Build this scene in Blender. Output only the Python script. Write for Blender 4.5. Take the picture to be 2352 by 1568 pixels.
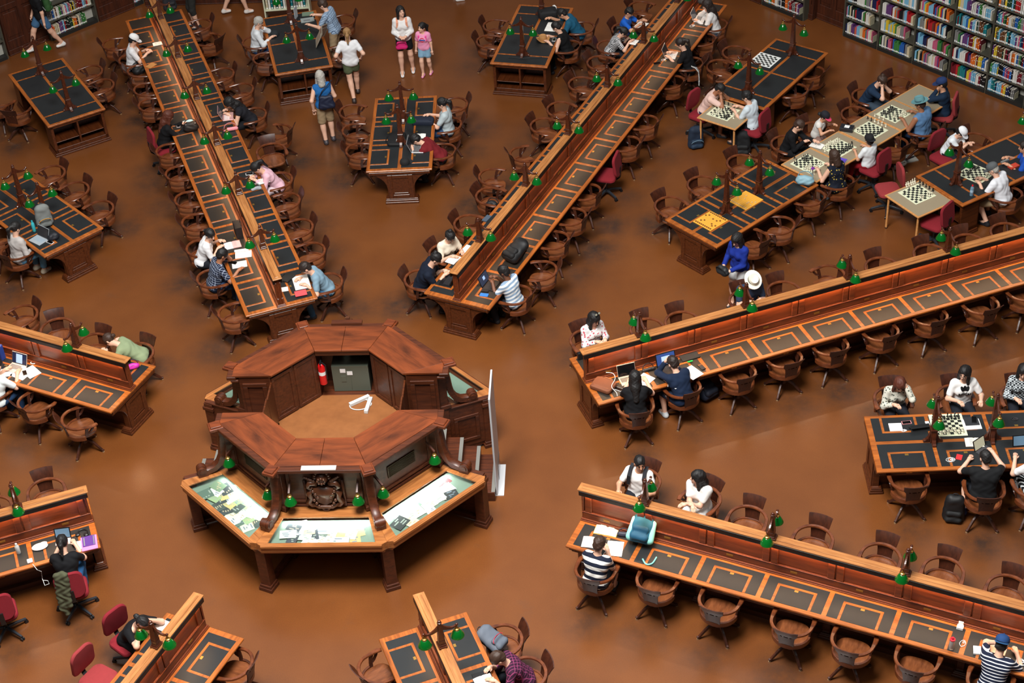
import bpy, bmesh, math, random
import numpy as np
from mathutils import Vector, Matrix

# ------------------------------------------------------------------ clear, camera, world, lights, exposure
for o in list(bpy.data.objects):
    bpy.data.objects.remove(o)
SC = bpy.context.scene
C = SC.collection
R = math.radians
PI = math.pi
rnd = random.Random(7)

cam_d = bpy.data.cameras.new('camera')
cam = bpy.data.objects.new('camera', cam_d)
C.objects.link(cam)
cam_d.sensor_width = 36.0
cam_d.lens = 3929.5 / 2352 * 36.0
cam_d.clip_start = 0.5
cam_d.clip_end = 200
_yaw, _pit, _rol = -0.0837, 0.6706, -0.0708
_f = Vector((math.sin(_yaw) * math.cos(_pit), math.cos(_yaw) * math.cos(_pit), -math.sin(_pit)))
_r = Vector((math.cos(_yaw), -math.sin(_yaw), 0))
_u = _r.cross(_f)
_r2 = math.cos(_rol) * _r + math.sin(_rol) * _u
_u2 = -math.sin(_rol) * _r + math.cos(_rol) * _u
M = Matrix((_r2, _u2, -_f)).transposed().to_4x4()
M.translation = Vector((4.4676, -20.0627, 18.8451))
cam.matrix_world = M
SC.camera = cam

SC.view_settings.view_transform = 'Standard'
SC.view_settings.look = 'None'
SC.view_settings.gamma = 1.0
SC.view_settings.use_curve_mapping = False
SC.view_settings.exposure = 0.9

W = bpy.data.worlds.new('hall_light')
SC.world = W
W.use_nodes = True
nt = W.node_tree
nt.nodes.clear()
wo = nt.nodes.new('ShaderNodeOutputWorld')
bg = nt.nodes.new('ShaderNodeBackground')
tc = nt.nodes.new('ShaderNodeTexCoord')
sx = nt.nodes.new('ShaderNodeSeparateXYZ')
rp = nt.nodes.new('ShaderNodeValToRGB')
nt.links.new(tc.outputs['Generated'], sx.inputs[0])
nt.links.new(sx.outputs['Z'], rp.inputs[0])
nt.links.new(rp.outputs[0], bg.inputs[0])
nt.links.new(bg.outputs[0], wo.inputs[0])
e = rp.color_ramp.elements
e[0].position, e[0].color = 0.0, (0.006, 0.006, 0.007, 1)
e[1].position, e[1].color = 1.0, (0.6, 0.59, 0.575, 1)
for ps, c in ((0.42, (0.010, 0.010, 0.010, 1)), (0.60, (0.03, 0.03, 0.029, 1)), (0.68, (0.16, 0.158, 0.152, 1)), (0.76, (1.15, 1.14, 1.12, 1)), (0.90, (0.9, 0.89, 0.87, 1))):
    n = e.new(ps)
    n.color = c
bg.inputs[1].default_value = 0.42

sl = bpy.data.lights.new('dome_skylight', 'AREA')
sl.shape = 'DISK'
sl.size = 8
sl.energy = 4400
sl.color = (1.0, 0.985, 0.955)
slo = bpy.data.objects.new('dome_skylight', sl)
C.objects.link(slo)
slo.location = (1.0, -5.6, 19.5)

# ------------------------------------------------------------------ materials
def lin(c):
    def f(v):
        v /= 255.0
        return v / 12.92 if v <= 0.04045 else ((v + 0.055) / 1.055) ** 2.4
    return (f(c[0]), f(c[1]), f(c[2]), 1)

MATS = {}

def mat(name, col, rough=0.5, metal=0.0, spec=0.5, coat=0.0, emit=0.0, trans=0.0, var=0.0, vscale=6.0):
    if name in MATS:
        return MATS[name]
    m = bpy.data.materials.new(name)
    m.use_nodes = True
    n = m.node_tree
    b = n.nodes['Principled BSDF']
    b.inputs['Base Color'].default_value = lin(col)
    b.inputs['Roughness'].default_value = rough
    b.inputs['Metallic'].default_value = metal
    b.inputs['Specular IOR Level'].default_value = spec
    b.inputs['Coat Weight'].default_value = coat
    b.inputs['Coat Roughness'].default_value = 0.15
    if trans:
        b.inputs['Transmission Weight'].default_value = trans
        b.inputs['IOR'].default_value = 1.45
    if emit:
        b.inputs['Emission Color'].default_value = lin(col)
        b.inputs['Emission Strength'].default_value = emit
    if var:
        t = n.nodes.new('ShaderNodeTexCoord')
        z = n.nodes.new('ShaderNodeTexNoise')
        z.inputs['Scale'].default_value = vscale
        z.inputs['Detail'].default_value = 5
        mx = n.nodes.new('ShaderNodeMix')
        mx.data_type = 'RGBA'
        c = lin(col)
        mx.inputs['A'].default_value = tuple(v * (1 - var) for v in c[:3]) + (1,)
        mx.inputs['B'].default_value = tuple(min(1, v * (1 + var)) for v in c[:3]) + (1,)
        n.links.new(t.outputs['Object'], z.inputs['Vector'])
        n.links.new(z.outputs['Fac'], mx.inputs['Factor'])
        n.links.new(mx.outputs['Result'], b.inputs['Base Color'])
    MATS[name] = m
    return m

def wood(name, dark, light, rough=0.35, scale=(1.2, 14, 14), coat=0.25, dist=0.0):
    if name in MATS:
        return MATS[name]
    m = bpy.data.materials.new(name)
    m.use_nodes = True
    n = m.node_tree
    b = n.nodes['Principled BSDF']
    t = n.nodes.new('ShaderNodeTexCoord')
    mp = n.nodes.new('ShaderNodeMapping')
    mp.inputs['Scale'].default_value = scale
    z = n.nodes.new('ShaderNodeTexNoise')
    z.inputs['Scale'].default_value = 1.6
    z.inputs['Detail'].default_value = 6
    z.inputs['Roughness'].default_value = 0.62
    z.inputs['Distortion'].default_value = dist
    cr = n.nodes.new('ShaderNodeValToRGB')
    cr.color_ramp.elements[0].position = 0.30
    cr.color_ramp.elements[0].color = lin(dark)
    cr.color_ramp.elements[1].position = 0.72
    cr.color_ramp.elements[1].color = lin(light)
    n.links.new(t.outputs['Object'], mp.inputs['Vector'])
    n.links.new(mp.outputs[0], z.inputs['Vector'])
    n.links.new(z.outputs['Fac'], cr.inputs[0])
    n.links.new(cr.outputs[0], b.inputs['Base Color'])
    b.inputs['Roughness'].default_value = rough
    b.inputs['Coat Weight'].default_value = coat
    b.inputs['Coat Roughness'].default_value = 0.25
    MATS[name] = m
    return m

OAK = wood('oak_honey', (118, 58, 18), (190, 106, 40))
OAKCAP = wood('oak_cap', (140, 84, 40), (198, 134, 76), rough=0.4)
OAKD = wood('oak_dark', (58, 26, 10), (98, 48, 20), coat=0.1)
OAKR = wood('oak_red', (80, 34, 14), (124, 58, 26), rough=0.4)
CHW = wood('chair_wood', (70, 32, 15), (124, 65, 33), rough=0.3, scale=(5, 5, 16))
CHD = wood('chair_wood_dark', (44, 19, 10), (78, 37, 20), rough=0.42, scale=(14, 5, 5), coat=0.08)
CHS = wood('chair_seat_wood', (84, 43, 21), (134, 77, 43), rough=0.28, scale=(9, 2, 9))
LAMPW = wood('lamp_wood', (54, 23, 11), (90, 42, 22), rough=0.3)
DAISW = wood('counter_wood', (54, 24, 11), (96, 46, 22), rough=0.42, coat=0.08)
DAIST = wood('counter_top_wood', (68, 31, 14), (144, 70, 33), rough=0.36, scale=(0.55, 3.2, 3.2), dist=0.5)
CARV = mat('carved_wood', (80, 45, 27), 0.35, coat=0.2, var=0.3)
WALLW = wood('wall_wood', (44, 18, 8), (84, 38, 17), rough=0.5, scale=(10, 10, 1), coat=0.05)
CASEW = wood('case_wood', (128, 74, 36), (190, 122, 66), rough=0.3)
BEECH = wood('beech_edge', (190, 128, 70), (222, 162, 100), rough=0.4)
LEATH = mat('green_black_leather', (30, 33, 35), 0.42, var=0.25, vscale=5)
LEATHB = mat('brown_black_leather', (42, 37, 32), 0.40, var=0.3, vscale=4)
BLACKG = mat('black_glass', (8, 8, 9), 0.12)
BRASS = mat('brass', (196, 158, 84), 0.32, metal=0.85)
STEEL = mat('steel', (190, 192, 196), 0.3, metal=0.9)
BLK = mat('black_plastic', (16, 17, 20), 0.4)
BLKC = mat('black_cloth', (17, 17, 19), 0.85)
REDF = mat('red_fabric', (126, 16, 30), 0.9, var=0.12, vscale=30)
REDF2 = mat('faded_red_fabric', (142, 44, 46), 0.9, var=0.12, vscale=30)
WHITE = mat('white_paper', (236, 236, 234), 0.7)
CREAM = mat('cream_paper', (226, 216, 190), 0.7)
DARK = mat('dark_inside', (20, 10, 6), 0.7)
GRSH = mat('shelf_metal', (70, 68, 58), 0.5, var=0.15)
SKINS = {'light': mat('skin_light', (224, 176, 150), 0.55), 'mid': mat('skin_mid', (206, 152, 120), 0.55), 'tan': mat('skin_tan', (160, 106, 76), 0.55), 'dark': mat('skin_dark', (112, 70, 48), 0.55)}

def green_shade():
    m = bpy.data.materials.new('green_glass')
    m.use_nodes = True
    b = m.node_tree.nodes['Principled BSDF']
    b.inputs['Base Color'].default_value = lin((8, 92, 30))
    b.inputs['Roughness'].default_value = 0.16
    b.inputs['Coat Weight'].default_value = 0.5
    return m

GREEN = green_shade()

# ------------------------------------------------------------------ mesh builder
class MB:
    def __init__(self):
        self.v, self.f, self.m = [], [], []
        self.cur = 0

    def add(self, vs, fs):
        o = len(self.v)
        self.v += [tuple(p) for p in vs]
        self.f += [tuple(i + o for i in q) for q in fs]
        self.m += [self.cur] * len(fs)
        return self

    def box(self, x0, x1, y0, y1, z0, z1):
        vs = [(x, y, z) for z in (z0, z1) for y in (y0, y1) for x in (x0, x1)]
        return self.add(vs, [(0, 2, 3, 1), (4, 5, 7, 6), (0, 1, 5, 4), (2, 6, 7, 3), (0, 4, 6, 2), (1, 3, 7, 5)])

    def obox(self, c, s, ang=0.0, tilt=None):
        M = Matrix.Rotation(ang, 3, 'Z')
        if tilt:
            M = M @ Matrix.Rotation(tilt[1], 3, tilt[0])
        hx, hy, hz = s[0] / 2, s[1] / 2, s[2] / 2
        vs = [Vector(c) + M @ Vector((x, y, z)) for z in (-hz, hz) for y in (-hy, hy) for x in (-hx, hx)]
        return self.add(vs, [(0, 2, 3, 1), (4, 5, 7, 6), (0, 1, 5, 4), (2, 6, 7, 3), (0, 4, 6, 2), (1, 3, 7, 5)])

    def prism(self, poly, z0, z1, axis='z'):
        n = len(poly)
        if axis == 'z':
            vs = [(x, y, z0) for x, y in poly] + [(x, y, z1) for x, y in poly]
        elif axis == 'x':
            vs = [(z0, x, y) for x, y in poly] + [(z1, x, y) for x, y in poly]
        else:
            vs = [(x, z0, y) for x, y in poly] + [(x, z1, y) for x, y in poly]
        fs = [tuple(range(n))[::-1], tuple(range(n, 2 * n))] + [(i, (i + 1) % n, n + (i + 1) % n, n + i) for i in range(n)]
        return self.add(vs, fs)

    def lathe(self, prof, c=(0, 0, 0), n=16, cap=True):
        vs, fs = [], []
        for r, z in prof:
            for i in range(n):
                a = 2 * PI * i / n
                vs.append((c[0] + r * math.cos(a), c[1] + r * math.sin(a), c[2] + z))
        for j in range(len(prof) - 1):
            for i in range(n):
                fs.append((j * n + i, j * n + (i + 1) % n, (j + 1) * n + (i + 1) % n, (j + 1) * n + i))
        if cap:
            fs.append(tuple(range(n))[::-1])
            k = (len(prof) - 1) * n
            fs.append(tuple(range(k, k + n)))
        return self.add(vs, fs)

    def tube(self, pts, rad, n=8, sx=1.0, up=(0, 0, 1), cap=True):
        pts = [Vector(p) for p in pts]
        if not hasattr(rad, '__len__'):
            rad = [rad] * len(pts)
        vs, fs = [], []
        u0 = Vector(up)
        for i, p in enumerate(pts):
            t = (pts[min(i + 1, len(pts) - 1)] - pts[max(i - 1, 0)]).normalized()
            s = t.cross(u0)
            if s.length < 1e-4:
                s = t.cross(Vector((1, 0.01, 0)))
            s.normalize()
            w = s.cross(t).normalized()
            for k in range(n):
                a = 2 * PI * k / n
                vs.append(p + s * (math.cos(a) * rad[i] * sx) + w * (math.sin(a) * rad[i]))
        for j in range(len(pts) - 1):
            for i in range(n):
                fs.append((j * n + i, j * n + (i + 1) % n, (j + 1) * n + (i + 1) % n, (j + 1) * n + i))
        if cap:
            fs.append(tuple(range(n))[::-1])
            k = (len(pts) - 1) * n
            fs.append(tuple(range(k, k + n)))
        return self.add(vs, fs)

    def sweep(self, pts, prof, up=(0, 0, 1)):
        """prof(i, t) -> list of (side, up) offsets; closed rectangle-like profile swept along pts"""
        pts = [Vector(p) for p in pts]
        vs, fs, n = [], [], None
        L = len(pts)
        for i, p in enumerate(pts):
            t = (pts[min(i + 1, L - 1)] - pts[max(i - 1, 0)]).normalized()
            s = t.cross(Vector(up)).normalized()
            w = s.cross(t).normalized()
            q = prof(i, i / (L - 1))
            n = len(q)
            for a, b in q:
                vs.append(p + s * a + w * b)
        for j in range(L - 1):
            for i in range(n):
                fs.append((j * n + i, j * n + (i + 1) % n, (j + 1) * n + (i + 1) % n, (j + 1) * n + i))
        fs.append(tuple(range(n))[::-1])
        fs.append(tuple(range((L - 1) * n, L * n)))
        return self.add(vs, fs)

    def ball(self, c, r, nu=12, nv=8, s=(1, 1, 1)):
        vs, fs = [(c[0], c[1], c[2] - r * s[2])], []
        for j in range(1, nv):
            p = -PI / 2 + PI * j / nv
            for i in range(nu):
                a = 2 * PI * i / nu
                vs.append((c[0] + r * s[0] * math.cos(p) * math.cos(a), c[1] + r * s[1] * math.cos(p) * math.sin(a), c[2] + r * s[2] * math.sin(p)))
        vs.append((c[0], c[1], c[2] + r * s[2]))
        for i in range(nu):
            fs.append((0, 1 + (i + 1) % nu, 1 + i))
            k = 1 + (nv - 2) * nu
            fs.append((k + i, k + (i + 1) % nu, len(vs) - 1))
        for j in range(nv - 2):
            for i in range(nu):
                a = 1 + j * nu
                fs.append((a + i, a + (i + 1) % nu, a + nu + (i + 1) % nu, a + nu + i))
        return self.add(vs, fs)

    def xform(self, Mx, i0=0):
        for i in range(i0, len(self.v)):
            self.v[i] = tuple(Mx @ Vector(self.v[i]))
        return self

    def mesh(self, name, mats, smooth=False, bevel=0.0, seg=1):
        me = bpy.data.meshes.new(name)
        me.from_pydata([tuple(p) for p in self.v], [], self.f)
        if not isinstance(mats, (list, tuple)):
            mats = [mats]
        for m in mats:
            me.materials.append(m)
        if len(mats) > 1:
            me.polygons.foreach_set('material_index', self.m)
        bm = bmesh.new()
        bm.from_mesh(me)
        bmesh.ops.recalc_face_normals(bm, faces=bm.faces)
        if bevel:
            es = [e for e in bm.edges if len(e.link_faces) == 2 and e.calc_face_angle(0) > 0.6]
            bmesh.ops.bevel(bm, geom=es, offset=bevel, segments=seg, affect='EDGES', clamp_overlap=True, profile=0.5)
        bm.to_mesh(me)
        bm.free()
        if smooth:
            me.shade_smooth()
            if smooth != 'all':
                me.set_sharp_from_angle(angle=R(40))
        me.update()
        return me

    def build(self, name, mats, parent=None, **k):
        return obj(name, self.mesh(name, mats, **k), parent)

def obj(name, data, parent=None, loc=None, rz=0.0):
    o = bpy.data.objects.new(name, data)
    C.objects.link(o)
    if parent is not None:
        o.parent = parent
    if loc is not None:
        o.location = loc
    if rz:
        o.rotation_euler = (0, 0, rz)
    return o

def tag(o, label, cat, group=None, kind=None):
    if label:
        o['label'] = label
    if cat:
        o['category'] = cat
    if group:
        o['group'] = group
    if kind:
        o['kind'] = kind
    return o

def thing(name, label, cat, loc=(0, 0, 0), rz=0.0, group=None):
    return tag(obj(name, None, None, loc, rz), label, cat, group)

def struct(o):
    o['kind'] = 'structure'
    return o

KIDS = {}

def dup(root, loc, rz, label, group=None):
    """copy of a thing with copies of its parts and their sub-parts"""
    r = root.copy()
    C.objects.link(r)
    r.location = loc
    r.rotation_euler = (0, 0, rz)
    r['label'] = label
    if group:
        r['group'] = group
    if root.name not in KIDS:
        KIDS[root.name] = [(ch, list(ch.children)) for ch in root.children]
    for ch, sub in KIDS[root.name]:
        c = ch.copy()
        C.objects.link(c)
        c.parent = r
        for g in sub:
            d = g.copy()
            C.objects.link(d)
            d.parent = c
    return r

def arc(c, r, a0, a1, n, z=None):
    out = []
    for i in range(n + 1):
        a = a0 + (a1 - a0) * i / n
        p = (c[0] + r * math.cos(a), c[1] + r * math.sin(a))
        out.append(p if z is None else (p[0], p[1], z))
    return out

def pol(r, deg, z=None):
    p = (r * math.cos(R(deg)), r * math.sin(R(deg)))
    return p if z is None else (p[0], p[1], z)

# ------------------------------------------------------------------ the setting: floor, walls, fixed shelving
def floor_mat():
    m = bpy.data.materials.new('cork_floor')
    m.use_nodes = True
    n = m.node_tree
    b = n.nodes['Principled BSDF']
    t = n.nodes.new('ShaderNodeTexCoord')

    def noise(scale, det, rough=0.55, mp=None):
        z = n.nodes.new('ShaderNodeTexNoise')
        z.inputs['Scale'].default_value = scale
        z.inputs['Detail'].default_value = det
        z.inputs['Roughness'].default_value = rough
        if mp:
            q = n.nodes.new('ShaderNodeMapping')
            q.inputs['Scale'].default_value = mp
            q.inputs['Rotation'].default_value = (0, 0, 0.6)
            n.links.new(t.outputs['Object'], q.inputs['Vector'])
            n.links.new(q.outputs[0], z.inputs['Vector'])
        else:
            n.links.new(t.outputs['Object'], z.inputs['Vector'])
        return z

    def ramp(src, p0, c0, p1, c1):
        r = n.nodes.new('ShaderNodeValToRGB')
        r.color_ramp.elements[0].position, r.color_ramp.elements[0].color = p0, c0
        r.color_ramp.elements[1].position, r.color_ramp.elements[1].color = p1, c1
        n.links.new(src, r.inputs[0])
        return r
    base = ramp(noise(0.7, 4).outputs['Fac'], 0.3, lin((112, 63, 28)), 0.72, lin((129, 75, 35)))
    fine = noise(60, 3)
    wear_shadow = ramp(noise(1.3, 6, 0.7).outputs['Fac'], 0.60, (0, 0, 0, 1), 0.78, (1, 1, 1, 1))
    scr = ramp(noise(5, 5, 0.7, (0.25, 6, 1)).outputs['Fac'], 0.66, (0, 0, 0, 1), 0.80, (1, 1, 1, 1))
    mx = n.nodes.new('ShaderNodeMix')
    mx.data_type = 'RGBA'
    mx.blend_type = 'MULTIPLY'
    mx.inputs['Factor'].default_value = 0.35
    n.links.new(base.outputs[0], mx.inputs['A'])
    n.links.new(fine.outputs['Fac'], mx.inputs['B'])
    m2 = n.nodes.new('ShaderNodeMix')
    m2.data_type = 'RGBA'
    s = n.nodes.new('ShaderNodeMath')
    s.operation = 'MULTIPLY'
    s.inputs[1].default_value = 0.35
    n.links.new(wear_shadow.outputs[0], s.inputs[0])
    n.links.new(s.outputs[0], m2.inputs['Factor'])
    n.links.new(mx.outputs['Result'], m2.inputs['A'])
    m2.inputs['B'].default_value = lin((84, 62, 48))
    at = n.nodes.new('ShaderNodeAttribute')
    at.attribute_name = 'wear_shadow'
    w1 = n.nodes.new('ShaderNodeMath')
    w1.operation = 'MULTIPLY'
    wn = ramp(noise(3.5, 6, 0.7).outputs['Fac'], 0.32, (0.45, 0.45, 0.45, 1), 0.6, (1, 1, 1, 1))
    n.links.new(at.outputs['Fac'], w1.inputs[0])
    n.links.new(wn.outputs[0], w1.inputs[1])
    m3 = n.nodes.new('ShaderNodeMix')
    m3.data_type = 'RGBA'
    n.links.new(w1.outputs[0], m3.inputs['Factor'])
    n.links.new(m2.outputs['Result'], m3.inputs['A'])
    m3.inputs['B'].default_value = lin((44, 38, 35))  # dark tint for chair scuffs and the shadow painted in with them
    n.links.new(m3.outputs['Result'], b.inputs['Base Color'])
    rr = n.nodes.new('ShaderNodeMapRange')
    rr.inputs['To Min'].default_value = 0.27
    rr.inputs['To Max'].default_value = 0.20
    n.links.new(scr.outputs[0], rr.inputs['Value'])
    n.links.new(rr.outputs[0], b.inputs['Roughness'])
    b.inputs['Specular IOR Level'].default_value = 0.6
    return m

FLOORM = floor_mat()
AP = 17.2
octo = [(AP / math.cos(R(22.5)) * math.cos(R(22.5 + 45 * k)), AP / math.cos(R(22.5)) * math.sin(R(22.5 + 45 * k))) for k in range(8)]
WEAR_SHADOW_SPOTS = []  # scuffed patches behind chairs, with contact shadow painted into the floor colour

def make_floor():
    fl = struct(MB().prism(octo, -0.2, -0.002).build('floor', FLOORM))
    n, sp = 240, 0.15
    ax = (np.arange(n) - n / 2) * sp
    X, Y = np.meshgrid(ax, ax, indexing='ij')
    w = np.zeros_like(X)
    for x, y, r, k in WEAR_SHADOW_SPOTS:
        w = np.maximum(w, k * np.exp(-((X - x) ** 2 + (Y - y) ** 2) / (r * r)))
    ok = np.maximum.reduce([X * math.cos(R(45 * k)) + Y * math.sin(R(45 * k)) for k in range(8)]) < AP + 0.1
    idx = -np.ones(X.shape, int)
    idx[ok] = np.arange(ok.sum())
    vs = np.stack([X[ok], Y[ok], np.zeros(ok.sum())], 1)
    q = np.stack([idx[:-1, :-1], idx[1:, :-1], idx[1:, 1:], idx[:-1, 1:]], -1).reshape(-1, 4)
    q = q[(q >= 0).all(1)]
    me = bpy.data.meshes.new('floor_surface')
    me.from_pydata(vs.tolist(), [], q.tolist())
    me.materials.append(FLOORM)
    at = me.attributes.new('wear_shadow', 'FLOAT', 'POINT')
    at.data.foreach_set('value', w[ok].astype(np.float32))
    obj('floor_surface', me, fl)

def wall_frame(deg):
    """matrix: local x runs along the wall, local y into the hall, origin on the wall plane"""
    a = R(deg)
    o = Vector((AP * math.cos(a), AP * math.sin(a), 0))
    y = Vector((-math.cos(a), -math.sin(a), 0))
    x = Vector((math.sin(a), -math.cos(a), 0))
    m = Matrix((x, y, Vector((0, 0, 1)))).transposed().to_4x4()
    m.translation = o
    return m

WPL = mat('wall_plaster', (150, 146, 138), 0.8, var=0.05)
half = AP * math.tan(R(22.5))
for nm, deg in (('wall_right', 45), ('wall_back', 90), ('wall_left', 135)):
    w = MB().box(-half - 0.05, half + 0.05, -0.3, 0.0, 0, 4.2).build(nm, WALLW)
    w.matrix_world = wall_frame(deg)
    struct(w)

def panelling(name, deg, x0, x1, h=3.4, n=1, prot=0.06):
    """dark wooden panelling fixed to the wall with raised rails"""
    b = MB()
    b.box(x0, x1, 0.0, prot, 0, h)
    b.box(x0, x1, prot, prot + 0.05, 0, 0.14)
    b.box(x0, x1, prot + 0.05, prot + 0.062, 0, 0.03)
    wd = (x1 - x0) / n
    for i in range(n + 1):
        x = x0 + wd * i
        b.box(max(x0, x - 0.06), min(x1, x + 0.06), prot, prot + 0.03, 0.14, h)
    b.box(x0, x1, prot, prot + 0.028, 0.14, 0.36)
    b.box(x0, x1, prot, prot + 0.028, 1.1, 1.24)
    for i in range(n):
        b.box(x0 + wd * i + 0.1, x0 + wd * i + wd - 0.1, prot, prot + 0.014, 0.44, 1.02)
    o = b.build(name, WALLW, bevel=0.006)
    o.matrix_world = wall_frame(deg)
    return struct(o)

panelling('door_1', 45, -4.42, -3.52, n=2, prot=0.05)
panelling('trim_1', 45, -4.56, -4.42, prot=0.2)
panelling('door_2', 45, -7.0, -5.80, n=2, prot=0.38)
panelling('trim_2', 90, -6.9, 6.9, n=12, prot=0.30)
panelling('door_3', 135, 3.50, 4.55, n=2, prot=0.06)
panelling('door_4', 135, 5.85, 6.82, n=2, prot=0.22)

BOOKC = {'red': (176, 34, 40), 'dark red': (108, 22, 34), 'blue': (34, 92, 168), 'light blue': (118, 176, 206), 'navy': (26, 36, 76), 'teal': (24, 118, 126), 'green': (58, 122, 60), 'dark green': (26, 62, 44),
         'yellow': (214, 184, 50), 'orange': (214, 104, 34), 'white': (216, 214, 206), 'cream': (204, 190, 158), 'grey': (124, 124, 122), 'black': (24, 24, 27), 'brown': (104, 66, 42), 'purple': (96, 58, 112), 'pink': (190, 90, 120)}
BOOKW = ['red', 'dark red', 'blue', 'light blue', 'navy', 'teal', 'green', 'dark green', 'yellow', 'orange', 'white', 'white', 'white', 'cream', 'cream', 'grey', 'grey', 'black', 'black', 'brown', 'purple', 'pink', 'light blue']
BK = {}
BPAGE = mat('book_pages', (214, 206, 190), 0.8)
BTAG = mat('spine_tag', (232, 232, 228), 0.7)

def book_mesh(col):
    """unit book: x thickness, y depth (spine at +y), z height"""
    if col not in BK:
        b = MB()
        b.box(-0.5, -0.38, -0.5, 0.5, 0, 1).box(0.38, 0.5, -0.5, 0.5, 0, 1).box(-0.5, 0.5, 0.47, 0.5, 0, 1)
        b.cur = 1
        b.box(-0.38, 0.38, -0.48, 0.47, 0.015, 0.985)
        b.cur = 2
        b.box(-0.42, 0.42, 0.5, 0.506, 0.06, 0.20)
        b.box(-0.3, 0.3, 0.5, 0.504, 0.62, 0.66)
        BK[col] = b.mesh('book', [mat('book_' + col.replace(' ', '_'), BOOKC[col], 0.5), BPAGE, BTAG])
    return BK[col]

def project(p):
    d = Vector(p) - cam.matrix_world.translation
    q = cam.matrix_world.to_3x3().transposed() @ d
    return 1176 + 3929.5 * q.x / -q.z, 784 - 3929.5 * q.y / -q.z

def bookshelf(label, deg, x0, nb, bw, rows, front, group=None, fill=1.0, label_bays=None, pitch=0.39, only=None):
    """steel library shelving: uprights, shelves, back; returns the spots of its books"""
    t = thing('bookshelf', label, 'bookshelf', group=group)
    Wf = wall_frame(deg)
    t.matrix_world = Wf
    H = 0.08 + rows * pitch + 0.05
    obj('back_panel', MB().box(x0, x0 + nb * bw, 0.0, 0.02, 0, H).mesh('back_panel', mat('shelf_back', (176, 174, 164), 0.6)), t)
    for i in range(nb + 1):
        obj('upright', MB().box(x0 + i * bw - 0.018, x0 + i * bw + 0.018, 0.02, front - 0.02, 0, H).mesh('upright', GRSH), t)
    for i in range(nb):
        for r in range(rows + 1):
            z = 0.08 + r * pitch
            if r == 0:
                obj('shelf', MB().box(x0 + i * bw + 0.018, x0 + (i + 1) * bw - 0.018, 0.02, front, 0, z).mesh('shelf', mat('shelf_base', (30, 29, 26), 0.6)), t)
            else:
                obj('shelf', MB().box(x0 + i * bw + 0.018, x0 + (i + 1) * bw - 0.018, 0.02, front - 0.02, z - 0.03, z).mesh('shelf', GRSH), t)
    spots = []
    for i in range(nb):
        for r in range(rows):
            z = 0.08 + r * pitch + 0.001
            if only and not only(i, r):
                continue
            x = x0 + i * bw + 0.03
            end = x0 + (i + 1) * bw - 0.03 - rnd.choice((0.02, 0.06, 0.12, 0.22)) * fill
            run = 0
            col = 'white'
            while True:
                if run <= 0:
                    col = rnd.choice(BOOKW)
                    run = rnd.choice((1, 1, 1, 1, 2, 3))
                run -= 1
                w = rnd.uniform(0.022, 0.052)
                if x + w > end:
                    break
                h = rnd.uniform(0.2, 0.29)
                dp = rnd.uniform(0.15, 0.2)
                P = Wf @ Vector((x + w / 2, front - 0.05 - dp / 2, z))
                spots.append((P, deg, w * 0.94, dp, h, col, i, r))
                x += w + 0.001
            if end - x < 0.4:
                be = MB().box(x + 0.012, x + 0.016, front - 0.2, front - 0.06, z, z + 0.16).box(x - 0.08, x + 0.016, front - 0.2, front - 0.06, z - 0.0005, z).mesh('bookend', mat('bookend_cream', (196, 190, 160), 0.5))
                b = obj('bookend', be)
                b.matrix_world = Wf
                tag(b, 'cream steel bookend on the %s shelf up, %s' % (ORD[r], label_bays[i] if label_bays else 'end of row'), 'bookend', 'steel bookends on the wall shelves')
    return spots

ORD = ['first', 'second', 'third', 'fourth', 'fifth', 'sixth', 'seventh', 'eighth', 'ninth', 'tenth', 'eleventh', 'twelfth', 'thirteenth']
BAYS_R = ['%s bay from the panelled door' % ORD[i] for i in range(6)]
vis_r = [3, 4, 5, 6, 7, 7]
spR = bookshelf('long steel bookshelf packed with colourful books along the wall at upper right', 45, -3.46, 6, 0.94, 7, 0.36, label_bays=BAYS_R, only=lambda i, r: r < vis_r[i])
spR2 = bookshelf('short steel bookshelf between dark wood panels near the top edge', 45, -5.78, 1, 1.22, 3, 0.42, label_bays=['in the short bookshelf'], only=lambda i, r: r < 2)
spL = bookshelf('steel bookshelf behind the person carrying the green backpack', 135, 4.57, 1, 1.26, 3, 0.22, label_bays=['behind the green backpack'], only=lambda i, r: r < 2)
spL2 = bookshelf('dark end of a bookshelf at the upper left edge', 135, 2.3, 1, 1.12, 3, 0.18, only=lambda i, r: False)
spL3 = bookshelf('bookshelf corner at the top edge beyond the upper left desk', 135, 6.84, 1, 0.26, 3, 0.24, label_bays=['beyond the upper left desk'], only=lambda i, r: r < 2)

def place_book(sp, label, group):
    P, deg, w, dp, h, col, i, r = sp
    o = obj('book', book_mesh(col))
    a = R(deg + 90)
    o.matrix_world = Matrix.Translation(P) @ Matrix.Rotation(a, 4, 'Z') @ Matrix.Diagonal((w, dp, h, 1))
    tag(o, label, 'book', group)

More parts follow.
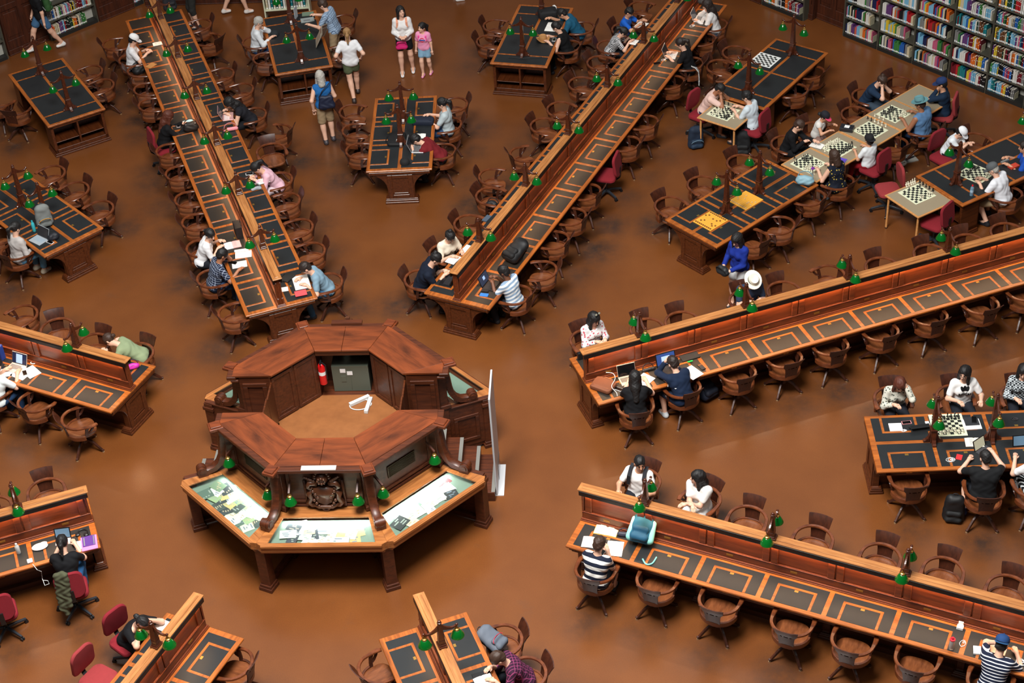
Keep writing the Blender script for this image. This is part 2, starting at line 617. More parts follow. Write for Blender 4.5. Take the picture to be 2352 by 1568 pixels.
seen = []
for s in spR:
    px, py = project(s[0] + Vector((0, 0, 0.15)))
    if -30 < px < 2600 and py > -25:
        seen.append((s, 'R'))
near = sorted(seen, key=lambda q: -project(q[0][0])[0] if project(q[0][0])[0] < 2360 else 1)
small = [(s, 'R2') for s in spR2] + [(s, 'L') for s in spL] + [(s, 'L3') for s in spL3]
indiv = small + near[:max(0, 296 - len(small))]
rest = near[max(0, 296 - len(small)):]
for s, w in indiv:
    P, deg, bw_, dp, h, col, i, r = s
    if w == 'R':
        place_book(s, '%s book, %s shelf up, %s' % (col, ORD[r], BAYS_R[i]), 'books on the long upper right bookshelf')
    elif w == 'R2':
        place_book(s, '%s book on the %s shelf of the short bookshelf near the top edge' % (col, ORD[r]), 'books on the short bookshelf')
    elif w == 'L':
        place_book(s, '%s book on the %s shelf behind the green backpack' % (col, ORD[r]), 'books behind the green backpack')
    else:
        place_book(s, '%s book on the %s shelf beyond the upper left desk' % (col, ORD[r]), 'books beyond the upper left desk')
cols = sorted(BOOKC)
bb = MB()
for s, w in rest:
    P, deg, bw_, dp, h, col, i, r = s
    a = R(deg + 90)
    Mx = Matrix.Translation(P) @ Matrix.Rotation(a, 4, 'Z') @ Matrix.Diagonal((bw_, dp, h, 1))
    i0 = len(bb.v)
    bb.cur = cols.index(col)
    bb.box(-0.5, 0.5, -0.5, 0.5, 0, 1)
    bb.cur = len(cols)
    bb.box(-0.42, 0.42, 0.5, 0.506, 0.06, 0.20)
    bb.xform(Mx, i0)
if rest:
    o = bb.build('shelved_books', [mat('book_' + c.replace(' ', '_'), BOOKC[c], 0.5) for c in cols] + [BTAG])
    tag(o, 'rows of smaller looking books in the bays nearest the panelled door', 'books', kind='stuff')

# ------------------------------------------------------------------ long radial reading desks
RD = 0.655      # half width of a reading desk
MOD = 0.957     # one reader's place
ZT = 0.78

def arch_profile(w0, w1, zt):
    """pedestal outline (y, z): foot width w0, spreading in a quarter arch to w1 under the top"""
    pts = [(w0, 0.10), (w0 - 0.035, 0.12), (w0 - 0.035, 0.32)]
    rr = w1 - (w0 - 0.035)
    for i in range(1, 9):
        a = R(90 * i / 8)
        pts.append((w0 - 0.035 + rr * (1 - math.cos(a)), 0.32 + (zt - 0.12 - 0.32) * math.sin(a)))
    pts += [(w1, zt - 0.04)]
    return pts + [(-y, z) for y, z in reversed(pts)]

def pedestal_mesh(name, wid0=0.30, wid1=0.60, zt=ZT, depth=0.11):
    b = MB()
    b.prism(arch_profile(wid0, wid1, zt), 0.03, 0.03 + depth, axis='x')
    for k, (g, z0, z1) in enumerate(((0.045, 0, 0.045), (0.03, 0.045, 0.085), (0.015, 0.085, 0.11))):
        b.box(0.03 - g, 0.05 + depth + g, -wid0 - 0.01 - g / 2, wid0 + 0.01 + g / 2, z0, z1)
    w = wid0 - 0.05
    b.box(0.012, 0.03, -w, -w + 0.09, 0.11, 0.66).box(0.012, 0.03, w - 0.09, w, 0.11, 0.66)
    b.box(0.012, 0.03, -w + 0.09, w - 0.09, 0.11, 0.20).box(0.012, 0.03, -w + 0.09, w - 0.09, 0.58, 0.66)
    b.box(0.018, 0.03, -w + 0.11, w - 0.11, 0.23, 0.245)
    b.box(0.0, 0.03, -0.60, 0.60, 0.68, zt - 0.04)
    return b.mesh(name, OAKD, bevel=0.006)

PED = pedestal_mesh('pedestal')
LID_W, LID_D = 0.56, 0.355

def lid_meshes():
    f = MB()
    a, b_ = LID_W / 2, LID_D
    w = 0.034
    f.box(-a, -a + w, 0, b_, 0, 0.005).box(a - w, a, 0, b_, 0, 0.005).box(-a + w, a - w, b_ - w, b_, 0, 0.005)
    f.box(-a - 0.008, -a, 0, b_ + 0.008, 0, 0.0038).box(a, a + 0.008, 0, b_ + 0.008, 0, 0.0038).box(-a, a, b_, b_ + 0.008, 0, 0.0038)
    fr = f.mesh('lid', OAK, bevel=0.0015)
    le = MB().box(-a + w, a - w, 0.0, b_ - w, 0, 0.0042)
    lk = MB().box(-0.028, 0.028, b_ - w - 0.045, b_ - w - 0.008, 0.0042, 0.006)
    lk.lathe([(0.009, 0.006), (0.009, 0.008), (0.004, 0.0085)], (0, b_ - w - 0.027, 0), 8)
    return fr, le, lk.mesh('lock_plate', BRASS)

LIDF, LIDL, LIDK = lid_meshes()
LEMESH = {}

def box_mesh(name, x0, x1, y0, y1, z0, z1, m):
    k = (name, round(x0, 3), round(x1, 3), round(y0, 3), round(y1, 3), round(z0, 3), round(z1, 3), m.name)
    if k not in LEMESH:
        LEMESH[k] = MB().box(x0, x1, y0, y1, z0, z1).mesh(name, m)
    return LEMESH[k]

def lid(parent, x, y, side, leather, zt=ZT):
    """drawer-like desk lid: hinged frame, leather and brass lock plate; front edge at y, opening towards side"""
    rz = 0.0 if side < 0 else PI
    o = obj('desk_lid', LIDF, parent, (x, y, zt), rz)
    k = ('lidl', leather.name)
    if k not in LEMESH:
        LEMESH[k] = MB(); LEMESH[k].v, LEMESH[k].f, LEMESH[k].m = LIDL.v, LIDL.f, LIDL.m
        LEMESH[k] = LEMESH[k].mesh('leather_panel', leather)
    obj('leather_panel', LEMESH[k], o)
    obj('lock_plate', LIDK, o)
    return o

KEYP = MB().box(-0.045, 0.045, -0.004, 0.004, -0.022, 0.022).mesh('key_plate', BRASS)
NUMP = MB().box(-0.05, 0.05, -0.003, 0.003, -0.016, 0.016).mesh('number_plate', mat('aged_brass', (150, 104, 40), 0.45, metal=0.4))
KEYH = MB().prism(arc((0, 0), 0.013, 0, 2 * PI, 10)[:-1], -0.0055, 0.0055, axis='y').mesh('key_hole', BLK)
STRIPS = []
VALN = mat('valance_black', (14, 13, 13), 0.4)

def long_desk(label, loc, ang, n, end=0.0, leath=(LEATHB, LEATHB), glow=(1, 1), lids=True):
    t = thing('reading_desk', label, 'desk', (loc[0], loc[1], 0), R(ang), 'long double sided reading desks')
    L = 0.06 + MOD * n + 0.06 + end
    top = MB()
    top.box(0, L, -RD, RD, ZT - 0.035, ZT)
    top.box(0.012, L - 0.012, -RD + 0.012, RD - 0.012, ZT - 0.05, ZT - 0.035)
    top.build('tabletop', OAK, t, bevel=0.008)
    sp = MB()
    sp.box(0.16, L - 0.1, -0.2, 0.2, 0.1, ZT - 0.05).box(0.1, L - 0.05, -0.26, 0.26, 0, 0.1)
    sp.box(0.10, L - 0.06, -0.10, 0.10, 0.1, ZT - 0.05)
    sp.build('spine', OAKD, t)
    for s in (1, -1):
        ap = MB()
        ap.box(0.06, L - 0.06, s * 0.555 - 0.014, s * 0.555 + 0.014, ZT - 0.17, ZT - 0.05)
        ap.box(0.10, L - 0.1, min(s * 0.2, s * 0.54), max(s * 0.2, s * 0.54), ZT - 0.15, ZT - 0.135)
        ap.build('apron', OAKD, t, bevel=0.004)
    obj('pedestal', PED, t)
    k = 2
    while k < n + 1:
        o = obj('pedestal', PED, t, (0.06 + k * MOD - 0.1, 0, 0)) if k * MOD < L - 0.2 else obj('pedestal', PED, t, (L, 0, 0), PI)
        k += 2
    for s in (1, -1):
        le = leath[0] if s > 0 else leath[1]
        for i in range(n):
            x0 = 0.06 + MOD * i + 0.035
            x1 = 0.06 + MOD * (i + 1) - 0.035
            y0, y1 = s * 0.125, s * 0.585
            obj('leather_panel', box_mesh('leather_panel', 0, x1 - x0, min(y0, y1), max(y0, y1), 0, 0.003, le), t, (x0, 0, ZT))
            if lids:
                lid(t, (x0 + x1) / 2, s * 0.588, s, le)
            kp = obj('key_plate', KEYP, t, (x0 + 0.0, s * 0.655, ZT - 0.075 + 0.005))
            kp.location = ((x0 + x1) / 2, s * 0.572, ZT - 0.10)
            obj('key_hole', KEYH, kp)
            obj('number_plate', NUMP, t, ((x0 + x1) / 2 - 0.12, s * 0.053, 0.885))
        if end:
            y0, y1 = s * 0.125, s * 0.585
            x0 = 0.06 + MOD * n + 0.035
            obj('leather_panel', box_mesh('leather_panel', 0, end - 0.05, min(y0, y1), max(y0, y1), 0, 0.003, le), t, (x0, 0, ZT))
    e1 = L
    foot = MB()
    foot.box(0.0, e1, -0.085, 0.085, ZT + 0.0005, ZT + 0.022).box(0.008, e1, -0.072, 0.072, ZT + 0.022, ZT + 0.045)
    foot.build('screen_foot', OAKR, t, bevel=0.007)
    sc = MB()
    sc.box(0.02, e1, -0.022, 0.022, ZT + 0.045, 1.385)
    for s in (1, -1):
        def bx(x0, x1, a, b_, z0, z1):
            sc.box(x0, x1, min(s * a, s * b_), max(s * a, s * b_), z0, z1)
        bx(0.02, e1, 0.022, 0.050, ZT + 0.045, ZT + 0.165)
        bx(0.02, e1, 0.022, 0.058, ZT + 0.165, ZT + 0.178)
        bx(0.02, e1, 0.022, 0.050, 1.29, 1.385)
        for i in range(n + 1):
            xc = 0.06 + MOD * i
            for q in (-1, 1):
                xa, xb = xc + q * 0.012, xc + q * 0.115
                xa, xb = max(0.02, min(xa, xb)), min(e1, max(xa, xb))
                if xb > xa:
                    bx(xa, xb, 0.022, 0.050, ZT + 0.178, 1.29)
    sc.build('screen', OAKR, t, bevel=0.006)
    for s in (1, -1):
        ya, yb = (0.052, 0.088) if s > 0 else (-0.088, -0.052)
        MB().box(-0.01, e1, ya, yb, 1.292, 1.382).build('light_valance', VALN, t, bevel=0.012, seg=2)
        if glow[0 if s > 0 else 1]:
            STRIPS.append((t, s, 0.08, e1 - 0.05, glow[0 if s > 0 else 1]))
    cp = MB()
    cp.box(-0.03, e1, -0.084, 0.084, 1.385, 1.408)
    cp.box(0.02, e1 - 0.05, -0.034, 0.034, 1.408, 1.418)
    cp.build('cap', OAKCAP, t, bevel=0.005)
    return t

DESKS = {}

def mk_desk(k, *a, **kw):
    DESKS[k] = (a[1], a[2], long_desk(*a, **kw))

mk_desk('A', 'long reading desk running to the upper left from the round counter', (-1.55, 3.73), 112.43, 12, end=0.48, leath=(LEATHB, LEATH), glow=(0.45, 0.2))
mk_desk('B', 'long reading desk running to the upper right from the round counter', (1.54, 3.80), 66.55, 12, end=0.35, leath=(LEATH, LEATHB), glow=(0.2, 0.4))
mk_desk('C', 'long reading desk running off the right edge above its middle', (3.79, 1.55), 22.4, 10, glow=(0.5, 1))
mk_desk('D', 'long reading desk running off the right edge below its middle', (3.79, -1.62), -22.2, 9, leath=(LEATH, LEATH), glow=(0.4, 0.75))
mk_desk('E', 'reading desk cut off by the bottom edge below the round counter', (1.555, -3.755), -67.3, 3, leath=(LEATH, LEATH), glow=(0.4, 0.4))
mk_desk('F', 'reading desk cut off by the bottom edge near the lower left corner', (-1.57, -3.72), -112.7, 3, leath=(LEATH, LEATH), glow=(0.5, 0.3))
mk_desk('G', 'reading desk at the lower left edge beside the woman in a black top', (-3.70, -1.535), -157.3, 4, leath=(LEATH, LEATH), glow=(0.75, 0.4))
mk_desk('H', 'reading desk at the left edge beside the two tilted armchairs', (-3.74, 1.55), 157.2, 5, leath=(LEATH, LEATH), glow=(0.75, 0.4))

for t, s, x0, x1, g in STRIPS:
    l = bpy.data.lights.new('desk_tube', 'AREA')
    l.shape = 'RECTANGLE'
    l.size = x1 - x0
    l.size_y = 0.02
    l.energy = 2.7 * (x1 - x0) * g
    l.color = (1.0, 0.62, 0.34)
    l.spread = R(150)
    o = bpy.data.objects.new('desk_tube', l)
    C.objects.link(o)
    o.parent = t
    o.location = ((x0 + x1) / 2, s * 0.066, 1.288)

# ------------------------------------------------------------------ green shaded twin lamps
def shade_mesh():
    b = MB()
    out = [(0.030, 0.0), (0.045, -0.012), (0.072, -0.060), (0.094, -0.105), (0.096, -0.115)]
    inn = [(0.092, -0.114), (0.088, -0.104), (0.066, -0.058), (0.040, -0.014), (0.02, -0.006)]
    b.lathe(out + inn, n=20, cap=True)
    return b.mesh('lamp_shade', GREEN, smooth=True)

SHADE = shade_mesh()
HOLD = MB().lathe([(0.012, 0.05), (0.016, 0.045), (0.020, 0.02), (0.033, 0.012), (0.036, -0.004), (0.03, -0.012)], n=14).mesh('shade_holder', BRASS, smooth=True)

def lamp_proto(name, label, post_h, foot, arm_z, reach):
    """twin lamp: base at z = 0, arms along local y"""
    t = thing(name, label, 'lamp')
    b = MB()
    if foot == 'block':
        b.box(-0.075, 0.075, -0.06, 0.06, 0, 0.025).box(-0.058, 0.058, -0.05, 0.05, 0.025, 0.05).box(-0.045, 0.045, -0.045, 0.045, 0.05, 0.12)
    else:
        b.box(-0.05, 0.05, -0.05, 0.05, 0, 0.24).box(-0.058, 0.058, -0.058, 0.058, 0.24, 0.265)
        pr = [(0.05, 0.0), (0.15, 0.0), (0.15, 0.035), (0.12, 0.045), (0.085, 0.09), (0.065, 0.16), (0.05, 0.2)]
        for k in range(4):
            i0 = len(b.v)
            b.prism(pr, -0.03, 0.03, axis='y')
            b.xform(Matrix.Rotation(k * PI / 2, 4, 'Z'), i0)
    b.build('base', LAMPW, t, bevel=0.006)
    z0 = 0.12 if foot == 'block' else 0.265
    p = MB()
    vs = []
    for z, w in ((z0, 0.044), (post_h - 0.05, 0.026)):
        vs += [(-w, -w, z), (w, -w, z), (w, w, z), (-w, w, z)]
    p.add(vs, [(0, 3, 2, 1), (4, 5, 6, 7), (0, 1, 5, 4), (1, 2, 6, 5), (2, 3, 7, 6), (3, 0, 4, 7)])
    p.lathe([(0.026, post_h - 0.05), (0.034, post_h - 0.04), (0.034, post_h - 0.032), (0.018, post_h - 0.026), (0.026, post_h - 0.012), (0.02, post_h), (0.004, post_h + 0.006)], n=12)
    p.build('post', LAMPW, t, bevel=0.004)
    for s in (1, -1):
        a = MB()
        path = []
        for i in range(11):
            u = i / 10
            path.append((0, s * (0.02 + (reach - 0.02) * u), arm_z + 0.11 * (1 - u) ** 2.4 + 0.03 * u ** 5))

        def prof(i, u):
            h = 0.055 * (1 - u) ** 2 + 0.016
            return [(-0.014, -h), (0.014, -h), (0.014, 0.012), (-0.014, 0.012)]
        a.sweep(path, prof)
        a.ball((0, s * (reach + 0.004), arm_z + 0.035), 0.022, 8, 6)
        ao = a.build('arm', LAMPW, t, bevel=0.003)
        h = obj('shade_holder', HOLD, t, (0, s * reach, arm_z - 0.055))
        obj('lamp_shade', SHADE, h, (0, 0, -0.008))
        MB().tube([(0, 0, 0.04), (0, 0, 0.085)], 0.008, 6).build('rod', BRASS, h)
    return t

LP1 = lamp_proto('twin_desk_lamp', 'x', 0.475, 'block', 0.27, 0.23)
LP2 = lamp_proto('twin_table_lamp', 'x', 0.92, 'feet', 0.70, 0.25)
lamp_used = {1: False, 2: False}

def lamp(kind, x, y, z, rz, label, group):
    p = LP1 if kind == 1 else LP2
    if not lamp_used[kind]:
        lamp_used[kind] = True
        p.location = (x, y, z)
        p.rotation_euler = (0, 0, rz)
        p['label'] = label
        p['group'] = group
        return p
    return dup(p, (x, y, z), rz, label, group)

DNAME = {'A': 'desk running to the upper left', 'B': 'desk running to the upper right', 'C': 'upper desk running off the right edge', 'D': 'lower desk running off the right edge',
         'E': 'bottom edge desk below the counter', 'F': 'bottom edge desk near the lower left corner', 'G': 'lower left edge desk', 'H': 'left edge desk'}
for k, cnt in (('A', 6), ('B', 6), ('C', 5), ('D', 4), ('E', 1), ('F', 1), ('G', 1), ('H', 1)):
    (x, y), a, t = DESKS[k]
    for i in range(cnt):
        d = 1.01 + 1.914 * i
        px = (x + d * math.cos(R(a)), y + d * math.sin(R(a)))
        if cnt == 1:
            lb = 'twin green shaded lamp on the %s' % DNAME[k]
        else:
            lb = 'twin green lamp, %s from the counter, on the %s' % (ORD[i], DNAME[k])
        lamp(1, px[0], px[1], 1.4182, R(a), lb, 'twin lamps on the long desks')

# ------------------------------------------------------------------ flat reading tables
def flat_table(label, loc, ang, kind):
    """origin at the table centre, length along local x"""
    t = thing('reading_table', label, 'table', (loc[0], loc[1], 0), R(ang), 'flat reading tables with twin lamps')
    L, Wd = (2.82, 1.30) if kind == 'lid' else (2.70, 1.265)
    l, w = L / 2, Wd / 2
    top = MB()
    top.box(-l, l, -w, w, ZT - 0.035, ZT).box(-l + 0.012, l - 0.012, -w + 0.012, w - 0.012, ZT - 0.05, ZT - 0.035)
    top.build('tabletop', OAK, t, bevel=0.008)
    if kind == 'lid':
        m = (L - 0.12) / 3
        for s in (1, -1):
            ap = MB()
            ap.box(-l + 0.06, l - 0.06, s * (w - 0.1) - 0.014, s * (w - 0.1) + 0.014, ZT - 0.17, ZT - 0.05)
            ap.box(-l + 0.14, l - 0.14, min(s * 0.18, s * (w - 0.11)), max(s * 0.18, s * (w - 0.11)), ZT - 0.15, ZT - 0.135)
            ap.build('apron', OAKD, t, bevel=0.004)
            for i in range(3):
                x0, x1 = -l + 0.06 + m * i + 0.03, -l + 0.06 + m * (i + 1) - 0.03
                y0, y1 = s * 0.035, s * (w - 0.07)
                obj('leather_panel', box_mesh('leather_panel', 0, x1 - x0, min(y0, y1), max(y0, y1), 0, 0.003, LEATH), t, (x0, 0, ZT))
                lid(t, (x0 + x1) / 2, s * (w - 0.068), s, LEATH)
                kp = obj('key_plate', KEYP, t, ((x0 + x1) / 2, s * (w - 0.1 + 0.017), ZT - 0.10))
                obj('key_hole', KEYH, kp)
        obj('pedestal', PED, t, (-l, 0, 0))
        obj('pedestal', PED, t, (l, 0, 0), PI)
        MB().box(-l + 0.14, l - 0.14, -0.16, 0.16, 0.08, ZT - 0.05).box(-l + 0.16, l - 0.16, -0.2, 0.2, 0, 0.08).build('spine', OAKD, t)
        return t, [(-l + 0.06 + m, 0), (-l + 0.06 + 2 * m, 0)]
    e = 0.40
    for x0, x1, y0, y1 in ((-l + 0.07, -l + e, -w + 0.07, w - 0.07), (l - e, l - 0.07, -w + 0.07, w - 0.07),
                           (-l + e + 0.05, -0.027, -w + 0.07, -0.03), (-l + e + 0.05, -0.027, 0.03, w - 0.07), (0.027, l - e - 0.05, -w + 0.07, -0.03), (0.027, l - e - 0.05, 0.03, w - 0.07)):
        obj('leather_panel', box_mesh('leather_panel', x0, x1, y0, y1, 0, 0.003, LEATH), t, (0, 0, ZT))
    for s in (1, -1):
        c = MB()
        xa, xb = l - 0.05, l - 0.50          # front face, back of the end cabinet
        def bx(x0, x1, y0, y1, z0, z1):
            c.box(min(s * x0, s * x1), max(s * x0, s * x1), y0, y1, z0, z1)
        bx(xb, xa, -w + 0.05, -w + 0.11, 0.08, ZT - 0.05)
        bx(xb, xa, w - 0.11, w - 0.05, 0.08, ZT - 0.05)
        bx(xb, xa - 0.01, -0.02, 0.02, 0.08, ZT - 0.05)
        bx(xb, xb + 0.03, -w + 0.05, w - 0.05, 0.08, ZT - 0.05)
        bx(xb, xa, -w + 0.05, w - 0.05, ZT - 0.12, ZT - 0.05)
        bx(xb, xa, -w + 0.05, w - 0.05, 0.08, 0.16)
        bx(xb, xa + 0.035, -w + 0.015, w - 0.015, 0.0, 0.04)
        bx(xb, xa + 0.02, -w + 0.03, w - 0.03, 0.04, 0.08)
        bx(xb + 0.03, xa - 0.03, -w + 0.11, -0.02, 0.30, 0.315)
        bx(xb + 0.03, xa - 0.03, 0.02, w - 0.11, 0.30, 0.315)
        c.build('end_cabinet', OAKD, t, bevel=0.005)
        ap = MB()
        ap.box(-l + 0.5, l - 0.5, s * (w - 0.08) - 0.014, s * (w - 0.08) + 0.014, ZT - 0.15, ZT - 0.05)
        ap.build('apron', OAKD, t)
    MB().box(-l + 0.5, l - 0.5, -0.1, 0.1, 0.06, ZT - 0.05).build('spine', OAKD, t)
    return t, [(-l + e + 0.025, 0), (l - e - 0.025, 0)]

TABLES = {}
for k, label, nm, loc, ang, kind in (
        ('T1', 'flat leather topped table with the black laptop bag, in the middle of the upper hall', 'table with the black cap', (0.075, 9.48), 92.2, 'lid'),
        ('T2', 'flat leather topped table where the tan hat lies', 'table with the tan hat', (2.59, 13.40), 78.7, 'cab'),
        ('T3', 'flat leather topped table where the man reads the newspaper', 'newspaper table', (-2.65, 13.42), 105.3, 'cab'),
        ('T4', 'empty flat leather topped table at the upper left', 'empty upper left table', (-7.60, 11.54), 123.1, 'cab'),
        ('T5', 'flat leather topped table with the grey rucksack at the left edge', 'grey rucksack table', (-6.82, 6.86), 135.5, 'lid'),
        ('T6', 'flat leather topped table with two yellow game boards', 'yellow board table', (6.72, 6.69), 44.2, 'lid'),
        ('T7', 'flat leather topped table with one unused chessboard lying at its far end', 'lone chessboard table', (7.61, 11.45), 56.2, 'cab'),
        ('T8', 'flat leather topped table with the red capped water bottle', 'red capped bottle table', (11.49, 7.66), 34.0, 'cab'),
        ('T9', 'flat leather topped table with the tablets, at the right edge', 'tablets table', (9.66, -0.03), 2.0, 'lid')):
    t, spots = flat_table(label, loc, ang, kind)
    TABLES[k] = (loc, ang, t, nm)
    Mt = Matrix.Translation((loc[0], loc[1], 0)) @ Matrix.Rotation(R(ang), 4, 'Z')
    for i, sp in enumerate(spots):
        q = Mt @ Vector((sp[0], sp[1], ZT))
        lb = 'tall twin green lamp on the %s, %s end' % (nm, ('nearer', 'farther')[i])
        if k == 'T9':
            lb = 'tall twin green lamp on the tablets table, ' + ('over the chessboard' if i == 0 else 'behind the raised tablet')
        if k == 'T8':
            lb = 'tall twin green lamp on the red capped bottle table, ' + ('over the chessboard' if i == 0 else 'by the right edge')
        if k == 'T6':
            lb = 'tall twin green lamp on the yellow board table, ' + ('between the boards' if i == 0 else 'nearer the blue handbag')
        if k == 'T7':
            lb = 'tall twin green lamp on the lone chessboard table, ' + ('nearer the water bottle' if i == 0 else 'farther end')
        lamp(2, q.x, q.y, ZT + 0.0005, R(ang), lb, 'tall twin lamps on the flat tables')

# ------------------------------------------------------------------ plain folding chess tables
def chess_table(label, loc, ang, sx=0.9, sy=0.92):
    t = thing('chess_table', label, 'table', (loc[0], loc[1], 0), R(ang), 'plain square chess tables')
    h = 0.735
    z = MB()
    z.box(-sx / 2, sx / 2, -sy / 2, sy / 2, h - 0.028, h)
    z.build('edge_band', BEECH, t, bevel=0.005)
    MB().box(-sx / 2 + 0.03, sx / 2 - 0.03, -sy / 2 + 0.03, sy / 2 - 0.03, h, h + 0.0015).build('laminate_top', LAMI, t)
    f = MB()
    for s in (1, -1):
        f.box(-sx / 2 + 0.08, sx / 2 - 0.08, s * (sy / 2 - 0.08) - 0.012, s * (sy / 2 - 0.08) + 0.012, h - 0.06, h - 0.028)
        f.box(s * (sx / 2 - 0.08) - 0.012, s * (sx / 2 - 0.08) + 0.012, -sy / 2 + 0.08, sy / 2 - 0.08, h - 0.06, h - 0.028)
    f.build('under_frame', BLK, t)
    for a in (1, -1):
        for b in (1, -1):
            x, y = a * (sx / 2 - 0.06), b * (sy / 2 - 0.06)
            lg = MB().tube([(x, y, 0.02), (x, y, h - 0.028)], 0.022, 10).build('leg', BEECH, t, smooth=True)
            MB().lathe([(0.024, 0), (0.024, 0.02), (0.022, 0.022)], (x, y, 0), 10).build('rubber_foot', BLK, lg)
    return t

LAMI = mat('laminate_beige', (150, 136, 112), 0.42, var=0.06, vscale=3)
chess_table('plain chess table in front of the man in the pink shirt', (6.63, 9.93), 55.3, 0.88, 0.9)
CT = ('plain chess table where the woman in the patterned dress plays', 'plain chess table where the child in the pink brimmed cap sits', 'plain chess table carrying the black box', 'plain chess table before the man in the teal hat', 'plain empty table before the person in the navy cap')
CTP = [(8.155, 7.975), (8.755, 8.545), (9.375, 9.135), (9.985, 9.72), (10.585, 10.285)]
for nm, pp in zip(CT, CTP):
    chess_table(nm, pp, 43.5, 0.84, 0.9)
chess_table('plain chess table with chess pieces gathered along one edge, beside two empty red chairs', (9.99, 6.73), 33.8, 0.88, 0.92)

# ------------------------------------------------------------------ wooden swivel armchairs
def armchair_proto():
    """origin on the floor under the seat, facing +y"""
    t = thing('wooden_armchair', 'x', 'chair', group='wooden swivel armchairs')
    n = 28
    b = MB()

    def ring(k, z):
        out = []
        for i in range(n):
            a = 2 * PI * i / n
            x = 0.245 * k * math.copysign(abs(math.cos(a)) ** 0.75, math.cos(a))
            y = 0.235 * k * math.copysign(abs(math.sin(a)) ** (0.55 if math.sin(a) > 0 else 0.9), math.sin(a)) + 0.01
            out.append((x, y, z))
        return out
    rings = [ring(0.90, 0.415), ring(0.98, 0.422), ring(1.0, 0.435), ring(0.99, 0.452), ring(0.93, 0.458), ring(0.7, 0.448), ring(0.35, 0.444)]
    vs, fs = [], []
    for r in rings:
        vs += r
    for j in range(len(rings) - 1):
        for i in range(n):
            fs.append((j * n + i, j * n + (i + 1) % n, (j + 1) * n + (i + 1) % n, (j + 1) * n + i))
    fs.append(tuple(range(n))[::-1])
    fs.append(tuple(range(len(vs) - n, len(vs))))
    b.add(vs, fs)
    b.build('seat', CHS, t, smooth=True)
    pts = [(0.262 * math.cos(a), 0.01 + 0.25 * math.sin(a), 0.0) for a in [PI * (1.0 + 1.0 * i / 16) for i in range(17)]]
    r = MB()
    r.sweep(pts, lambda i, u: [(-0.016, 0.40), (0.016, 0.40), (0.016, 0.475), (-0.016, 0.475)])
    r.build('seat_rail', CHW, t, smooth=True)
    pts = [(0.265, 0.235, 0.652), (0.285, 0.185, 0.656), (0.290, 0.10, 0.662), (0.286, 0.0, 0.668)]
    for i in range(1, 16):
        a = -PI * i / 16
        pts.append((0.286 * math.cos(a), 0.262 * math.sin(a), 0.668 + 0.018 * math.sin(-a)))
    pts += [(-x, y, z) for x, y, z in [(0.286, 0.0, 0.668), (0.290, 0.10, 0.662), (0.285, 0.185, 0.656), (0.265, 0.235, 0.652)]]
    L = len(pts)

    def prof(i, u):
        e = min(i, L - 1 - i)
        w = (0.026, 0.036, 0.031, 0.026)[e] if e < 4 else 0.024
        return [(-w, -0.012), (w, -0.012), (w * 1.05, 0.004), (w * 0.8, 0.014), (-w * 0.8, 0.014), (-w * 1.05, 0.004)]
    MB().sweep(pts, prof).build('arm_rail', CHW, t, smooth=True)
    bk = MB()
    zs = [0.43, 0.52, 0.60, 0.655, 0.675, 0.70, 0.76, 0.82, 0.85]
    hw = [0.105, 0.108, 0.115, 0.125, 0.140, 0.158, 0.168, 0.178, 0.182]
    yo = [-0.225, -0.242, -0.258, -0.268, -0.272, -0.28, -0.305, -0.34, -0.362]
    us = [-1, -0.62, -0.42, -0.24, 0.24, 0.42, 0.62, 1]
    vs, idx = [], {}
    for s in (0, 1):
        for j, z in enumerate(zs):
            for i, u in enumerate(us):
                x = hw[j] * u
                y = yo[j] + 0.9 * x * x + (0.0 if s else -0.018 + 0.004 * (j == 8))
                idx[(s, j, i)] = len(vs)
                vs.append((x, y, z))
    fs = []
    holes = {(2, 1), (2, 3), (2, 5)}
    NJ, NI = len(zs) - 1, len(us) - 1
    zs_h = 2
    for j in range(NJ):
        for i in range(NI):
            if (j, i) in {(3, 1), (3, 3), (3, 5)}:
                for (a0, a1) in (((j, i), (j, i + 1)), ((j, i + 1), (j + 1, i + 1)), ((j + 1, i + 1), (j + 1, i)), ((j + 1, i), (j, i))):
                    fs.append((idx[(0,) + a0], idx[(0,) + a1], idx[(1,) + a1], idx[(1,) + a0]))
                continue
            for s in (0, 1):
                fs.append((idx[(s, j, i)], idx[(s, j, i + 1)], idx[(s, j + 1, i + 1)], idx[(s, j + 1, i)]))
    for j in range(NJ):
        for i in (0, NI):
            fs.append((idx[(0, j, i)], idx[(0, j + 1, i)], idx[(1, j + 1, i)], idx[(1, j, i)]))
    for i in range(NI):
        for j in (0, NJ):
            fs.append((idx[(0, j, i)], idx[(0, j, i + 1)], idx[(1, j, i + 1)], idx[(1, j, i)]))
    bk.add(vs, fs)
    bk.build('backrest', CHD, t, smooth=True)
    for s in (1, -1):
        a = MB()
        for path, w in (([(0.250, 0.03, 0.44), (0.262, 0.035, 0.52), (0.272, 0.05, 0.60), (0.280, 0.075, 0.655)], 0.026), ([(0.262, 0.05, 0.52), (0.272, 0.10, 0.545), (0.281, 0.145, 0.60), (0.285, 0.165, 0.65)], 0.018)):
            a.sweep([(s * x, y, z) for x, y, z in path], lambda i, u, w=w: [(-0.012, -w), (0.012, -w), (0.012, w), (-0.012, w)], up=(0, 1, 0.3))
        a.build('arm_support', CHD, t)
    c = MB()
    c.lathe([(0.035, 0.14), (0.055, 0.16), (0.05, 0.24), (0.03, 0.26), (0.028, 0.37), (0.06, 0.375), (0.06, 0.385)], n=14)
    c.box(-0.16, 0.16, -0.035, 0.035, 0.385, 0.415).box(-0.035, 0.035, -0.16, 0.16, 0.385, 0.415)
    c.build('pedestal', CHD, t)
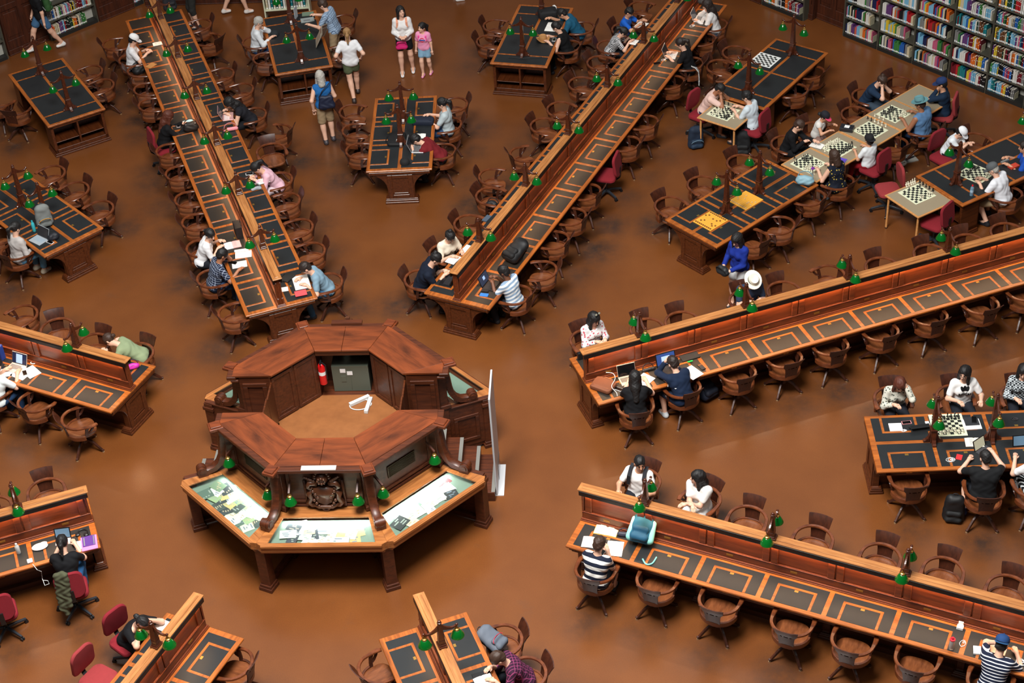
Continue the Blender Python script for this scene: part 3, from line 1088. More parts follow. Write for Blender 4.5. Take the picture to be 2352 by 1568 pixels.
    for k in range(4):
        a = PI / 4 + k * PI / 2
        d = Vector((math.cos(a), math.sin(a), 0))
        prf = [(0.03, 0.23), (0.10, 0.215), (0.18, 0.17), (0.25, 0.10), (0.30, 0.045), (0.335, 0.035)]
        l = MB()
        l.sweep([d * r_ + Vector((0, 0, z)) for r_, z in prf], lambda i, u: [(-0.019, -0.028 + 0.008 * u), (0.019, -0.028 + 0.008 * u), (0.017, 0.022 - 0.008 * u), (-0.017, 0.022 - 0.008 * u)])
        lg = l.build('leg', CHD, t, bevel=0.004)
        MB().lathe([(0.018, 0), (0.022, 0.004), (0.018, 0.02)], tuple(d * 0.318), 8).build('glide', CHGL, lg)
    return t

CHGL = mat('worn_glide', (150, 118, 84), 0.4)
CH0 = armchair_proto()
ch_used = [False]

def armchair(p, face, label):
    """p: floor point, face: world heading in degrees"""
    rz = R(face - 90)
    if not ch_used[0]:
        ch_used[0] = True
        CH0.location = (p[0], p[1], 0)
        CH0.rotation_euler = (0, 0, rz)
        CH0['label'] = label
        return CH0
    return dup(CH0, (p[0], p[1], 0), rz, label, 'wooden swivel armchairs')

# ------------------------------------------------------------------ red office chairs
def rounded_slab(w, d, h, rr, n=6, dome=0.02):
    """rounded cushion outline, thickness along z"""
    out = []
    for cx, cy, a0 in ((w - rr, d - rr, 0), (-w + rr, d - rr, 90), (-w + rr, -d + rr, 180), (w - rr, -d + rr, 270)):
        for i in range(n + 1):
            a = R(a0 + 90 * i / n)
            out.append((cx + rr * math.cos(a), cy + rr * math.sin(a)))
    b = MB()
    N = len(out)
    lv = [(0.94, -h / 2), (1.0, -h / 4), (1.0, h / 4), (0.95, h / 2), (0.6, h / 2 + dome)]
    vs, fs = [], []
    for k, z in lv:
        vs += [(x * k, y * k, z) for x, y in out]
    for j in range(len(lv) - 1):
        for i in range(N):
            fs.append((j * N + i, j * N + (i + 1) % N, (j + 1) * N + (i + 1) % N, (j + 1) * N + i))
    fs.append(tuple(range(N))[::-1])
    fs.append(tuple(range(len(vs) - N, len(vs))))
    return b.add(vs, fs)

def office_proto(fab):
    t = thing('office_chair', 'x', 'chair', group='red office chairs')
    rounded_slab(0.235, 0.225, 0.07, 0.11).xform(Matrix.Translation((0, 0.0, 0.455))).build('seat', fab, t, smooth=True)
    sh = rounded_slab(0.22, 0.21, 0.02, 0.1, dome=-0.005).xform(Matrix.Translation((0, 0, 0.41)))
    sh.build('seat_shell', BLK, t, smooth=True)
    bk = rounded_slab(0.215, 0.23, 0.055, 0.12, dome=0.012)
    for i, (x, y, z) in enumerate(bk.v):
        bk.v[i] = (x, y, z + 0.55 * x * x)
    bk.xform(Matrix.Translation((0, -0.245, 0.76)) @ Matrix.Rotation(R(-8), 4, 'X') @ Matrix.Rotation(R(-90), 4, 'X'))
    bk.build('backrest', fab, t, smooth=True)
    st = MB()
    st.sweep([(0, 0.05, 0.40), (0, -0.22, 0.40), (0, -0.285, 0.46), (0, -0.30, 0.70)], lambda i, u: [(-0.035, -0.008), (0.035, -0.008), (0.035, 0.008), (-0.035, 0.008)], up=(0, 0.3, 1))
    st.build('back_stem', BLK, t)
    c = MB()
    c.lathe([(0.05, 0.08), (0.045, 0.14), (0.025, 0.15), (0.022, 0.38), (0.06, 0.39), (0.06, 0.40)], n=12)
    c.build('gas_column', BLK, t)
    for k in range(5):
        a = 2 * PI * k / 5 + 0.3
        d = Vector((math.cos(a), math.sin(a), 0))
        l = MB()
        l.sweep([d * 0.03 + Vector((0, 0, 0.12)), d * 0.16 + Vector((0, 0, 0.105)), d * 0.31 + Vector((0, 0, 0.075))], lambda i, u: [(-0.026 + 0.008 * u, -0.02), (0.026 - 0.008 * u, -0.02), (0.02 - 0.006 * u, 0.018), (-0.02 + 0.006 * u, 0.018)])
        lg = l.build('leg', BLKL, t, bevel=0.004)
        w = MB()
        sd = Vector((-d.y, d.x, 0))
        for s in (1, -1):
            cc = d * 0.305 + sd * (0.016 * s) + Vector((0, 0, 0.028))
            w.tube([cc - sd * 0.010, cc + sd * 0.010], 0.028, 12)
        w.build('caster', BLK, lg)
    return t

BLKL = mat('dark_grey_plastic', (40, 44, 50), 0.35)
OC0, OC1 = office_proto(REDF), office_proto(REDF2)
oc_used = [False, False]

def office(p, face, label, faded=0):
    rz = R(face - 90)
    o = (OC0, OC1)[faded]
    if not oc_used[faded]:
        oc_used[faded] = True
        o.location = (p[0], p[1], 0)
        o.rotation_euler = (0, 0, rz)
        o['label'] = label
        return o
    return dup(o, (p[0], p[1], 0), rz, label, 'red office chairs')

ARM = [
    ((-6.827, 13.744, 0.45), 22, 'empty wooden armchair behind the man in the white cap'),
    ((-6.288, 13.005, 0.45), 18, 'wooden armchair of the man in the white cap'),
    ((-5.987, 12.509, 0.45), 22, 'wooden armchair holding a black bag beside the man in the white cap'),
    ((-5.670, 11.691, 0.45), 24, 'empty wooden armchair, farther of the pair before the red-haired woman'),
    ((-5.428, 11.028, 0.45), 18, 'empty wooden armchair, nearer of the pair beside the red-haired woman'),
    ((-4.668, 9.179, 0.45), 20, 'empty wooden armchair right after the red chair of the red-haired woman'),
    ((-4.304, 8.326, 0.45), 25, 'empty wooden armchair, second after the red-haired woman along the upper left desk'),
    ((-3.932, 7.384, 0.45), 20, 'empty wooden armchair with a shiny seat, second behind the sleepy woman in white'),
    ((-3.641, 6.602, 0.45), 18, 'empty wooden armchair just behind the sleepy woman in white'),
    ((-3.389, 5.738, 0.45), 22, 'wooden armchair of the sleepy woman in white'),
    ((-3.010, 4.771, 0.45), 24, 'wooden armchair of the man in the dark plaid shirt'),
    ((-2.429, 3.717, 0.45), 28, 'empty wooden armchair at the inner corner below the man in dark plaid'),
    ((-5.039, 14.525, 0.45), 200, 'empty wooden armchair nearest the person in the grey top at the top edge'),
    ((-4.670, 13.813, 0.45), 150, 'empty wooden armchair turned half round, second from the top of the upper left desk'),
    ((-4.128, 12.234, 0.45), 200, 'empty wooden armchair, third from the top on the right of the upper left desk'),
    ((-3.592, 11.541, 0.45), 196, 'empty wooden armchair directly behind the student with white sleeves'),
    ((-3.154, 10.505, 0.45), 196, 'wooden armchair of the student with white sleeves'),
    ((-2.535, 9.807, 0.45), 165, 'empty wooden armchair pushed back below the student with white sleeves'),
    ((-2.571, 9.080, 0.45), 292, 'empty wooden armchair turned away from the desk above the woman in pink'),
    ((-2.249, 7.985, 0.45), 200, 'wooden armchair of the woman in the pink shirt'),
    ((-1.995, 7.243, 0.45), 196, 'empty wooden armchair next below the woman in the pink shirt'),
    ((-1.623, 6.334, 0.45), 204, 'empty wooden armchair, second below the woman in the pink shirt'),
    ((-1.294, 5.549, 0.45), 200, 'empty wooden armchair just above the man in the blue-grey tee'),
    ((-0.853, 4.565, 0.45), 196, 'wooden armchair of the man in the blue-grey tee'),
    ((0.810, 4.612, 0.45), -14, 'wooden armchair of the big man in the navy tee'),
    ((1.196, 5.415, 0.45), -30, 'wooden armchair of the woman in the cream blouse'),
    ((1.593, 6.336, 0.45), -20, 'empty wooden armchair just beyond the woman in the cream blouse'),
    ((1.951, 7.255, 0.45), -20, 'empty wooden armchair with a black bag on its seat'),
    ((1.969, 7.921, 0.45), -2, 'empty wooden armchair turned sideways showing its whole seat'),
    ((2.547, 8.710, 0.45), 25, 'empty wooden armchair pulled out at an angle, left of the upper right desk'),
    ((2.920, 9.770, 0.45), -25, 'empty wooden armchair, third below the checked shirt child'),
    ((3.246, 10.398, 0.45), -35, 'empty wooden armchair, second below the checked shirt child'),
    ((3.669, 11.396, 0.45), -25, 'empty wooden armchair just below the checked shirt child'),
    ((4.054, 12.271, 0.45), -25, 'empty wooden armchair tucked in by the checked shirt child'),
    ((4.263, 12.959, 0.45), -5, 'wooden armchair of the child in the checked shirt'),
    ((4.593, 13.719, 0.45), -25, 'wooden armchair of the boy in bright blue'),
    ((4.977, 14.706, 0.45), -25, 'empty wooden armchair beyond the boy in bright blue'),
    ((2.573, 4.087, 0.45), 158, 'wooden armchair of the man in the striped polo'),
    ((3.012, 4.799, 0.45), 178, 'empty wooden armchair with a pale shiny seat beside the man in the striped polo'),
    ((3.214, 5.738, 0.45), 160, 'empty wooden armchair, second beyond the man in the striped polo'),
    ((3.527, 6.487, 0.45), 158, 'empty wooden armchair, third beyond the man in the striped polo'),
    ((3.801, 7.310, 0.45), 155, 'empty wooden armchair nearest below the red chair on the upper right desk'),
    ((4.590, 8.998, 0.45), 160, 'empty wooden armchair just above the red chair on the upper right desk'),
    ((4.962, 9.784, 0.45), 158, 'empty wooden armchair, second above the red chair on the upper right desk'),
    ((5.550, 11.363, 0.45), 155, 'empty wooden armchair below the woman in black with the white laptop'),
    ((5.981, 12.104, 0.45), 165, 'wooden armchair of the woman in black with the white laptop'),
    ((6.308, 13.144, 0.45), 160, 'empty wooden armchair between the two women with white laptops'),
    ((6.587, 13.792, 0.45), 165, 'wooden armchair of the long-haired woman in the white top'),
    ((3.833, 2.780, 0.45), -62, 'wooden armchair of the woman with sunglasses on her head'),
    ((4.858, 3.048, 0.45), -66, 'wooden armchair whose back shows beside the first lamp of the right desk'),
    ((5.461, 3.223, 0.45), -68, 'empty wooden armchair between the first and second lamps of the right desk'),
    ((6.591, 3.804, 0.45), -70, 'wooden armchair of the man in the cream hat'),
    ((7.259, 4.033, 0.45), -66, 'empty wooden armchair just right of the man in the cream hat'),
    ((8.101, 4.477, 0.45), 205, 'empty wooden armchair turned sideways behind the third lamp of the right desk'),
    ((9.037, 4.691, 0.45), -66, 'empty wooden armchair between the third and fourth lamps of the right desk'),
    ((9.931, 5.053, 0.45), -66, 'empty wooden armchair half hidden by the fourth lamp of the right desk'),
    ((10.657, 5.347, 0.45), -68, 'empty wooden armchair just right of the fourth lamp of the right desk'),
    ((11.396, 5.671, 0.45), -66, 'empty wooden armchair at the right edge behind the right desk'),
    ((4.636, 1.004, 0.45), 100, 'wooden armchair of the woman with long black hair'),
    ((5.416, 1.465, 0.45), 118, 'wooden armchair of the man in the navy hoodie'),
    ((6.337, 1.820, 0.45), 112, 'empty wooden armchair right beside the man in the navy hoodie'),
    ((7.127, 2.184, 0.45), 113, 'empty wooden armchair, second from the navy hoodie along the right desk'),
    ((7.923, 2.485, 0.45), 110, 'empty wooden armchair, third from the navy hoodie along the right desk'),
    ((8.802, 2.846, 0.45), 116, 'empty wooden armchair, fourth from the navy hoodie along the right desk'),
    ((9.677, 3.238, 0.45), 112, 'empty wooden armchair, fifth from the navy hoodie along the right desk'),
    ((10.592, 3.525, 0.45), 114, 'empty wooden armchair, sixth from the navy hoodie along the right desk'),
    ((11.394, 3.870, 0.45), 112, 'empty wooden armchair cut by the right edge on the near side of the right desk'),
    ((4.694, -0.739, 0.45), -118, 'wooden armchair of the man with the backpack straps'),
    ((5.601, -1.140, 0.45), -130, 'wooden armchair of the long-haired woman in the white tee'),
    ((6.257, -1.601, 0.45), -112, 'empty wooden armchair right of the long-haired woman in the white tee'),
    ((7.189, -2.034, 0.45), -114, 'empty wooden armchair just right of the second lamp of the lower right desk'),
    ((8.121, -2.419, 0.45), -114, 'empty wooden armchair just left of the third lamp of the lower right desk'),
    ((8.972, -2.708, 0.45), -113, 'empty wooden armchair just right of the third lamp of the lower right desk'),
    ((9.814, -3.073, 0.45), -114, 'empty wooden armchair at the right edge behind the lower right desk'),
    ((3.982, -2.626, 0.45), 72, 'wooden armchair of the man in the bold striped tee'),
    ((4.867, -2.844, 0.45), 68, 'empty wooden armchair next to the man in the bold striped tee'),
    ((5.744, -3.243, 0.45), 66, 'empty wooden armchair, second from the man in the bold striped tee'),
    ((6.733, -3.665, 0.45), 68, 'empty wooden armchair, third from the man in the bold striped tee'),
    ((7.536, -4.016, 0.45), 66, 'empty wooden armchair, fourth from the man in the bold striped tee'),
    ((8.359, -4.359, 0.45), 66, 'empty wooden armchair nearest the person in the blue cap at the bottom'),
    ((9.263, -4.760, 0.45), 68, 'wooden armchair of the person in the blue cap at the bottom'),
    ((2.696, -3.949, 0.45), -163, 'wooden armchair with the grey backpack lying on it'),
    ((3.047, -4.550, 0.45), -160, 'wooden armchair of the person in the purple plaid shirt'),
    ((0.976, -4.442, 0.45), 40, 'empty wooden armchair left of the bottom edge desk below the counter'),
    ((-1.069, -4.348, 0.45), 165, 'empty wooden armchair right of the bottom edge desk near the lower left'),
    ((-4.662, -0.783, 0.45), -68, 'empty wooden armchair behind the lower left edge desk'),
    ((-5.403, -1.181, 0.45), -66, 'wooden armchair barely showing at the left edge behind the lower left desk'),
    ((-4.564, 0.939, 0.45), 30, 'empty wooden armchair pulled out, nearest the corner of the left edge desk'),
    ((-5.418, 1.379, 0.45), 50, 'empty wooden armchair between the pulled out one and the left edge'),
    ((-6.250, 1.670, 0.45), 62, 'wooden armchair of the person cut off at the left edge'),
    ((-3.932, 2.634, 0.45), -118, 'wooden armchair of the person slumped in the green shirt'),
    ((-4.762, 2.922, 0.45), -113, 'empty wooden armchair just behind the lamp of the left edge desk'),
    ((-5.532, 3.387, 0.45), -70, 'empty wooden armchair turned outward behind the left edge desk'),
    ((-6.271, 3.787, 0.45), -140, 'empty wooden armchair set back farthest from the left edge desk'),
    ((-1.079, 10.520, 0.45), -12, 'empty wooden armchair, farthest on the left of the black cap table'),
    ((-0.931, 9.761, 0.45), 10, 'empty wooden armchair, middle one on the left of the black cap table'),
    ((-0.766, 8.995, 0.45), 6, 'empty wooden armchair, nearest on the left of the black cap table'),
    ((1.043, 10.687, 0.45), 192, 'empty wooden armchair behind the woman in the grey tee'),
    ((0.970, 9.902, 0.45), 185, 'wooden armchair of the woman in the grey tee'),
    ((0.916, 8.899, 0.45), 172, 'wooden armchair of the man in the maroon tee'),
    ((1.731, 14.058, 0.45), -10, 'empty wooden armchair, farther on the left of the tan hat table'),
    ((1.620, 13.351, 0.45), -10, 'empty wooden armchair, nearer on the left of the tan hat table'),
    ((3.372, 13.013, 0.45), 165, 'wooden armchair of the woman in the sleeveless black top'),
    ((3.669, 13.836, 0.45), 170, 'wooden armchair of the man in the teal tee'),
    ((-3.630, 13.630, 0.45), 15, 'wooden armchair of the grey-haired person in white'),
    ((-3.267, 12.867, 0.45), 20, 'empty wooden armchair nearer than the grey-haired person in white'),
    ((-1.620, 13.079, 0.45), 195, 'empty wooden armchair between the newspaper table and the woman in olive shorts'),
    ((-1.750, 14.522, 0.45), 195, 'wooden armchair hidden behind the man in the checked shirt'),
    ((-7.098, 12.515, 0.45), 210, 'empty wooden armchair, farther on the right of the empty upper left table'),
    ((-6.701, 11.894, 0.45), 212, 'empty wooden armchair, nearer on the right of the empty upper left table'),
    ((-8.352, 11.003, 0.45), 80, 'empty wooden armchair turned out on the left of the empty upper left table'),
    ((-8.829, 11.351, 0.45), 60, 'wooden armchair cut by the left edge beside the empty upper left table'),
    ((-6.925, 8.444, 0.45), 222, 'empty wooden armchair, farthest on the right of the grey rucksack table'),
    ((-6.291, 7.821, 0.45), 222, 'empty wooden armchair, middle one on the right of the grey rucksack table'),
    ((-5.639, 7.125, 0.45), 222, 'empty wooden armchair, nearest on the right of the grey rucksack table'),
    ((-6.932, 5.758, 0.45), 58, 'wooden armchair of the woman at the grey rucksack table'),
    ((-7.425, 6.259, 0.45), 40, 'wooden armchair cut by the left edge beside the grey rucksack table'),
    ((5.366, 6.788, 0.45), -48, 'empty wooden armchair at the near left of the yellow board table'),
    ((6.004, 7.469, 0.45), -50, 'empty wooden armchair, middle one on the far side of the yellow board table'),
    ((6.798, 8.197, 0.45), -50, 'empty wooden armchair on the far side, nearest the black backpack'),
    ((8.007, 6.939, 0.45), 150, 'empty wooden armchair under the blue handbag corner of the yellow board table'),
    ((7.364, 6.050, 0.45), 165, 'empty wooden armchair turned out, showing its seat, by the yellow board table'),
    ((6.854, 5.627, 0.45), 135, 'empty wooden armchair behind the woman in the blue jacket'),
    ((6.948, 12.533, 0.45), -32, 'empty wooden armchair beside the lone chessboard'),
    ((6.582, 11.958, 0.45), -35, 'empty wooden armchair just behind the man in the pink shirt'),
    ((8.469, 11.596, 0.45), 150, 'empty wooden armchair, farther on the near side of the lone chessboard table'),
    ((8.061, 10.871, 0.45), 162, 'empty wooden armchair, nearer on the near side of the lone chessboard table'),
    ((7.695, 8.848, 0.45), -38, 'wooden armchair of the young man in black playing chess'),
    ((8.304, 9.336, 0.45), -45, 'wooden armchair of the child in the pink brimmed cap'),
    ((9.176, 9.887, 0.45), -45, 'empty wooden armchair mostly hidden behind the black box'),
    ((9.468, 10.586, 0.45), -36, 'wooden armchair of the man with the hair bun'),
    ((10.198, 11.035, 0.45), -46, 'empty wooden armchair at the plain empty table'),
    ((10.470, 9.260, 0.45), 150, 'wooden armchair of the man in the teal hat'),
    ((9.784, 8.716, 0.45), 140, 'empty wooden armchair between the white tee child and the teal hat man'),
    ((8.598, 7.446, 0.45), 142, 'wooden armchair of the woman in the patterned dress'),
    ((11.357, 8.767, 0.45), -52, 'empty wooden armchair beside the child in the blue and white cap'),
    ((11.631, 6.872, 0.45), 140, 'wooden armchair of the man in the white shirt and grey cap'),
    ((12.208, 7.705, 0.45), 150, 'wooden armchair of the man in bright blue at the right edge'),
    ((8.757, 1.120, 0.45), -86, 'wooden armchair of the woman in the floral blouse'),
    ((9.753, 1.138, 0.45), -86, 'wooden armchair of the woman in the white logo tee'),
    ((10.762, 1.134, 0.45), -88, 'wooden armchair of the woman in the checked shirt at the right edge'),
    ((8.768, -0.796, 0.45), 96, 'empty wooden armchair on the near side of the tablets table'),
    ((9.847, -1.045, 0.45), 88, 'wooden armchair of the man in the black tee holding a tablet'),
    ((10.598, -0.983, 0.45), 100, 'wooden armchair cut by the right edge under the striped black trousers'),
]
for p, a, lb in ARM:
    armchair(p, a, lb)
OFF = [
    ((-4.912, 9.639, 0.46), 30, 'red office chair of the red-haired woman', 0),
    ((4.172, 8.209, 0.46), 165, 'red office chair pushed under the upper right desk', 0),
    ((6.140, 10.368, 0.46), -38, 'red office chair of the man in the pink shirt', 0),
    ((7.168, 9.740, 0.46), 146, 'red office chair of the man in the pale shirt', 0),
    ((9.347, 8.188, 0.46), 136, 'red office chair of the child in the black cap', 0),
    ((9.534, 7.449, 0.46), -170, 'faded red office chair, empty, turned side on beside the chess table', 1),
    ((10.976, 10.113, 0.46), 160, 'faded red office chair of the person in the navy cap', 1),
    ((10.747, 8.528, 0.46), -52, 'red office chair of the child in the blue and white cap', 0),
    ((10.245, 6.314, 0.46), 140, 'red office chair tucked in at the near side of the chess table', 0),
    ((-2.735, -3.729, 0.46), -38, 'red office chair of the woman holding her head', 0),
    ((-3.017, -4.436, 0.46), -30, 'faded red office chair at the bottom edge, empty', 1),
    ((-3.820, -2.693, 0.46), 110, 'red office chair with a green jacket over its back', 0),
    ((-4.786, -3.135, 0.46), 115, 'red office chair cut by the left edge', 0),
]
for p, a, lb, k in OFF:
    office(p, a, lb, k)

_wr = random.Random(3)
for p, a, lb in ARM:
    WEAR_SHADOW_SPOTS.append((p[0] - 0.42 * math.cos(R(a)), p[1] - 0.42 * math.sin(R(a)), _wr.uniform(0.32, 0.5), _wr.uniform(0.45, 0.95)))
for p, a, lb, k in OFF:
    WEAR_SHADOW_SPOTS.append((p[0] - 0.4 * math.cos(R(a)), p[1] - 0.4 * math.sin(R(a)), 0.4, 0.6))
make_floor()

# ------------------------------------------------------------------ the raised octagonal counter in the middle
CX, CY = -0.04, 0.0
counter = thing('round_counter', 'dark wooden eight sided counter with glass display cases in the middle of the hall', 'counter', (CX, CY, 0))
ZS = 1.93

def half_poly(ro, ri, s, ye):
    """half ring (s = 1 back, -1 front) with its ends cut at y = ye"""
    def cutx(r, a):
        return r * math.cos(R(22.5))
    o = [(cutx(ro, 0), ye)] + [pol(ro, d) for d in (22.5, 67.5, 112.5, 157.5)] + [(-cutx(ro, 0), ye)]
    i = [(-cutx(ri, 0), ye), pol(ri, 112.5), pol(ri, 67.5), (cutx(ri, 0), ye)]
    if ri * math.sin(R(22.5)) > ye + 0.02:
        i = [(-cutx(ri, 0), ye), pol(ri, 157.5), pol(ri, 112.5), pol(ri, 67.5), pol(ri, 22.5), (cutx(ri, 0), ye)]
    return [(x, s * y) for x, y in o + i]

YE = 0.42
for s in (1, -1):
    ro, ri = 1.80, 1.13
    ao_, ai_ = ro * math.cos(R(22.5)), ri * math.cos(R(22.5))
    th = math.tan(R(22.5))
    g_ = 0.003
    for d, part in ((45, 0), (90, -1), (90, 1), (135, 0)):
        if part == 0:
            pl = [(-ao_ * th + g_, ao_), (ao_ * th - g_, ao_), (ai_ * th - g_, ai_), (-ai_ * th + g_, ai_)]
        elif part < 0:
            pl = [(-ao_ * th + g_, ao_), (-g_, ao_), (-g_, ai_), (-ai_ * th + g_, ai_)]
        else:
            pl = [(g_, ao_), (ao_ * th - g_, ao_), (ai_ * th - g_, ai_), (g_, ai_)]
        o_ = MB().prism(pl, ZS - 0.03, ZS).build('counter_top', DAIST, counter, bevel=0.002)
        o_.rotation_euler = (0, 0, R(s * d - 90))
    for q in (1, -1):
        a_, b_ = pol(ro, 22.5), pol(ri, 22.5)
        pl = [(q * a_[0], s * a_[1]), (q * b_[0], s * b_[1]), (q * b_[0], s * (YE + 0.015)), (q * a_[0], s * (YE + 0.015))]
        MB().prism(pl, ZS - 0.03, ZS - 0.0005).build('counter_top', DAIST, counter)
    c = MB()
    c.prism(half_poly(1.90, 1.74, s, YE), ZS - 0.075, ZS - 0.012)
    c.prism(half_poly(1.84, 1.70, s, YE), ZS - 0.12, ZS - 0.075)
    c.build('cornice', DAISW, counter, bevel=0.008)
    b = MB()
    if s < 0:
        b.prism(half_poly(1.70, 1.18, s, YE + 0.03), 0.0, ZS - 0.03)
    else:
        for q in (1, -1):
            pl = [(q * 1.57, YE + 0.03), (q * pol(1.70, 22.5)[0], pol(1.70, 22.5)[1]), (q * pol(1.70, 67.5)[0], pol(1.70, 67.5)[1]), (q * 0.44, 1.57), (q * 0.44, 1.09), (q * 1.09, YE + 0.03)]
            b.prism(pl, 0.0, ZS - 0.03)
        b.box(-0.44, 0.44, 1.50, 1.57, 0, ZS - 0.03).box(-0.44, 0.44, 1.07, 1.57, 0.0, 0.94).box(-0.44, 0.44, 1.07, 1.12, ZS - 0.13, ZS - 0.03)
    b.build('counter_wall', DAISW, counter, bevel=0.004)
    p = MB()

    def frame(deg, ap, x0, x1, z0, z1, w=0.05, dp=0.022, inner=True, m=p):
        i0 = len(m.v)
        m.box(x0, x1, 0, dp, z0, z0 + w).box(x0, x1, 0, dp, z1 - w, z1).box(x0, x0 + w, 0, dp, z0 + w, z1 - w).box(x1 - w, x1, 0, dp, z0 + w, z1 - w)
        a = R(deg)
        Mx = Matrix.Translation((ap * math.cos(a), ap * math.sin(a), 0)) @ Matrix.Rotation(a - PI / 2, 4, 'Z')
        m.xform(Mx, i0)
    for d in (45, 90, 135):
        ap = 1.70 * math.cos(R(22.5))
        frame(s * d, ap, -0.56, 0.56, 1.12, 1.80)
        frame(s * d, ap, -0.64, 0.64, 1.05, 1.09, 0.018, 0.03)
    for q in (1, -1):
        i0 = len(p.v)
        x0, x1 = (1.14, 1.52)
        for (a, b_, z0, z1) in ((x0, x1, 0.99, 1.06), (x0, x1, 1.70, 1.77), (x0, x0 + 0.07, 1.06, 1.70), (x1 - 0.07, x1, 1.06, 1.70)):
            p.box(min(q * a, q * b_), max(q * a, q * b_), s * (YE + 0.03) - 0.02 * (s > 0), s * (YE + 0.03) + 0.02 * (s < 0), z0, z1)
    p.build('panel_frame', DAISW, counter, bevel=0.005)
    q_ = MB()
    for d in (45, 135) + ((90,) if s < 0 else ()):
        ap = 1.18 * math.cos(R(22.5))
        for x0, x1 in ((-0.42, -0.02), (0.02, 0.42)):
            i0 = len(q_.v)
            w = 0.05
            for (a, b_, z0, z1) in ((x0, x1, 0.97, 1.03), (x0, x1, 1.78, 1.84), (x0, x0 + w, 1.03, 1.78), (x1 - w, x1, 1.03, 1.78)):
                q_.box(a, b_, -0.018, 0, z0, z1)
            q_.box(x0 + 0.08, x1 - 0.08, -0.008, 0, 1.07, 1.09)
            a = R(s * d)
            q_.xform(Matrix.Translation((ap * math.cos(a), ap * math.sin(a), 0)) @ Matrix.Rotation(a - PI / 2, 4, 'Z'), i0)
    q_.build('cupboard_panel', DAISW, counter, bevel=0.004)

FLB = wood('inner_floor_cork', (126, 76, 38), (142, 88, 46), rough=0.5, scale=(3, 3, 3), coat=0)
MB().prism([pol(1.19, 22.5 + 45 * k) for k in range(8)], 0.86, 0.95).build('raised_floor', FLB, counter)
h = MB()
for x0, x1, y0, y1 in ((-0.22, 0.22, -0.56, -0.557), (-0.22, -0.217, -0.86, -0.56), (0.217, 0.22, -0.86, -0.56)):
    h.box(x0, x1, y0, y1, 0.9495, 0.9515)
h.lathe([(0.022, 0.95), (0.022, 0.954), (0.015, 0.956)], (0, -0.60, 0), 12)
h.build('floor_hatch', BRASS, counter)
for q in (1, -1):
    MB().box(min(q * 1.04, q * 1.36), max(q * 1.04, q * 1.36), -YE, YE, 0.70, 0.95).build('landing', DAISW, counter)
    for i in range(4):
        z = 0.76 - 0.19 * i
        x0, x1 = 1.36 + 0.26 * i, 1.64 + 0.26 * i
        st = MB().box(min(q * x0, q * x1), max(q * x0, q * x1), -YE - 0.03, YE + 0.03, 0 if i else 0, z).build('step', DAISW, counter, bevel=0.004)
        MB().box(min(q * (x1 - 0.055), q * (x1 + 0.003)), max(q * (x1 - 0.055), q * (x1 + 0.003)), -YE - 0.02, YE + 0.02, z - 0.02, z + 0.004).build('grey_nosing', mat('nosing_grey', (118, 116, 110), 0.6), st)
    g = MB()
    g.box(min(q * 1.045, q * 1.075), max(q * 1.045, q * 1.075), -YE - 0.01, -0.01, 1.0, 1.84).box(min(q * 1.045, q * 1.075), max(q * 1.045, q * 1.075), 0.01, YE + 0.01, 1.0, 1.80)
    g.build('gate', OAKD, counter, bevel=0.005)

for d in (22.5, 67.5, 112.5, 157.5, -22.5, -67.5, -112.5, -157.5):
    a = R(d)
    Mx = Matrix.Rotation(a, 4, 'Z')
    b = MB()
    b.box(1.64, 1.79, -0.08, 0.08, 0.0, ZS - 0.10).box(1.64, 1.83, -0.1, 0.1, 1.05, 1.13).box(1.64, 1.86, -0.10, 0.10, ZS - 0.16, ZS - 0.06).xform(Mx)
    b.build('post', DAISW, counter, bevel=0.006)
    b = MB()
    b.box(1.76, 1.98, -0.10, 0.10, ZS - 0.06, ZS - 0.005).box(1.785, 1.955, -0.075, 0.075, ZS - 0.005, ZS + 0.018).xform(Mx)
    b.build('post_cap', OAKR, counter, bevel=0.008)
    b = MB()
    path = [(1.80, 1.80), (1.83, 1.62), (1.845, 1.46), (1.87, 1.32), (1.93, 1.20), (2.02, 1.125), (2.12, 1.10), (2.20, 1.11)]
    b.sweep([(x, 0, z) for x, z in path], lambda i, u: [(-0.07 + 0.012 * u, -0.05), (0.07 - 0.012 * u, -0.05), (0.07 - 0.012 * u, 0.035), (0.035, 0.05), (-0.035, 0.05), (-0.07 + 0.012 * u, 0.035)], up=(0.3, 0, 1))
    for y0, y1, r in ((-0.075, 0.075, 0.075), (-0.03, 0.03, 0.083), (-0.085, 0.085, 0.045)):
        b.tube([(2.215, y0, 1.135), (2.215, y1, 1.135)], r, 16, up=(1, 0, 0))
    b.box(2.13, 2.285, -0.072, 0.072, 1.03, 1.10)
    b.xform(Mx)
    b.build('scroll_bracket', DAISW, counter, smooth=True)

TANH = math.tan(R(22.5))
GLASS = bpy.data.materials.new('case_glass')
GLASS.use_nodes = True
_n = GLASS.node_tree
_n.nodes.clear()
_o = _n.nodes.new('ShaderNodeOutputMaterial')
_t = _n.nodes.new('ShaderNodeBsdfTransparent')
_g = _n.nodes.new('ShaderNodeBsdfGlossy')
_g.inputs['Roughness'].default_value = 0.03
_m = _n.nodes.new('ShaderNodeMixShader')
_fr = _n.nodes.new('ShaderNodeFresnel')
_fr.inputs['IOR'].default_value = 1.6
_t.inputs['Color'].default_value = (0.93, 0.96, 0.94, 1)
_ge = _n.nodes.new('ShaderNodeNewGeometry')
_mm = _n.nodes.new('ShaderNodeMath')
_mm.operation = 'MULTIPLY_ADD'
_mm.inputs[1].default_value = -1.0
_mm.inputs[2].default_value = 1.0
_n.links.new(_ge.outputs['Backfacing'], _mm.inputs[0])
_m2 = _n.nodes.new('ShaderNodeMath')
_m2.operation = 'MULTIPLY'
_n.links.new(_mm.outputs[0], _m2.inputs[0])
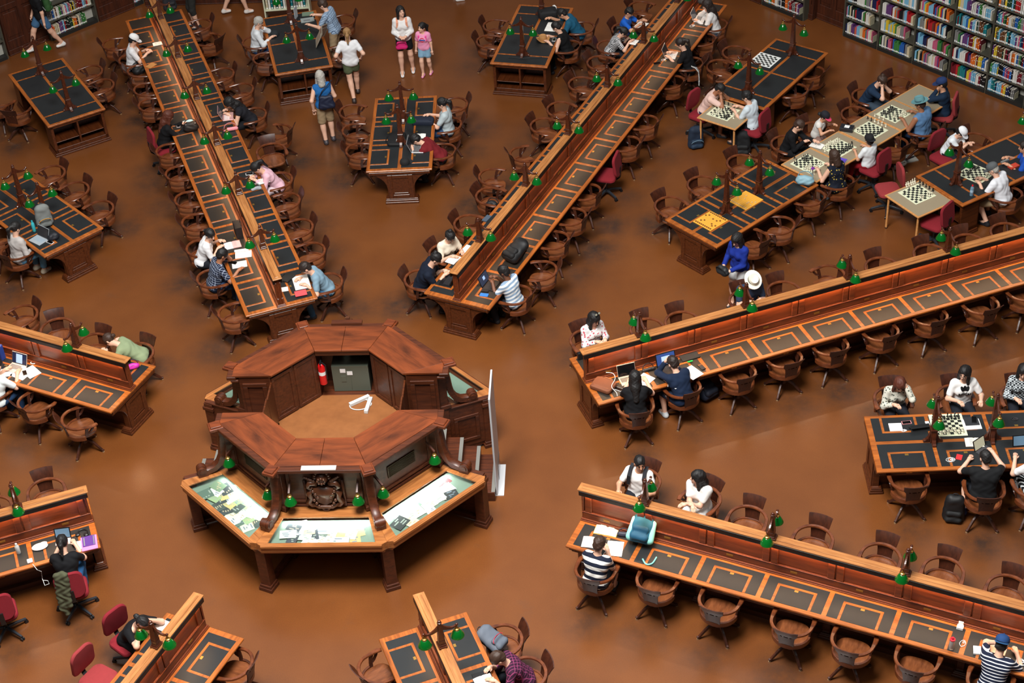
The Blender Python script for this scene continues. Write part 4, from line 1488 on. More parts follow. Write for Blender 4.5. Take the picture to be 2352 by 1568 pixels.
_n.links.new(_fr.outputs[0], _m2.inputs[1])
_n.links.new(_m2.outputs[0], _m.inputs[0])
_n.links.new(_t.outputs[0], _m.inputs[1])
_n.links.new(_g.outputs[0], _m.inputs[2])
_n.links.new(_m.outputs[0], _o.inputs[0])
CASELIN = mat('case_lining', (120, 138, 126), 0.8, var=0.1)
ZC = 1.035
CASES = {}
for d, nm in ((-90, 'front'), (-135, 'left'), (-45, 'right'), (90, 'back'), (135, 'back left'), (45, 'back right')):
    cs = obj('display_case', None, counter, None, R(d - 90))
    ai, ao = 1.70 * math.cos(R(22.5)), 2.61 * math.cos(R(22.5))
    xi, xo = ai * TANH, ao * TANH
    gi, go, wi, wo = 1.82, 2.35, 0.645, 0.80
    fr = MB()
    fr.prism([(-xi, ai), (xi, ai), (gi * TANH, gi), (-gi * TANH, gi)], ZC - 0.03, ZC)
    ch = 0.10
    fr.prism([(-xo + ch, ao), (-go * TANH - 0.0, go - 0.0), (go * TANH, go), (xo - ch, ao)], ZC - 0.03, ZC)
    for q in (1, -1):
        pl = [(q * wi, gi), (q * wo, go), (q * go * TANH, go), (q * gi * TANH, gi)]
        fr.prism(pl if q > 0 else pl[::-1], ZC - 0.03, ZC)
    fr.build('case_frame', CASEW, cs, bevel=0.005)
    ap = MB()
    ap.prism([(-xo + ch - 0.02, ao - 0.03), (xo - ch + 0.02, ao - 0.03), (xo - ch, ao - 0.001), (-xo + ch, ao - 0.001)], ZC - 0.14, ZC - 0.03)
    ap.prism([(-xo + ch - 0.02, ao - 0.05), (xo - ch + 0.02, ao - 0.05), (xo - ch, ao + 0.018), (-xo + ch, ao + 0.018)], ZC - 0.045, ZC - 0.01)
    ap.prism([(-xo + ch - 0.05, ao - 0.09), (xo - ch + 0.05, ao - 0.09), (xo - ch + 0.02, ao - 0.04), (-xo + ch - 0.02, ao - 0.04)], ZC - 0.2, ZC - 0.1)
    for q in (1, -1):
        a, b_ = (q * (xo - ch), ao), (q * xo * 0.985, ao * 0.985)
        pl = [(q * (xo - ch), ao - 0.001), (q * go * TANH, go), (q * (xo - 0.0) * 0.975, ao * 0.975)]
        ap.prism(pl if q < 0 else pl[::-1], ZC - 0.14, ZC)
    ap.build('case_apron', CASEW if d < 0 else DAISW, cs, bevel=0.004)
    MB().prism([(-gi * TANH, gi - 0.05), (gi * TANH, gi - 0.05), (go * TANH - 0.02, go + 0.02), (-go * TANH + 0.02, go + 0.02)], ZC - 0.14, ZC - 0.115).build('case_tray', CASELIN, cs)
    MB().prism([(-wi, gi), (wi, gi), (wo, go), (-wo, go)], ZC - 0.014, ZC - 0.008).build('glass_lid', GLASS, cs)
    CASES[nm] = cs
for d in (22.5, 67.5, 112.5, 157.5, -22.5, -67.5, -112.5, -157.5):
    b = MB()
    b.box(2.36, 2.52, -0.085, 0.085, 0.0, ZC - 0.03).box(2.33, 2.555, -0.115, 0.115, 0, 0.07).box(2.345, 2.54, -0.1, 0.1, 0.07, 0.12).box(2.345, 2.545, -0.1, 0.1, ZC - 0.17, ZC - 0.1)
    b.box(1.68, 2.36, -0.04, 0.04, 0.05, 0.13).box(1.68, 2.36, -0.05, 0.05, ZC - 0.2, ZC - 0.12)
    b.xform(Matrix.Rotation(R(d), 4, 'Z'))
    b.build('leg', DAISW, counter, bevel=0.006)
for d in (22.5, 157.5, -22.5, -157.5):
    b = MB()
    s = -1 if d in (22.5, -157.5) else 1
    b.box(1.72, 2.50, s * 0.03, s * 0.03 + s * 0.03, 0.13, ZC - 0.03) if s > 0 else b.box(1.72, 2.50, -0.06, -0.03, 0.13, ZC - 0.03)
    for x0, x1, z0, z1 in ((1.86, 2.28, 0.72, 0.78), (1.86, 2.28, 0.24, 0.30), (1.86, 1.92, 0.3, 0.72), (2.22, 2.28, 0.3, 0.72)):
        b.box(x0, x1, min(s * 0.06, s * 0.08), max(s * 0.06, s * 0.08), z0, z1)
    b.prism([(1.75, s * 0.0), (2.5, s * 0.0), (2.5, s * 0.08), (1.75, s * 0.08)] if s > 0 else [(1.75, -0.08), (2.5, -0.08), (2.5, 0), (1.75, 0)], ZC - 0.03, ZC)
    b.xform(Matrix.Rotation(R(d), 4, 'Z'))
    b.build('case_end', DAISW, counter, bevel=0.004)

for d in (-45, -135):
    i0 = R(d - 90)
    g = MB()
    g.box(-0.27, 0.27, 1.571, 1.585, 1.33, 1.55)
    for i in range(9):
        g.box(-0.25, 0.25, 1.585, 1.592, 1.345 + i * 0.022, 1.353 + i * 0.022)
    obj('vent_grille', g.mesh('vent_grille', mat('bronze', (62, 46, 24), 0.4, metal=0.6)), counter, None, i0)

k = MB()
yf = -1.60
k.prism([(-0.15, 1.50), (0.15, 1.50), (0.16, 1.36), (0.10, 1.22), (0.0, 1.16), (-0.10, 1.22), (-0.16, 1.36)], yf - 0.10, yf, axis='y')
k.ball((0, yf - 0.06, 1.68), 0.095, 14, 10, (1, 0.8, 1.05))
for i in range(9):
    a = PI * i / 8
    k.ball((0.11 * math.cos(a), yf - 0.06, 1.70 + 0.12 * math.sin(a)), 0.034, 8, 6)
    k.ball((0.055 * math.cos(a * 2), yf - 0.135, 1.68 + 0.05 * math.sin(a * 2)), 0.022, 7, 5)
k.box(-0.03, 0.03, yf - 0.08, yf, 1.80, 1.88)
for q in (1, -1):
    k.tube([(q * 0.10, yf - 0.04, 1.56), (q * 0.2, yf - 0.08, 1.60), (q * 0.235, yf - 0.07, 1.52), (q * 0.19, yf - 0.06, 1.47), (q * 0.16, yf - 0.08, 1.52)], [0.05, 0.045, 0.04, 0.035, 0.02], 8, up=(0, 1, 0))
    for i in range(5):
        k.ball((q * (0.14 + 0.028 * i), yf - 0.07 - 0.008 * i, 1.63 + 0.028 * i), 0.034 - 0.003 * i, 8, 6, (1.2, 0.7, 0.7))
    k.tube([(q * 0.15, yf - 0.03, 1.45), (q * 0.23, yf - 0.07, 1.38), (q * 0.20, yf - 0.06, 1.28), (q * 0.25, yf - 0.05, 1.20), (q * 0.21, yf - 0.04, 1.12), (q * 0.12, yf - 0.05, 1.13)], [0.035, 0.05, 0.045, 0.05, 0.04, 0.035], 8, up=(0, 1, 0))
    for i in range(6):
        k.ball((q * (0.10 + 0.03 * (i % 3)), yf - 0.09, 1.14 + 0.06 * i), 0.028, 7, 5)
    k.box(q * 0.285 - 0.02, q * 0.285 + 0.02, yf - 0.03, yf, 1.08, 1.60)
k.tube([(-0.2, yf - 0.05, 1.16), (-0.1, yf - 0.09, 1.12), (0, yf - 0.1, 1.135), (0.1, yf - 0.09, 1.12), (0.2, yf - 0.05, 1.16)], 0.03, 8, up=(0, 1, 0))
for i in range(7):
    a = PI * (1 + i / 6)
    k.ball((0.045 * math.cos(a), yf - 0.09, 1.09 + 0.03 * math.sin(a)), 0.022, 7, 5)
k.build('carved_crest', CARV, counter, smooth='all')
MB().box(-0.27, 0.25, -1.755, -1.66, ZS - 0.011, ZS + 0.004).build('pale_strip', mat('pale_strip', (206, 196, 190), 0.4), counter)
MB().box(-0.24, 0.26, 1.70, 1.80, ZS - 0.01, ZS + 0.03).build('back_board', DAISW, counter)
b = MB()
b.prism([(-0.09, 0), (0.09, 0), (0.06, 0.06), (0.03, 0.075), (0.03, 0.11), (-0.03, 0.11), (-0.03, 0.075), (-0.06, 0.06)], 1.80, 1.86, axis='y').xform(Matrix.Translation((0.02, 0, ZS - 0.05)))
b.build('back_finial', CARV, counter)

for d, sides in ((-112.5, (-135, -90)), (-67.5, (-90, -45)), (-157.5, (-135,)), (-22.5, (-45,)), (112.5, (135,)), (67.5, (45,)), (22.5, (45,)), (157.5, (135,))):
    for sd in sides:
        v = Vector(pol(1.70, d, 0))
        n = Vector(pol(1, sd, 0))
        tan = Vector((-n.y, n.x, 0))
        if v.dot(tan) > 0:
            tan = -tan
        b0 = v + tan * 0.14 + Vector((0, 0, 1.56)) - n * 0.02
        b1 = b0 + n * 0.20 + Vector((0, 0, -0.10))
        am = MB()
        am.sweep([b0, (b0 + b1) / 2, b1], lambda i, u: [(-0.014, -0.03 + 0.012 * u), (0.014, -0.03 + 0.012 * u), (0.014, 0.014), (-0.014, 0.014)])
        ao_ = am.build('lamp_arm', DAISW, counter)
        hh = obj('shade_holder', HOLD, ao_, tuple(b1 + Vector((0, 0, -0.07)) - n * 0.01))
        so = obj('lamp_shade', SHADE, ao_, tuple(b1 + Vector((0, 0, -0.085)) - n * 0.01))

st = tag(MB().box(-0.24, 0.36, 1.20, 1.48, 0, 0.52).box(-0.10, -0.02, 1.194, 1.2, 0.20, 0.32).box(0.05, 0.06, 1.194, 1.2, 0.05, 0.47).build('metal_cabinet', mat('cabinet_grey', (86, 92, 80), 0.5)), 'grey metal cabinet inside the counter below its back top', 'cabinet')
st.location = (CX, CY, 0.951)
for i, (x, z) in enumerate(((-0.06, 0.43), (0.05, 0.38))):
    tag(MB().box(x - 0.045, x + 0.045, 1.1935, 1.1945, z - 0.04, z + 0.04).xform(Matrix.Translation((CX, CY, 0.951))).build('notice', WHITE), 'small white notice on the grey cabinet, ' + ('upper' if i == 0 else 'lower'), 'notice', 'notices on the grey cabinet')
fe = thing('fire_extinguisher', 'red fire extinguisher inside the counter beside the grey cabinet', 'fire extinguisher', (CX - 0.37, CY + 1.08, 1.22))
FER = mat('extinguisher_red', (196, 18, 22), 0.3, coat=0.5)
MB().lathe([(0.05, 0), (0.06, 0.01), (0.06, 0.36), (0.045, 0.40), (0.02, 0.42)], n=16).build('cylinder_body', FER, fe, smooth=True)
MB().lathe([(0.018, 0.42), (0.02, 0.45), (0.012, 0.46)], n=10).box(-0.012, 0.012, -0.09, 0.02, 0.455, 0.475).build('valve_handle', BLK, fe)
MB().tube([(0.02, -0.02, 0.45), (0.075, -0.03, 0.40), (0.075, -0.03, 0.12)], 0.011, 8).build('hose', BLK, fe)
MB().lathe([(0.0605, 0.20), (0.0605, 0.27)], n=16, cap=False).build('body_label', WHITE, fe)
PB = mat('power_white', (214, 216, 214), 0.5)
for i, (x, y, a) in enumerate(((0.20, 0.92, 0.62), (0.36, 0.80, 1.45))):
    b = MB()
    b.obox((0, 0, 0.03), (0.36, 0.06, 0.05))
    for j in range(5):
        b.obox((-0.13 + 0.065 * j, 0, 0.056), (0.035, 0.035, 0.004))
    o = b.build('power_board', PB)
    o.location = (CX + x, CY + y, 0.951)
    o.rotation_euler = (0, 0, a)
    tag(o, ('white power board lying slantwise on the counter floor', 'white power board beside the niche edge on the counter floor')[i], 'power board', 'power boards in the counter')
pts = []
for i in range(40):
    u = i / 39
    pts.append((CX + 0.20 + 0.22 * math.cos(2.2 + 5.2 * u) * (0.6 + 0.4 * u), CY + 0.84 + 0.13 * math.sin(2.2 + 5.2 * u), 0.962))
tag(MB().tube(pts, 0.008, 6).build('extension_cable', PB, smooth=True), 'looped white power cord on the counter floor', 'cable')
tag(MB().box(-0.03, 0.03, -0.02, 0.02, 0, 0.003).xform(Matrix.Translation((CX + 0.62, CY - 0.07, 0.9505)) @ Matrix.Rotation(-0.3, 4, 'Z')).build('floor_plate', BLK), 'small black plate on the floor inside the counter', 'plate')
lf = tag(MB().box(-0.004, 0.0, -0.06, 0.06, 0, 0.2).box(0.004, 0.008, -0.05, 0.07, 0, 0.17).build('leaflets', WHITE), 'white leaflets standing behind the right gate of the counter', 'leaflets')
lf.location = (CX + 1.10, CY - 0.02, 0.952)

sg = thing('sign_panel', 'tall thin white sign panel seen edge on beside the counter steps', 'sign', (2.40, 0.03, 0))
MB().box(-0.015, 0.015, -0.36, 0.36, 0.02, 2.02).build('panel', mat('panel_white', (196, 200, 204), 0.4), sg, bevel=0.005)
MB().box(-0.11, 0.11, -0.36, 0.36, 0, 0.018).build('base', mat('base_white', (232, 234, 238), 0.4), sg)
MB().box(0.02, 0.024, 0.0, 0.3, 0.019, 0.35).build('stay', STEEL, sg)

# ------------------------------------------------------------------ people
class Field:
    """union of rounded cones on a grid, meshed as one continuous surface"""

    def __init__(self, lo, hi, h):
        self.h = h
        self.lo = np.array(lo, dtype=np.float32)
        self.n = np.maximum(np.ceil((np.array(hi) - np.array(lo)) / h).astype(int) + 1, 4)
        self.d = np.full(self.n, 0.3, dtype=np.float32)
        self.ax = [self.lo[i] + h * np.arange(self.n[i], dtype=np.float32) for i in range(3)]

    def sub(self, lo, hi):
        a = np.clip(np.floor((np.array(lo) - self.lo) / self.h).astype(int), 0, self.n)
        b = np.clip(np.ceil((np.array(hi) - self.lo) / self.h).astype(int) + 1, 0, self.n)
        return tuple(slice(a[i], max(b[i], a[i])) for i in range(3))

    def coords(self, s):
        return (self.ax[0][s[0]][:, None, None], self.ax[1][s[1]][None, :, None], self.ax[2][s[2]][None, None, :])

    def cone(self, a, b, ra, rb, k=0.02, sub=False):
        a, b = np.array(a, dtype=np.float32), np.array(b, dtype=np.float32)
        m = max(ra, rb) + max(k, self.h) * 2 + 0.01
        s = self.sub(np.minimum(a, b) - m, np.maximum(a, b) + m)
        X, Y, Z = self.coords(s)
        ab = b - a
        L = float(ab @ ab) + 1e-9
        t = np.clip(((X - a[0]) * ab[0] + (Y - a[1]) * ab[1] + (Z - a[2]) * ab[2]) / L, 0, 1)
        dd = np.sqrt((X - a[0] - t * ab[0]) ** 2 + (Y - a[1] - t * ab[1]) ** 2 + (Z - a[2] - t * ab[2]) ** 2) - (ra + (rb - ra) * t)
        self.mix(s, dd, k, sub)

    def ell(self, c, r, k=0.02, sub=False, M=None):
        c = np.array(c, dtype=np.float32)
        m = max(r) + k * 2 + 0.01
        s = self.sub(c - m, c + m)
        X, Y, Z = self.coords(s)
        X, Y, Z = X - c[0], Y - c[1], Z - c[2]
        if M is not None:
            X, Y, Z = (M[0][0] * X + M[1][0] * Y + M[2][0] * Z, M[0][1] * X + M[1][1] * Y + M[2][1] * Z, M[0][2] * X + M[1][2] * Y + M[2][2] * Z)
        q = np.sqrt((X / r[0]) ** 2 + (Y / r[1]) ** 2 + (Z / r[2]) ** 2)
        dd = (q - 1) * min(r)
        self.mix(s, dd, k, sub)

    def mix(self, s, dd, k, sub):
        o = self.d[s]
        if sub:
            h = np.clip(0.5 - 0.5 * (o + dd) / k, 0, 1)
            self.d[s] = o * (1 - h) - dd * h + k * h * (1 - h)
        else:
            h = np.clip(0.5 + 0.5 * (o - dd) / k, 0, 1)
            self.d[s] = o * (1 - h) + dd * h - k * h * (1 - h)

    def cut(self, p, n):
        """remove what lies beyond the plane through p along n"""
        X, Y, Z = self.coords((slice(None),) * 3)
        q = (X - p[0]) * n[0] + (Y - p[1]) * n[1] + (Z - p[2]) * n[2]
        self.d = np.maximum(self.d, q.astype(np.float32))

    def folds(self, amp, sc, seed):
        X, Y, Z = self.coords((slice(None),) * 3)
        self.d += (amp * np.sin(X * sc + 1.7 * np.sin(Z * sc * 0.6 + seed)) * np.sin(Z * sc * 0.8 + Y * sc * 0.7 + seed * 2)).astype(np.float32)

    def surface(self):
        d = self.d
        ins = d < 0
        n = d.shape
        c = [ins[i:n[0] - 1 + i, j:n[1] - 1 + j, k:n[2] - 1 + k] for i in (0, 1) for j in (0, 1) for k in (0, 1)]
        cnt = sum(x.astype(np.int8) for x in c)
        act = (cnt > 0) & (cnt < 8)
        cells = np.argwhere(act)
        if len(cells) == 0:
            return [], []
        idx = -np.ones(act.shape, dtype=np.int64)
        idx[act] = np.arange(len(cells))
        acc = np.zeros((len(cells), 3))
        w = np.zeros(len(cells))
        co = [(i, j, k) for i in (0, 1) for j in (0, 1) for k in (0, 1)]
        val = {q: d[cells[:, 0] + q[0], cells[:, 1] + q[1], cells[:, 2] + q[2]] for q in co}
        for q in co:
            for ax in range(3):
                if q[ax] == 0:
                    r = list(q)
                    r[ax] = 1
                    r = tuple(r)
                    a, b = val[q], val[r]
                    x = (a < 0) != (b < 0)
                    t = np.where(x, a / np.where(x, a - b, 1), 0)
                    for m in range(3):
                        acc[:, m] += np.where(x, q[m] + (t if m == ax else 0), 0)
                    w += x
        v = (cells + acc / w[:, None]) * self.h + self.lo
        faces = []
        for ax in range(3):
            sa = [slice(1, n[i] - 1) for i in range(3)]
            sb = list(sa)
            sa[ax] = slice(0, n[ax] - 1)
            sb[ax] = slice(1, n[ax])
            A, B = ins[tuple(sa)], ins[tuple(sb)]
            o1, o2 = [(1, 2), (2, 0), (0, 1)][ax]
            for flip in (False, True):
                e = np.argwhere((A & ~B) if not flip else (~A & B))
                if len(e) == 0:
                    continue
                off = np.array([1, 1, 1])
                off[ax] = 0
                e = e + off

                def at(du, dv):
                    q = e.copy()
                    q[:, o1] -= du
                    q[:, o2] -= dv
                    return idx[q[:, 0], q[:, 1], q[:, 2]]
                f = np.stack([at(1, 1), at(0, 1), at(0, 0), at(1, 0)], 1)
                if flip:
                    f = f[:, ::-1]
                faces.append(f)
        return v, np.concatenate(faces)

def np_mesh(name, parts, mats):
    """parts: [(verts, faces, material index)]"""
    V, F, MI = [], [], []
    o = 0
    for v, f, mi in parts:
        if len(v) == 0:
            continue
        V += [tuple(map(float, p)) for p in v]
        F += [tuple(int(i) + o for i in q) for q in f]
        MI += [mi] * len(f)
        o += len(v)
    me = bpy.data.meshes.new(name)
    me.from_pydata(V, [], F)
    for m in mats:
        me.materials.append(m)
    me.polygons.foreach_set('material_index', MI)
    me.shade_smooth()
    me.update()
    return me

def V3(*a):
    return np.array(a, dtype=float)

def unit(v):
    return v / (np.linalg.norm(v) + 1e-9)

def ik(a, b, l1, l2, hint):
    d = b - a
    L = np.linalg.norm(d)
    mx = (l1 + l2) * 0.995
    if L > mx:
        b = a + d / L * mx
        L = mx
    L = max(L, abs(l1 - l2) + 0.02)
    u = unit(b - a)
    x = (l1 * l1 - l2 * l2 + L * L) / (2 * L)
    hgt = math.sqrt(max(l1 * l1 - x * x, 0))
    p = hint - u * (hint @ u)
    return a + u * x + unit(p) * hgt, b

FABRICS = {}

def fabric(kind, c1, c2=(255, 255, 255), sc=1.0, c3=None):
    key = (kind, c1, c2, sc)
    if key in FABRICS:
        return FABRICS[key]
    m = bpy.data.materials.new('cloth_' + kind)
    m.use_nodes = True
    n = m.node_tree
    b = n.nodes['Principled BSDF']
    b.inputs['Roughness'].default_value = 0.85
    b.inputs['Specular IOR Level'].default_value = 0.25
    t = n.nodes.new('ShaderNodeTexCoord')
    if kind == 'plain':
        b.inputs['Base Color'].default_value = lin(c1)
        FABRICS[key] = m
        return m
    sp = n.nodes.new('ShaderNodeSeparateXYZ')
    n.links.new(t.outputs['Object'], sp.inputs[0])

    def math_(op, a, bb):
        q = n.nodes.new('ShaderNodeMath')
        q.operation = op
        for i, v in enumerate((a, bb)):
            if isinstance(v, (int, float)):
                q.inputs[i].default_value = v
            else:
                n.links.new(v, q.inputs[i])
        return q.outputs[0]

    def line(src, per, frac):
        f = math_('FRACT', math_('MULTIPLY', math_('ADD', src, 10), 1 / per), 0)
        return math_('LESS_THAN', f, frac)
    x, y, z = sp.outputs
    up = math_('ADD', z, math_('MULTIPLY', y, 0.45))
    if kind == 'hstripe':
        fac = line(up, 0.085 * sc, 0.5)
    elif kind == 'thin_stripe':
        fac = line(up, 0.05 * sc, 0.3)
    elif kind == 'vstripe':
        fac = line(math_('ADD', x, math_('MULTIPLY', y, 0.5)), 0.045 * sc, 0.35)
    elif kind == 'plaid':
        fac = math_('MAXIMUM', line(up, 0.05 * sc, 0.16), line(math_('ADD', x, math_('MULTIPLY', y, 0.35)), 0.05 * sc, 0.16))
    elif kind == 'check':
        ck = n.nodes.new('ShaderNodeTexChecker')
        ck.inputs['Scale'].default_value = 42 / sc
        n.links.new(t.outputs['Object'], ck.inputs['Vector'])
        fac = ck.outputs['Fac']
    else:   # floral / dots: blotches
        vo = n.nodes.new('ShaderNodeTexVoronoi')
        vo.inputs['Scale'].default_value = 16 / sc
        n.links.new(t.outputs['Object'], vo.inputs['Vector'])
        fac = math_('LESS_THAN', vo.outputs['Distance'], 0.34 if kind == 'floral' else 0.26)
    mx = n.nodes.new('ShaderNodeMix')
    mx.data_type = 'RGBA'
    mx.inputs['A'].default_value = lin(c1)
    mx.inputs['B'].default_value = lin(c2)
    n.links.new(fac, mx.inputs['Factor'])
    n.links.new(mx.outputs['Result'], b.inputs['Base Color'])
    FABRICS[key] = m
    return m

def plain(*c):
    return fabric('plain', tuple(c))

HAIRC = {'black': mat('hair_black', (20, 17, 17), 0.62), 'brown': mat('hair_brown', (58, 38, 27), 0.62), 'auburn': mat('hair_auburn', (84, 38, 22), 0.62), 'blond': mat('hair_blond', (150, 112, 70), 0.62), 'grey': mat('hair_grey', (170, 166, 158), 0.62), 'darkbrown': mat('hair_dark_brown', (38, 27, 22), 0.62)}
EYE = mat('eye_dark', (24, 16, 14), 0.2)
LIP = mat('lip', (166, 92, 84), 0.5)
NPEOPLE = [0]
H = 0.0115

def person(label, p, face, group=None, s=1.0, sit=True, lean=12, side=0, hands=None, elbows=None, head=(0, 10, 0), skin='light', hair='black', style='short',
           top=None, sleeve=0.55, bottom=None, leg=1.0, shoes=(40, 40, 44), feet=None, knees=None, female=False, hat=None, glasses=False, skirt=None, seat=0.47, wide=1.0, neck_open=0.0, twist=0, hide_legs=False, bare_arms=False):
    """p: floor point below the hips, face: world heading in degrees; head = (turn, nod, tilt)"""
    NPEOPLE[0] += 1
    root = thing('person', label, 'person', (p[0], p[1], 0), R(face - 90), group)
    W_ = wide * (0.93 if female else 1.0)
    hipz = (seat - 0.02 + 0.085 * s) if sit else 0.925 * s
    P = V3(0, 0.0 if not sit else -0.02, hipz)
    la = R(lean)
    ta = V3(math.sin(R(side)), math.sin(la), math.cos(la))
    ta = unit(ta)
    tw = R(twist)
    rx = V3(math.cos(tw), math.sin(tw), 0)
    rx = unit(rx - ta * (rx @ ta))
    fw = np.cross(ta, rx)
    P2 = P + ta * 0.16 * s                         # waist
    Ch = P + ta * 0.31 * s + fw * 0.0
    Nk = P + ta * 0.455 * s
    sh = {q: P + ta * 0.405 * s + rx * q * 0.165 * s * W_ for q in (1, -1)}
    ht, hn, hr = (R(a) for a in head)
    hb = math.atan2(ta[1], ta[2]) * 0.35 + hn
    hf = V3(math.sin(-ht) * math.cos(hb), math.cos(ht) * math.cos(hb), -math.sin(hb))
    hx = unit(np.cross(hf, V3(math.sin(hr), 0, 1)))
    hu = np.cross(hx, hf)
    Hd = Nk + ta * 0.05 * s + unit(hu + ta) * 0.125 * s + hf * 0.02 * s
    sk = 0.5 + 0.5 * s                             # heads of children stay larger
    l1, l2 = 0.275 * s, 0.245 * s
    if hands is None:
        hands = {1: (0.16, 0.34, 0.79), -1: (-0.16, 0.34, 0.79)} if sit else {1: (0.26, 0.06, 0.66 * s / 1.0), -1: (-0.26, 0.06, 0.66 * s)}
    arm = {}
    for q in (1, -1):
        hd = hands[q]
        if hd[0] == 'head':                        # hand held at the head: offsets in head axes
            T = Hd + hx * hd[1] * sk + hf * hd[2] * sk + hu * hd[3] * sk
        else:
            T = V3(*hd)
        hint = V3(*(elbows[q] if elbows and q in elbows else ((q * 0.5, 0.9, -1.0) if hd[0] == 'head' else (q * 0.55, -0.5, -0.8))))
        E, T = ik(sh[q], T, l1, l2, hint)
        arm[q] = (sh[q], E, T)
    if feet is None:
        feet = {1: (0.11, 0.36, 0.085), -1: (-0.11, 0.34, 0.085)} if sit else {1: (0.10, 0.03, 0.085), -1: (-0.10, -0.02, 0.085)}
    t1, t2 = 0.42 * s, 0.41 * s
    legs = {}
    for q in (1, -1):
        Hp = P + rx * q * 0.088 * s * W_ + V3(0, 0, -0.02)
        K, A = ik(Hp, V3(*feet[q]), t1, t2, V3(*(knees[q] if knees and q in knees else (q * 0.12, 1, 0.35))))
        legs[q] = (Hp, K, A)
    lo = V3(-0.5, -0.45, -0.02)
    hi = V3(0.5, 0.75, 1.5)
    pts = [P, Nk, Hd] + [x for q in (1, -1) for x in arm[q] + legs[q]]
    lo = np.min(pts, 0) - 0.24
    hi = np.max(pts, 0) + 0.24
    lo[2] = max(lo[2], -0.01)

    def torso(F, g, upto=1.0, lowhip=True):
        w = W_ * s
        fem = 1 if female else 0
        if lowhip:
            F.cone(P - rx * 0.07 * w, P + rx * 0.07 * w, 0.108 * s + g, 0.108 * s + g, 0.05)
        F.cone(P2 - rx * 0.055 * w, P2 + rx * 0.055 * w, (0.098 - 0.008 * fem) * s * (0.5 + 0.5 * wide) + g, (0.098 - 0.008 * fem) * s * (0.5 + 0.5 * wide) + g, 0.06)
        F.cone(Ch - rx * 0.085 * w, Ch + rx * 0.085 * w, 0.098 * s * (0.5 + 0.5 * wide) + g, 0.098 * s * (0.5 + 0.5 * wide) + g, 0.06)
        F.cone(P, Ch, 0.09 * s + g, 0.095 * s + g, 0.05)
        F.cone(sh[1] - rx * 0.025, sh[-1] + rx * 0.025, 0.058 * s + g, 0.058 * s + g, 0.05)
        if fem:
            for q in (1, -1):
                F.ell(Ch + rx * q * 0.07 * s + fw * 0.075 * s - ta * 0.02, (0.055 * s + g, 0.055 * s + g, 0.055 * s + g), 0.04)

    def arms(F, g, frac, k=0.025):
        """frac: how far down the arm (0 shoulder, 1 wrist)"""
        for q in (1, -1):
            S, E, T = arm[q]
            r0, r1, r2 = 0.052 * s * (0.6 + 0.4 * wide) + g, 0.041 * s + g, 0.029 * s + g
            if frac <= 0:
                continue
            u = min(frac / 0.55, 1)
            F.cone(S, S + (E - S) * u, r0, r0 + (r1 - r0) * u, k)
            if frac > 0.55:
                u = (frac - 0.55) / 0.45
                F.cone(E, E + (T - E) * u, r1, r1 + (r2 - r1) * u, k)

    def legsf(F, g, frac, k=0.03, flare=0.0):
        for q in (1, -1):
            Hp, K, A = legs[q]
            r0, r1, r2 = 0.086 * s + g, 0.058 * s + g, 0.040 * s + g
            u = min(frac / 0.5, 1)
            F.cone(Hp, Hp + (K - Hp) * u, r0, r0 + (r1 - r0) * u + flare, k)
            if frac > 0.5:
                u = (frac - 0.5) / 0.5
                mid = K + (A - K) * 0.3
                F.cone(K, K + (A - K) * u, r1, r1 + (r2 - r1) * u + flare, k)

    F = Field(lo, hi, H)
    torso(F, -0.006)
    F.cone(Nk - ta * 0.06 * s, Hd - hu * 0.05 * sk, 0.056 * s, 0.05 * s, 0.03)
    arms(F, 0, 1.0)
    legsf(F, 0, 1.0)
    for q in (1, -1):
        K, A = legs[q][1], legs[q][2]
        F.ell(K + (A - K) * 0.3 - unit(legs[q][0] - A) * 0, (0.05 * s, 0.05 * s, 0.09 * s), 0.04)
        fd = unit(V3(*(legs[q][2] - legs[q][0])[:2], 0) if sit else V3(0, 1, 0))
        F.cone(A, A + V3(0, 0.13, 0) * s - V3(0, 0, 0.045 * s), 0.036 * s, 0.028 * s, 0.02)
    Mh = (hx, hf, hu)
    Mr = [list(a) for a in (hx, hf, hu)]
    Mcol = [[hx[i], hf[i], hu[i]] for i in range(3)]
    F.ell(Hd + hu * 0.03 * sk - hf * 0.012 * sk, (0.076 * sk, 0.094 * sk, 0.088 * sk), 0.02, M=Mcol)
    F.ell(Hd - hu * 0.042 * sk + hf * 0.03 * sk, (0.056 * sk, 0.062 * sk, 0.066 * sk), 0.035, M=Mcol)
    F.cone(Hd + hu * 0.018 * sk + hf * 0.085 * sk, Hd - hu * 0.022 * sk + hf * 0.104 * sk, 0.008 * sk, 0.014 * sk, 0.012)
    F.cone(Hd - hu * 0.085 * sk + hf * 0.066 * sk, Hd - hu * 0.088 * sk + hf * 0.07 * sk, 0.022 * sk, 0.022 * sk, 0.02)
    for q in (1, -1):
        F.ell(Hd + hx * q * 0.031 * sk + hf * 0.088 * sk + hu * 0.012 * sk, (0.014, 0.012, 0.010), 0.015, sub=True, M=Mcol)
        F.ell(Hd + hx * q * 0.078 * sk - hu * 0.01 * sk - hf * 0.005, (0.012 * sk, 0.02 * sk, 0.032 * sk), 0.008, M=Mcol)
    v, f = F.surface()
    parts = [(v, f, 0)]

    def bits(fn, mi):
        b = MB()
        fn(b)
        parts.append((b.v, b.f, mi))

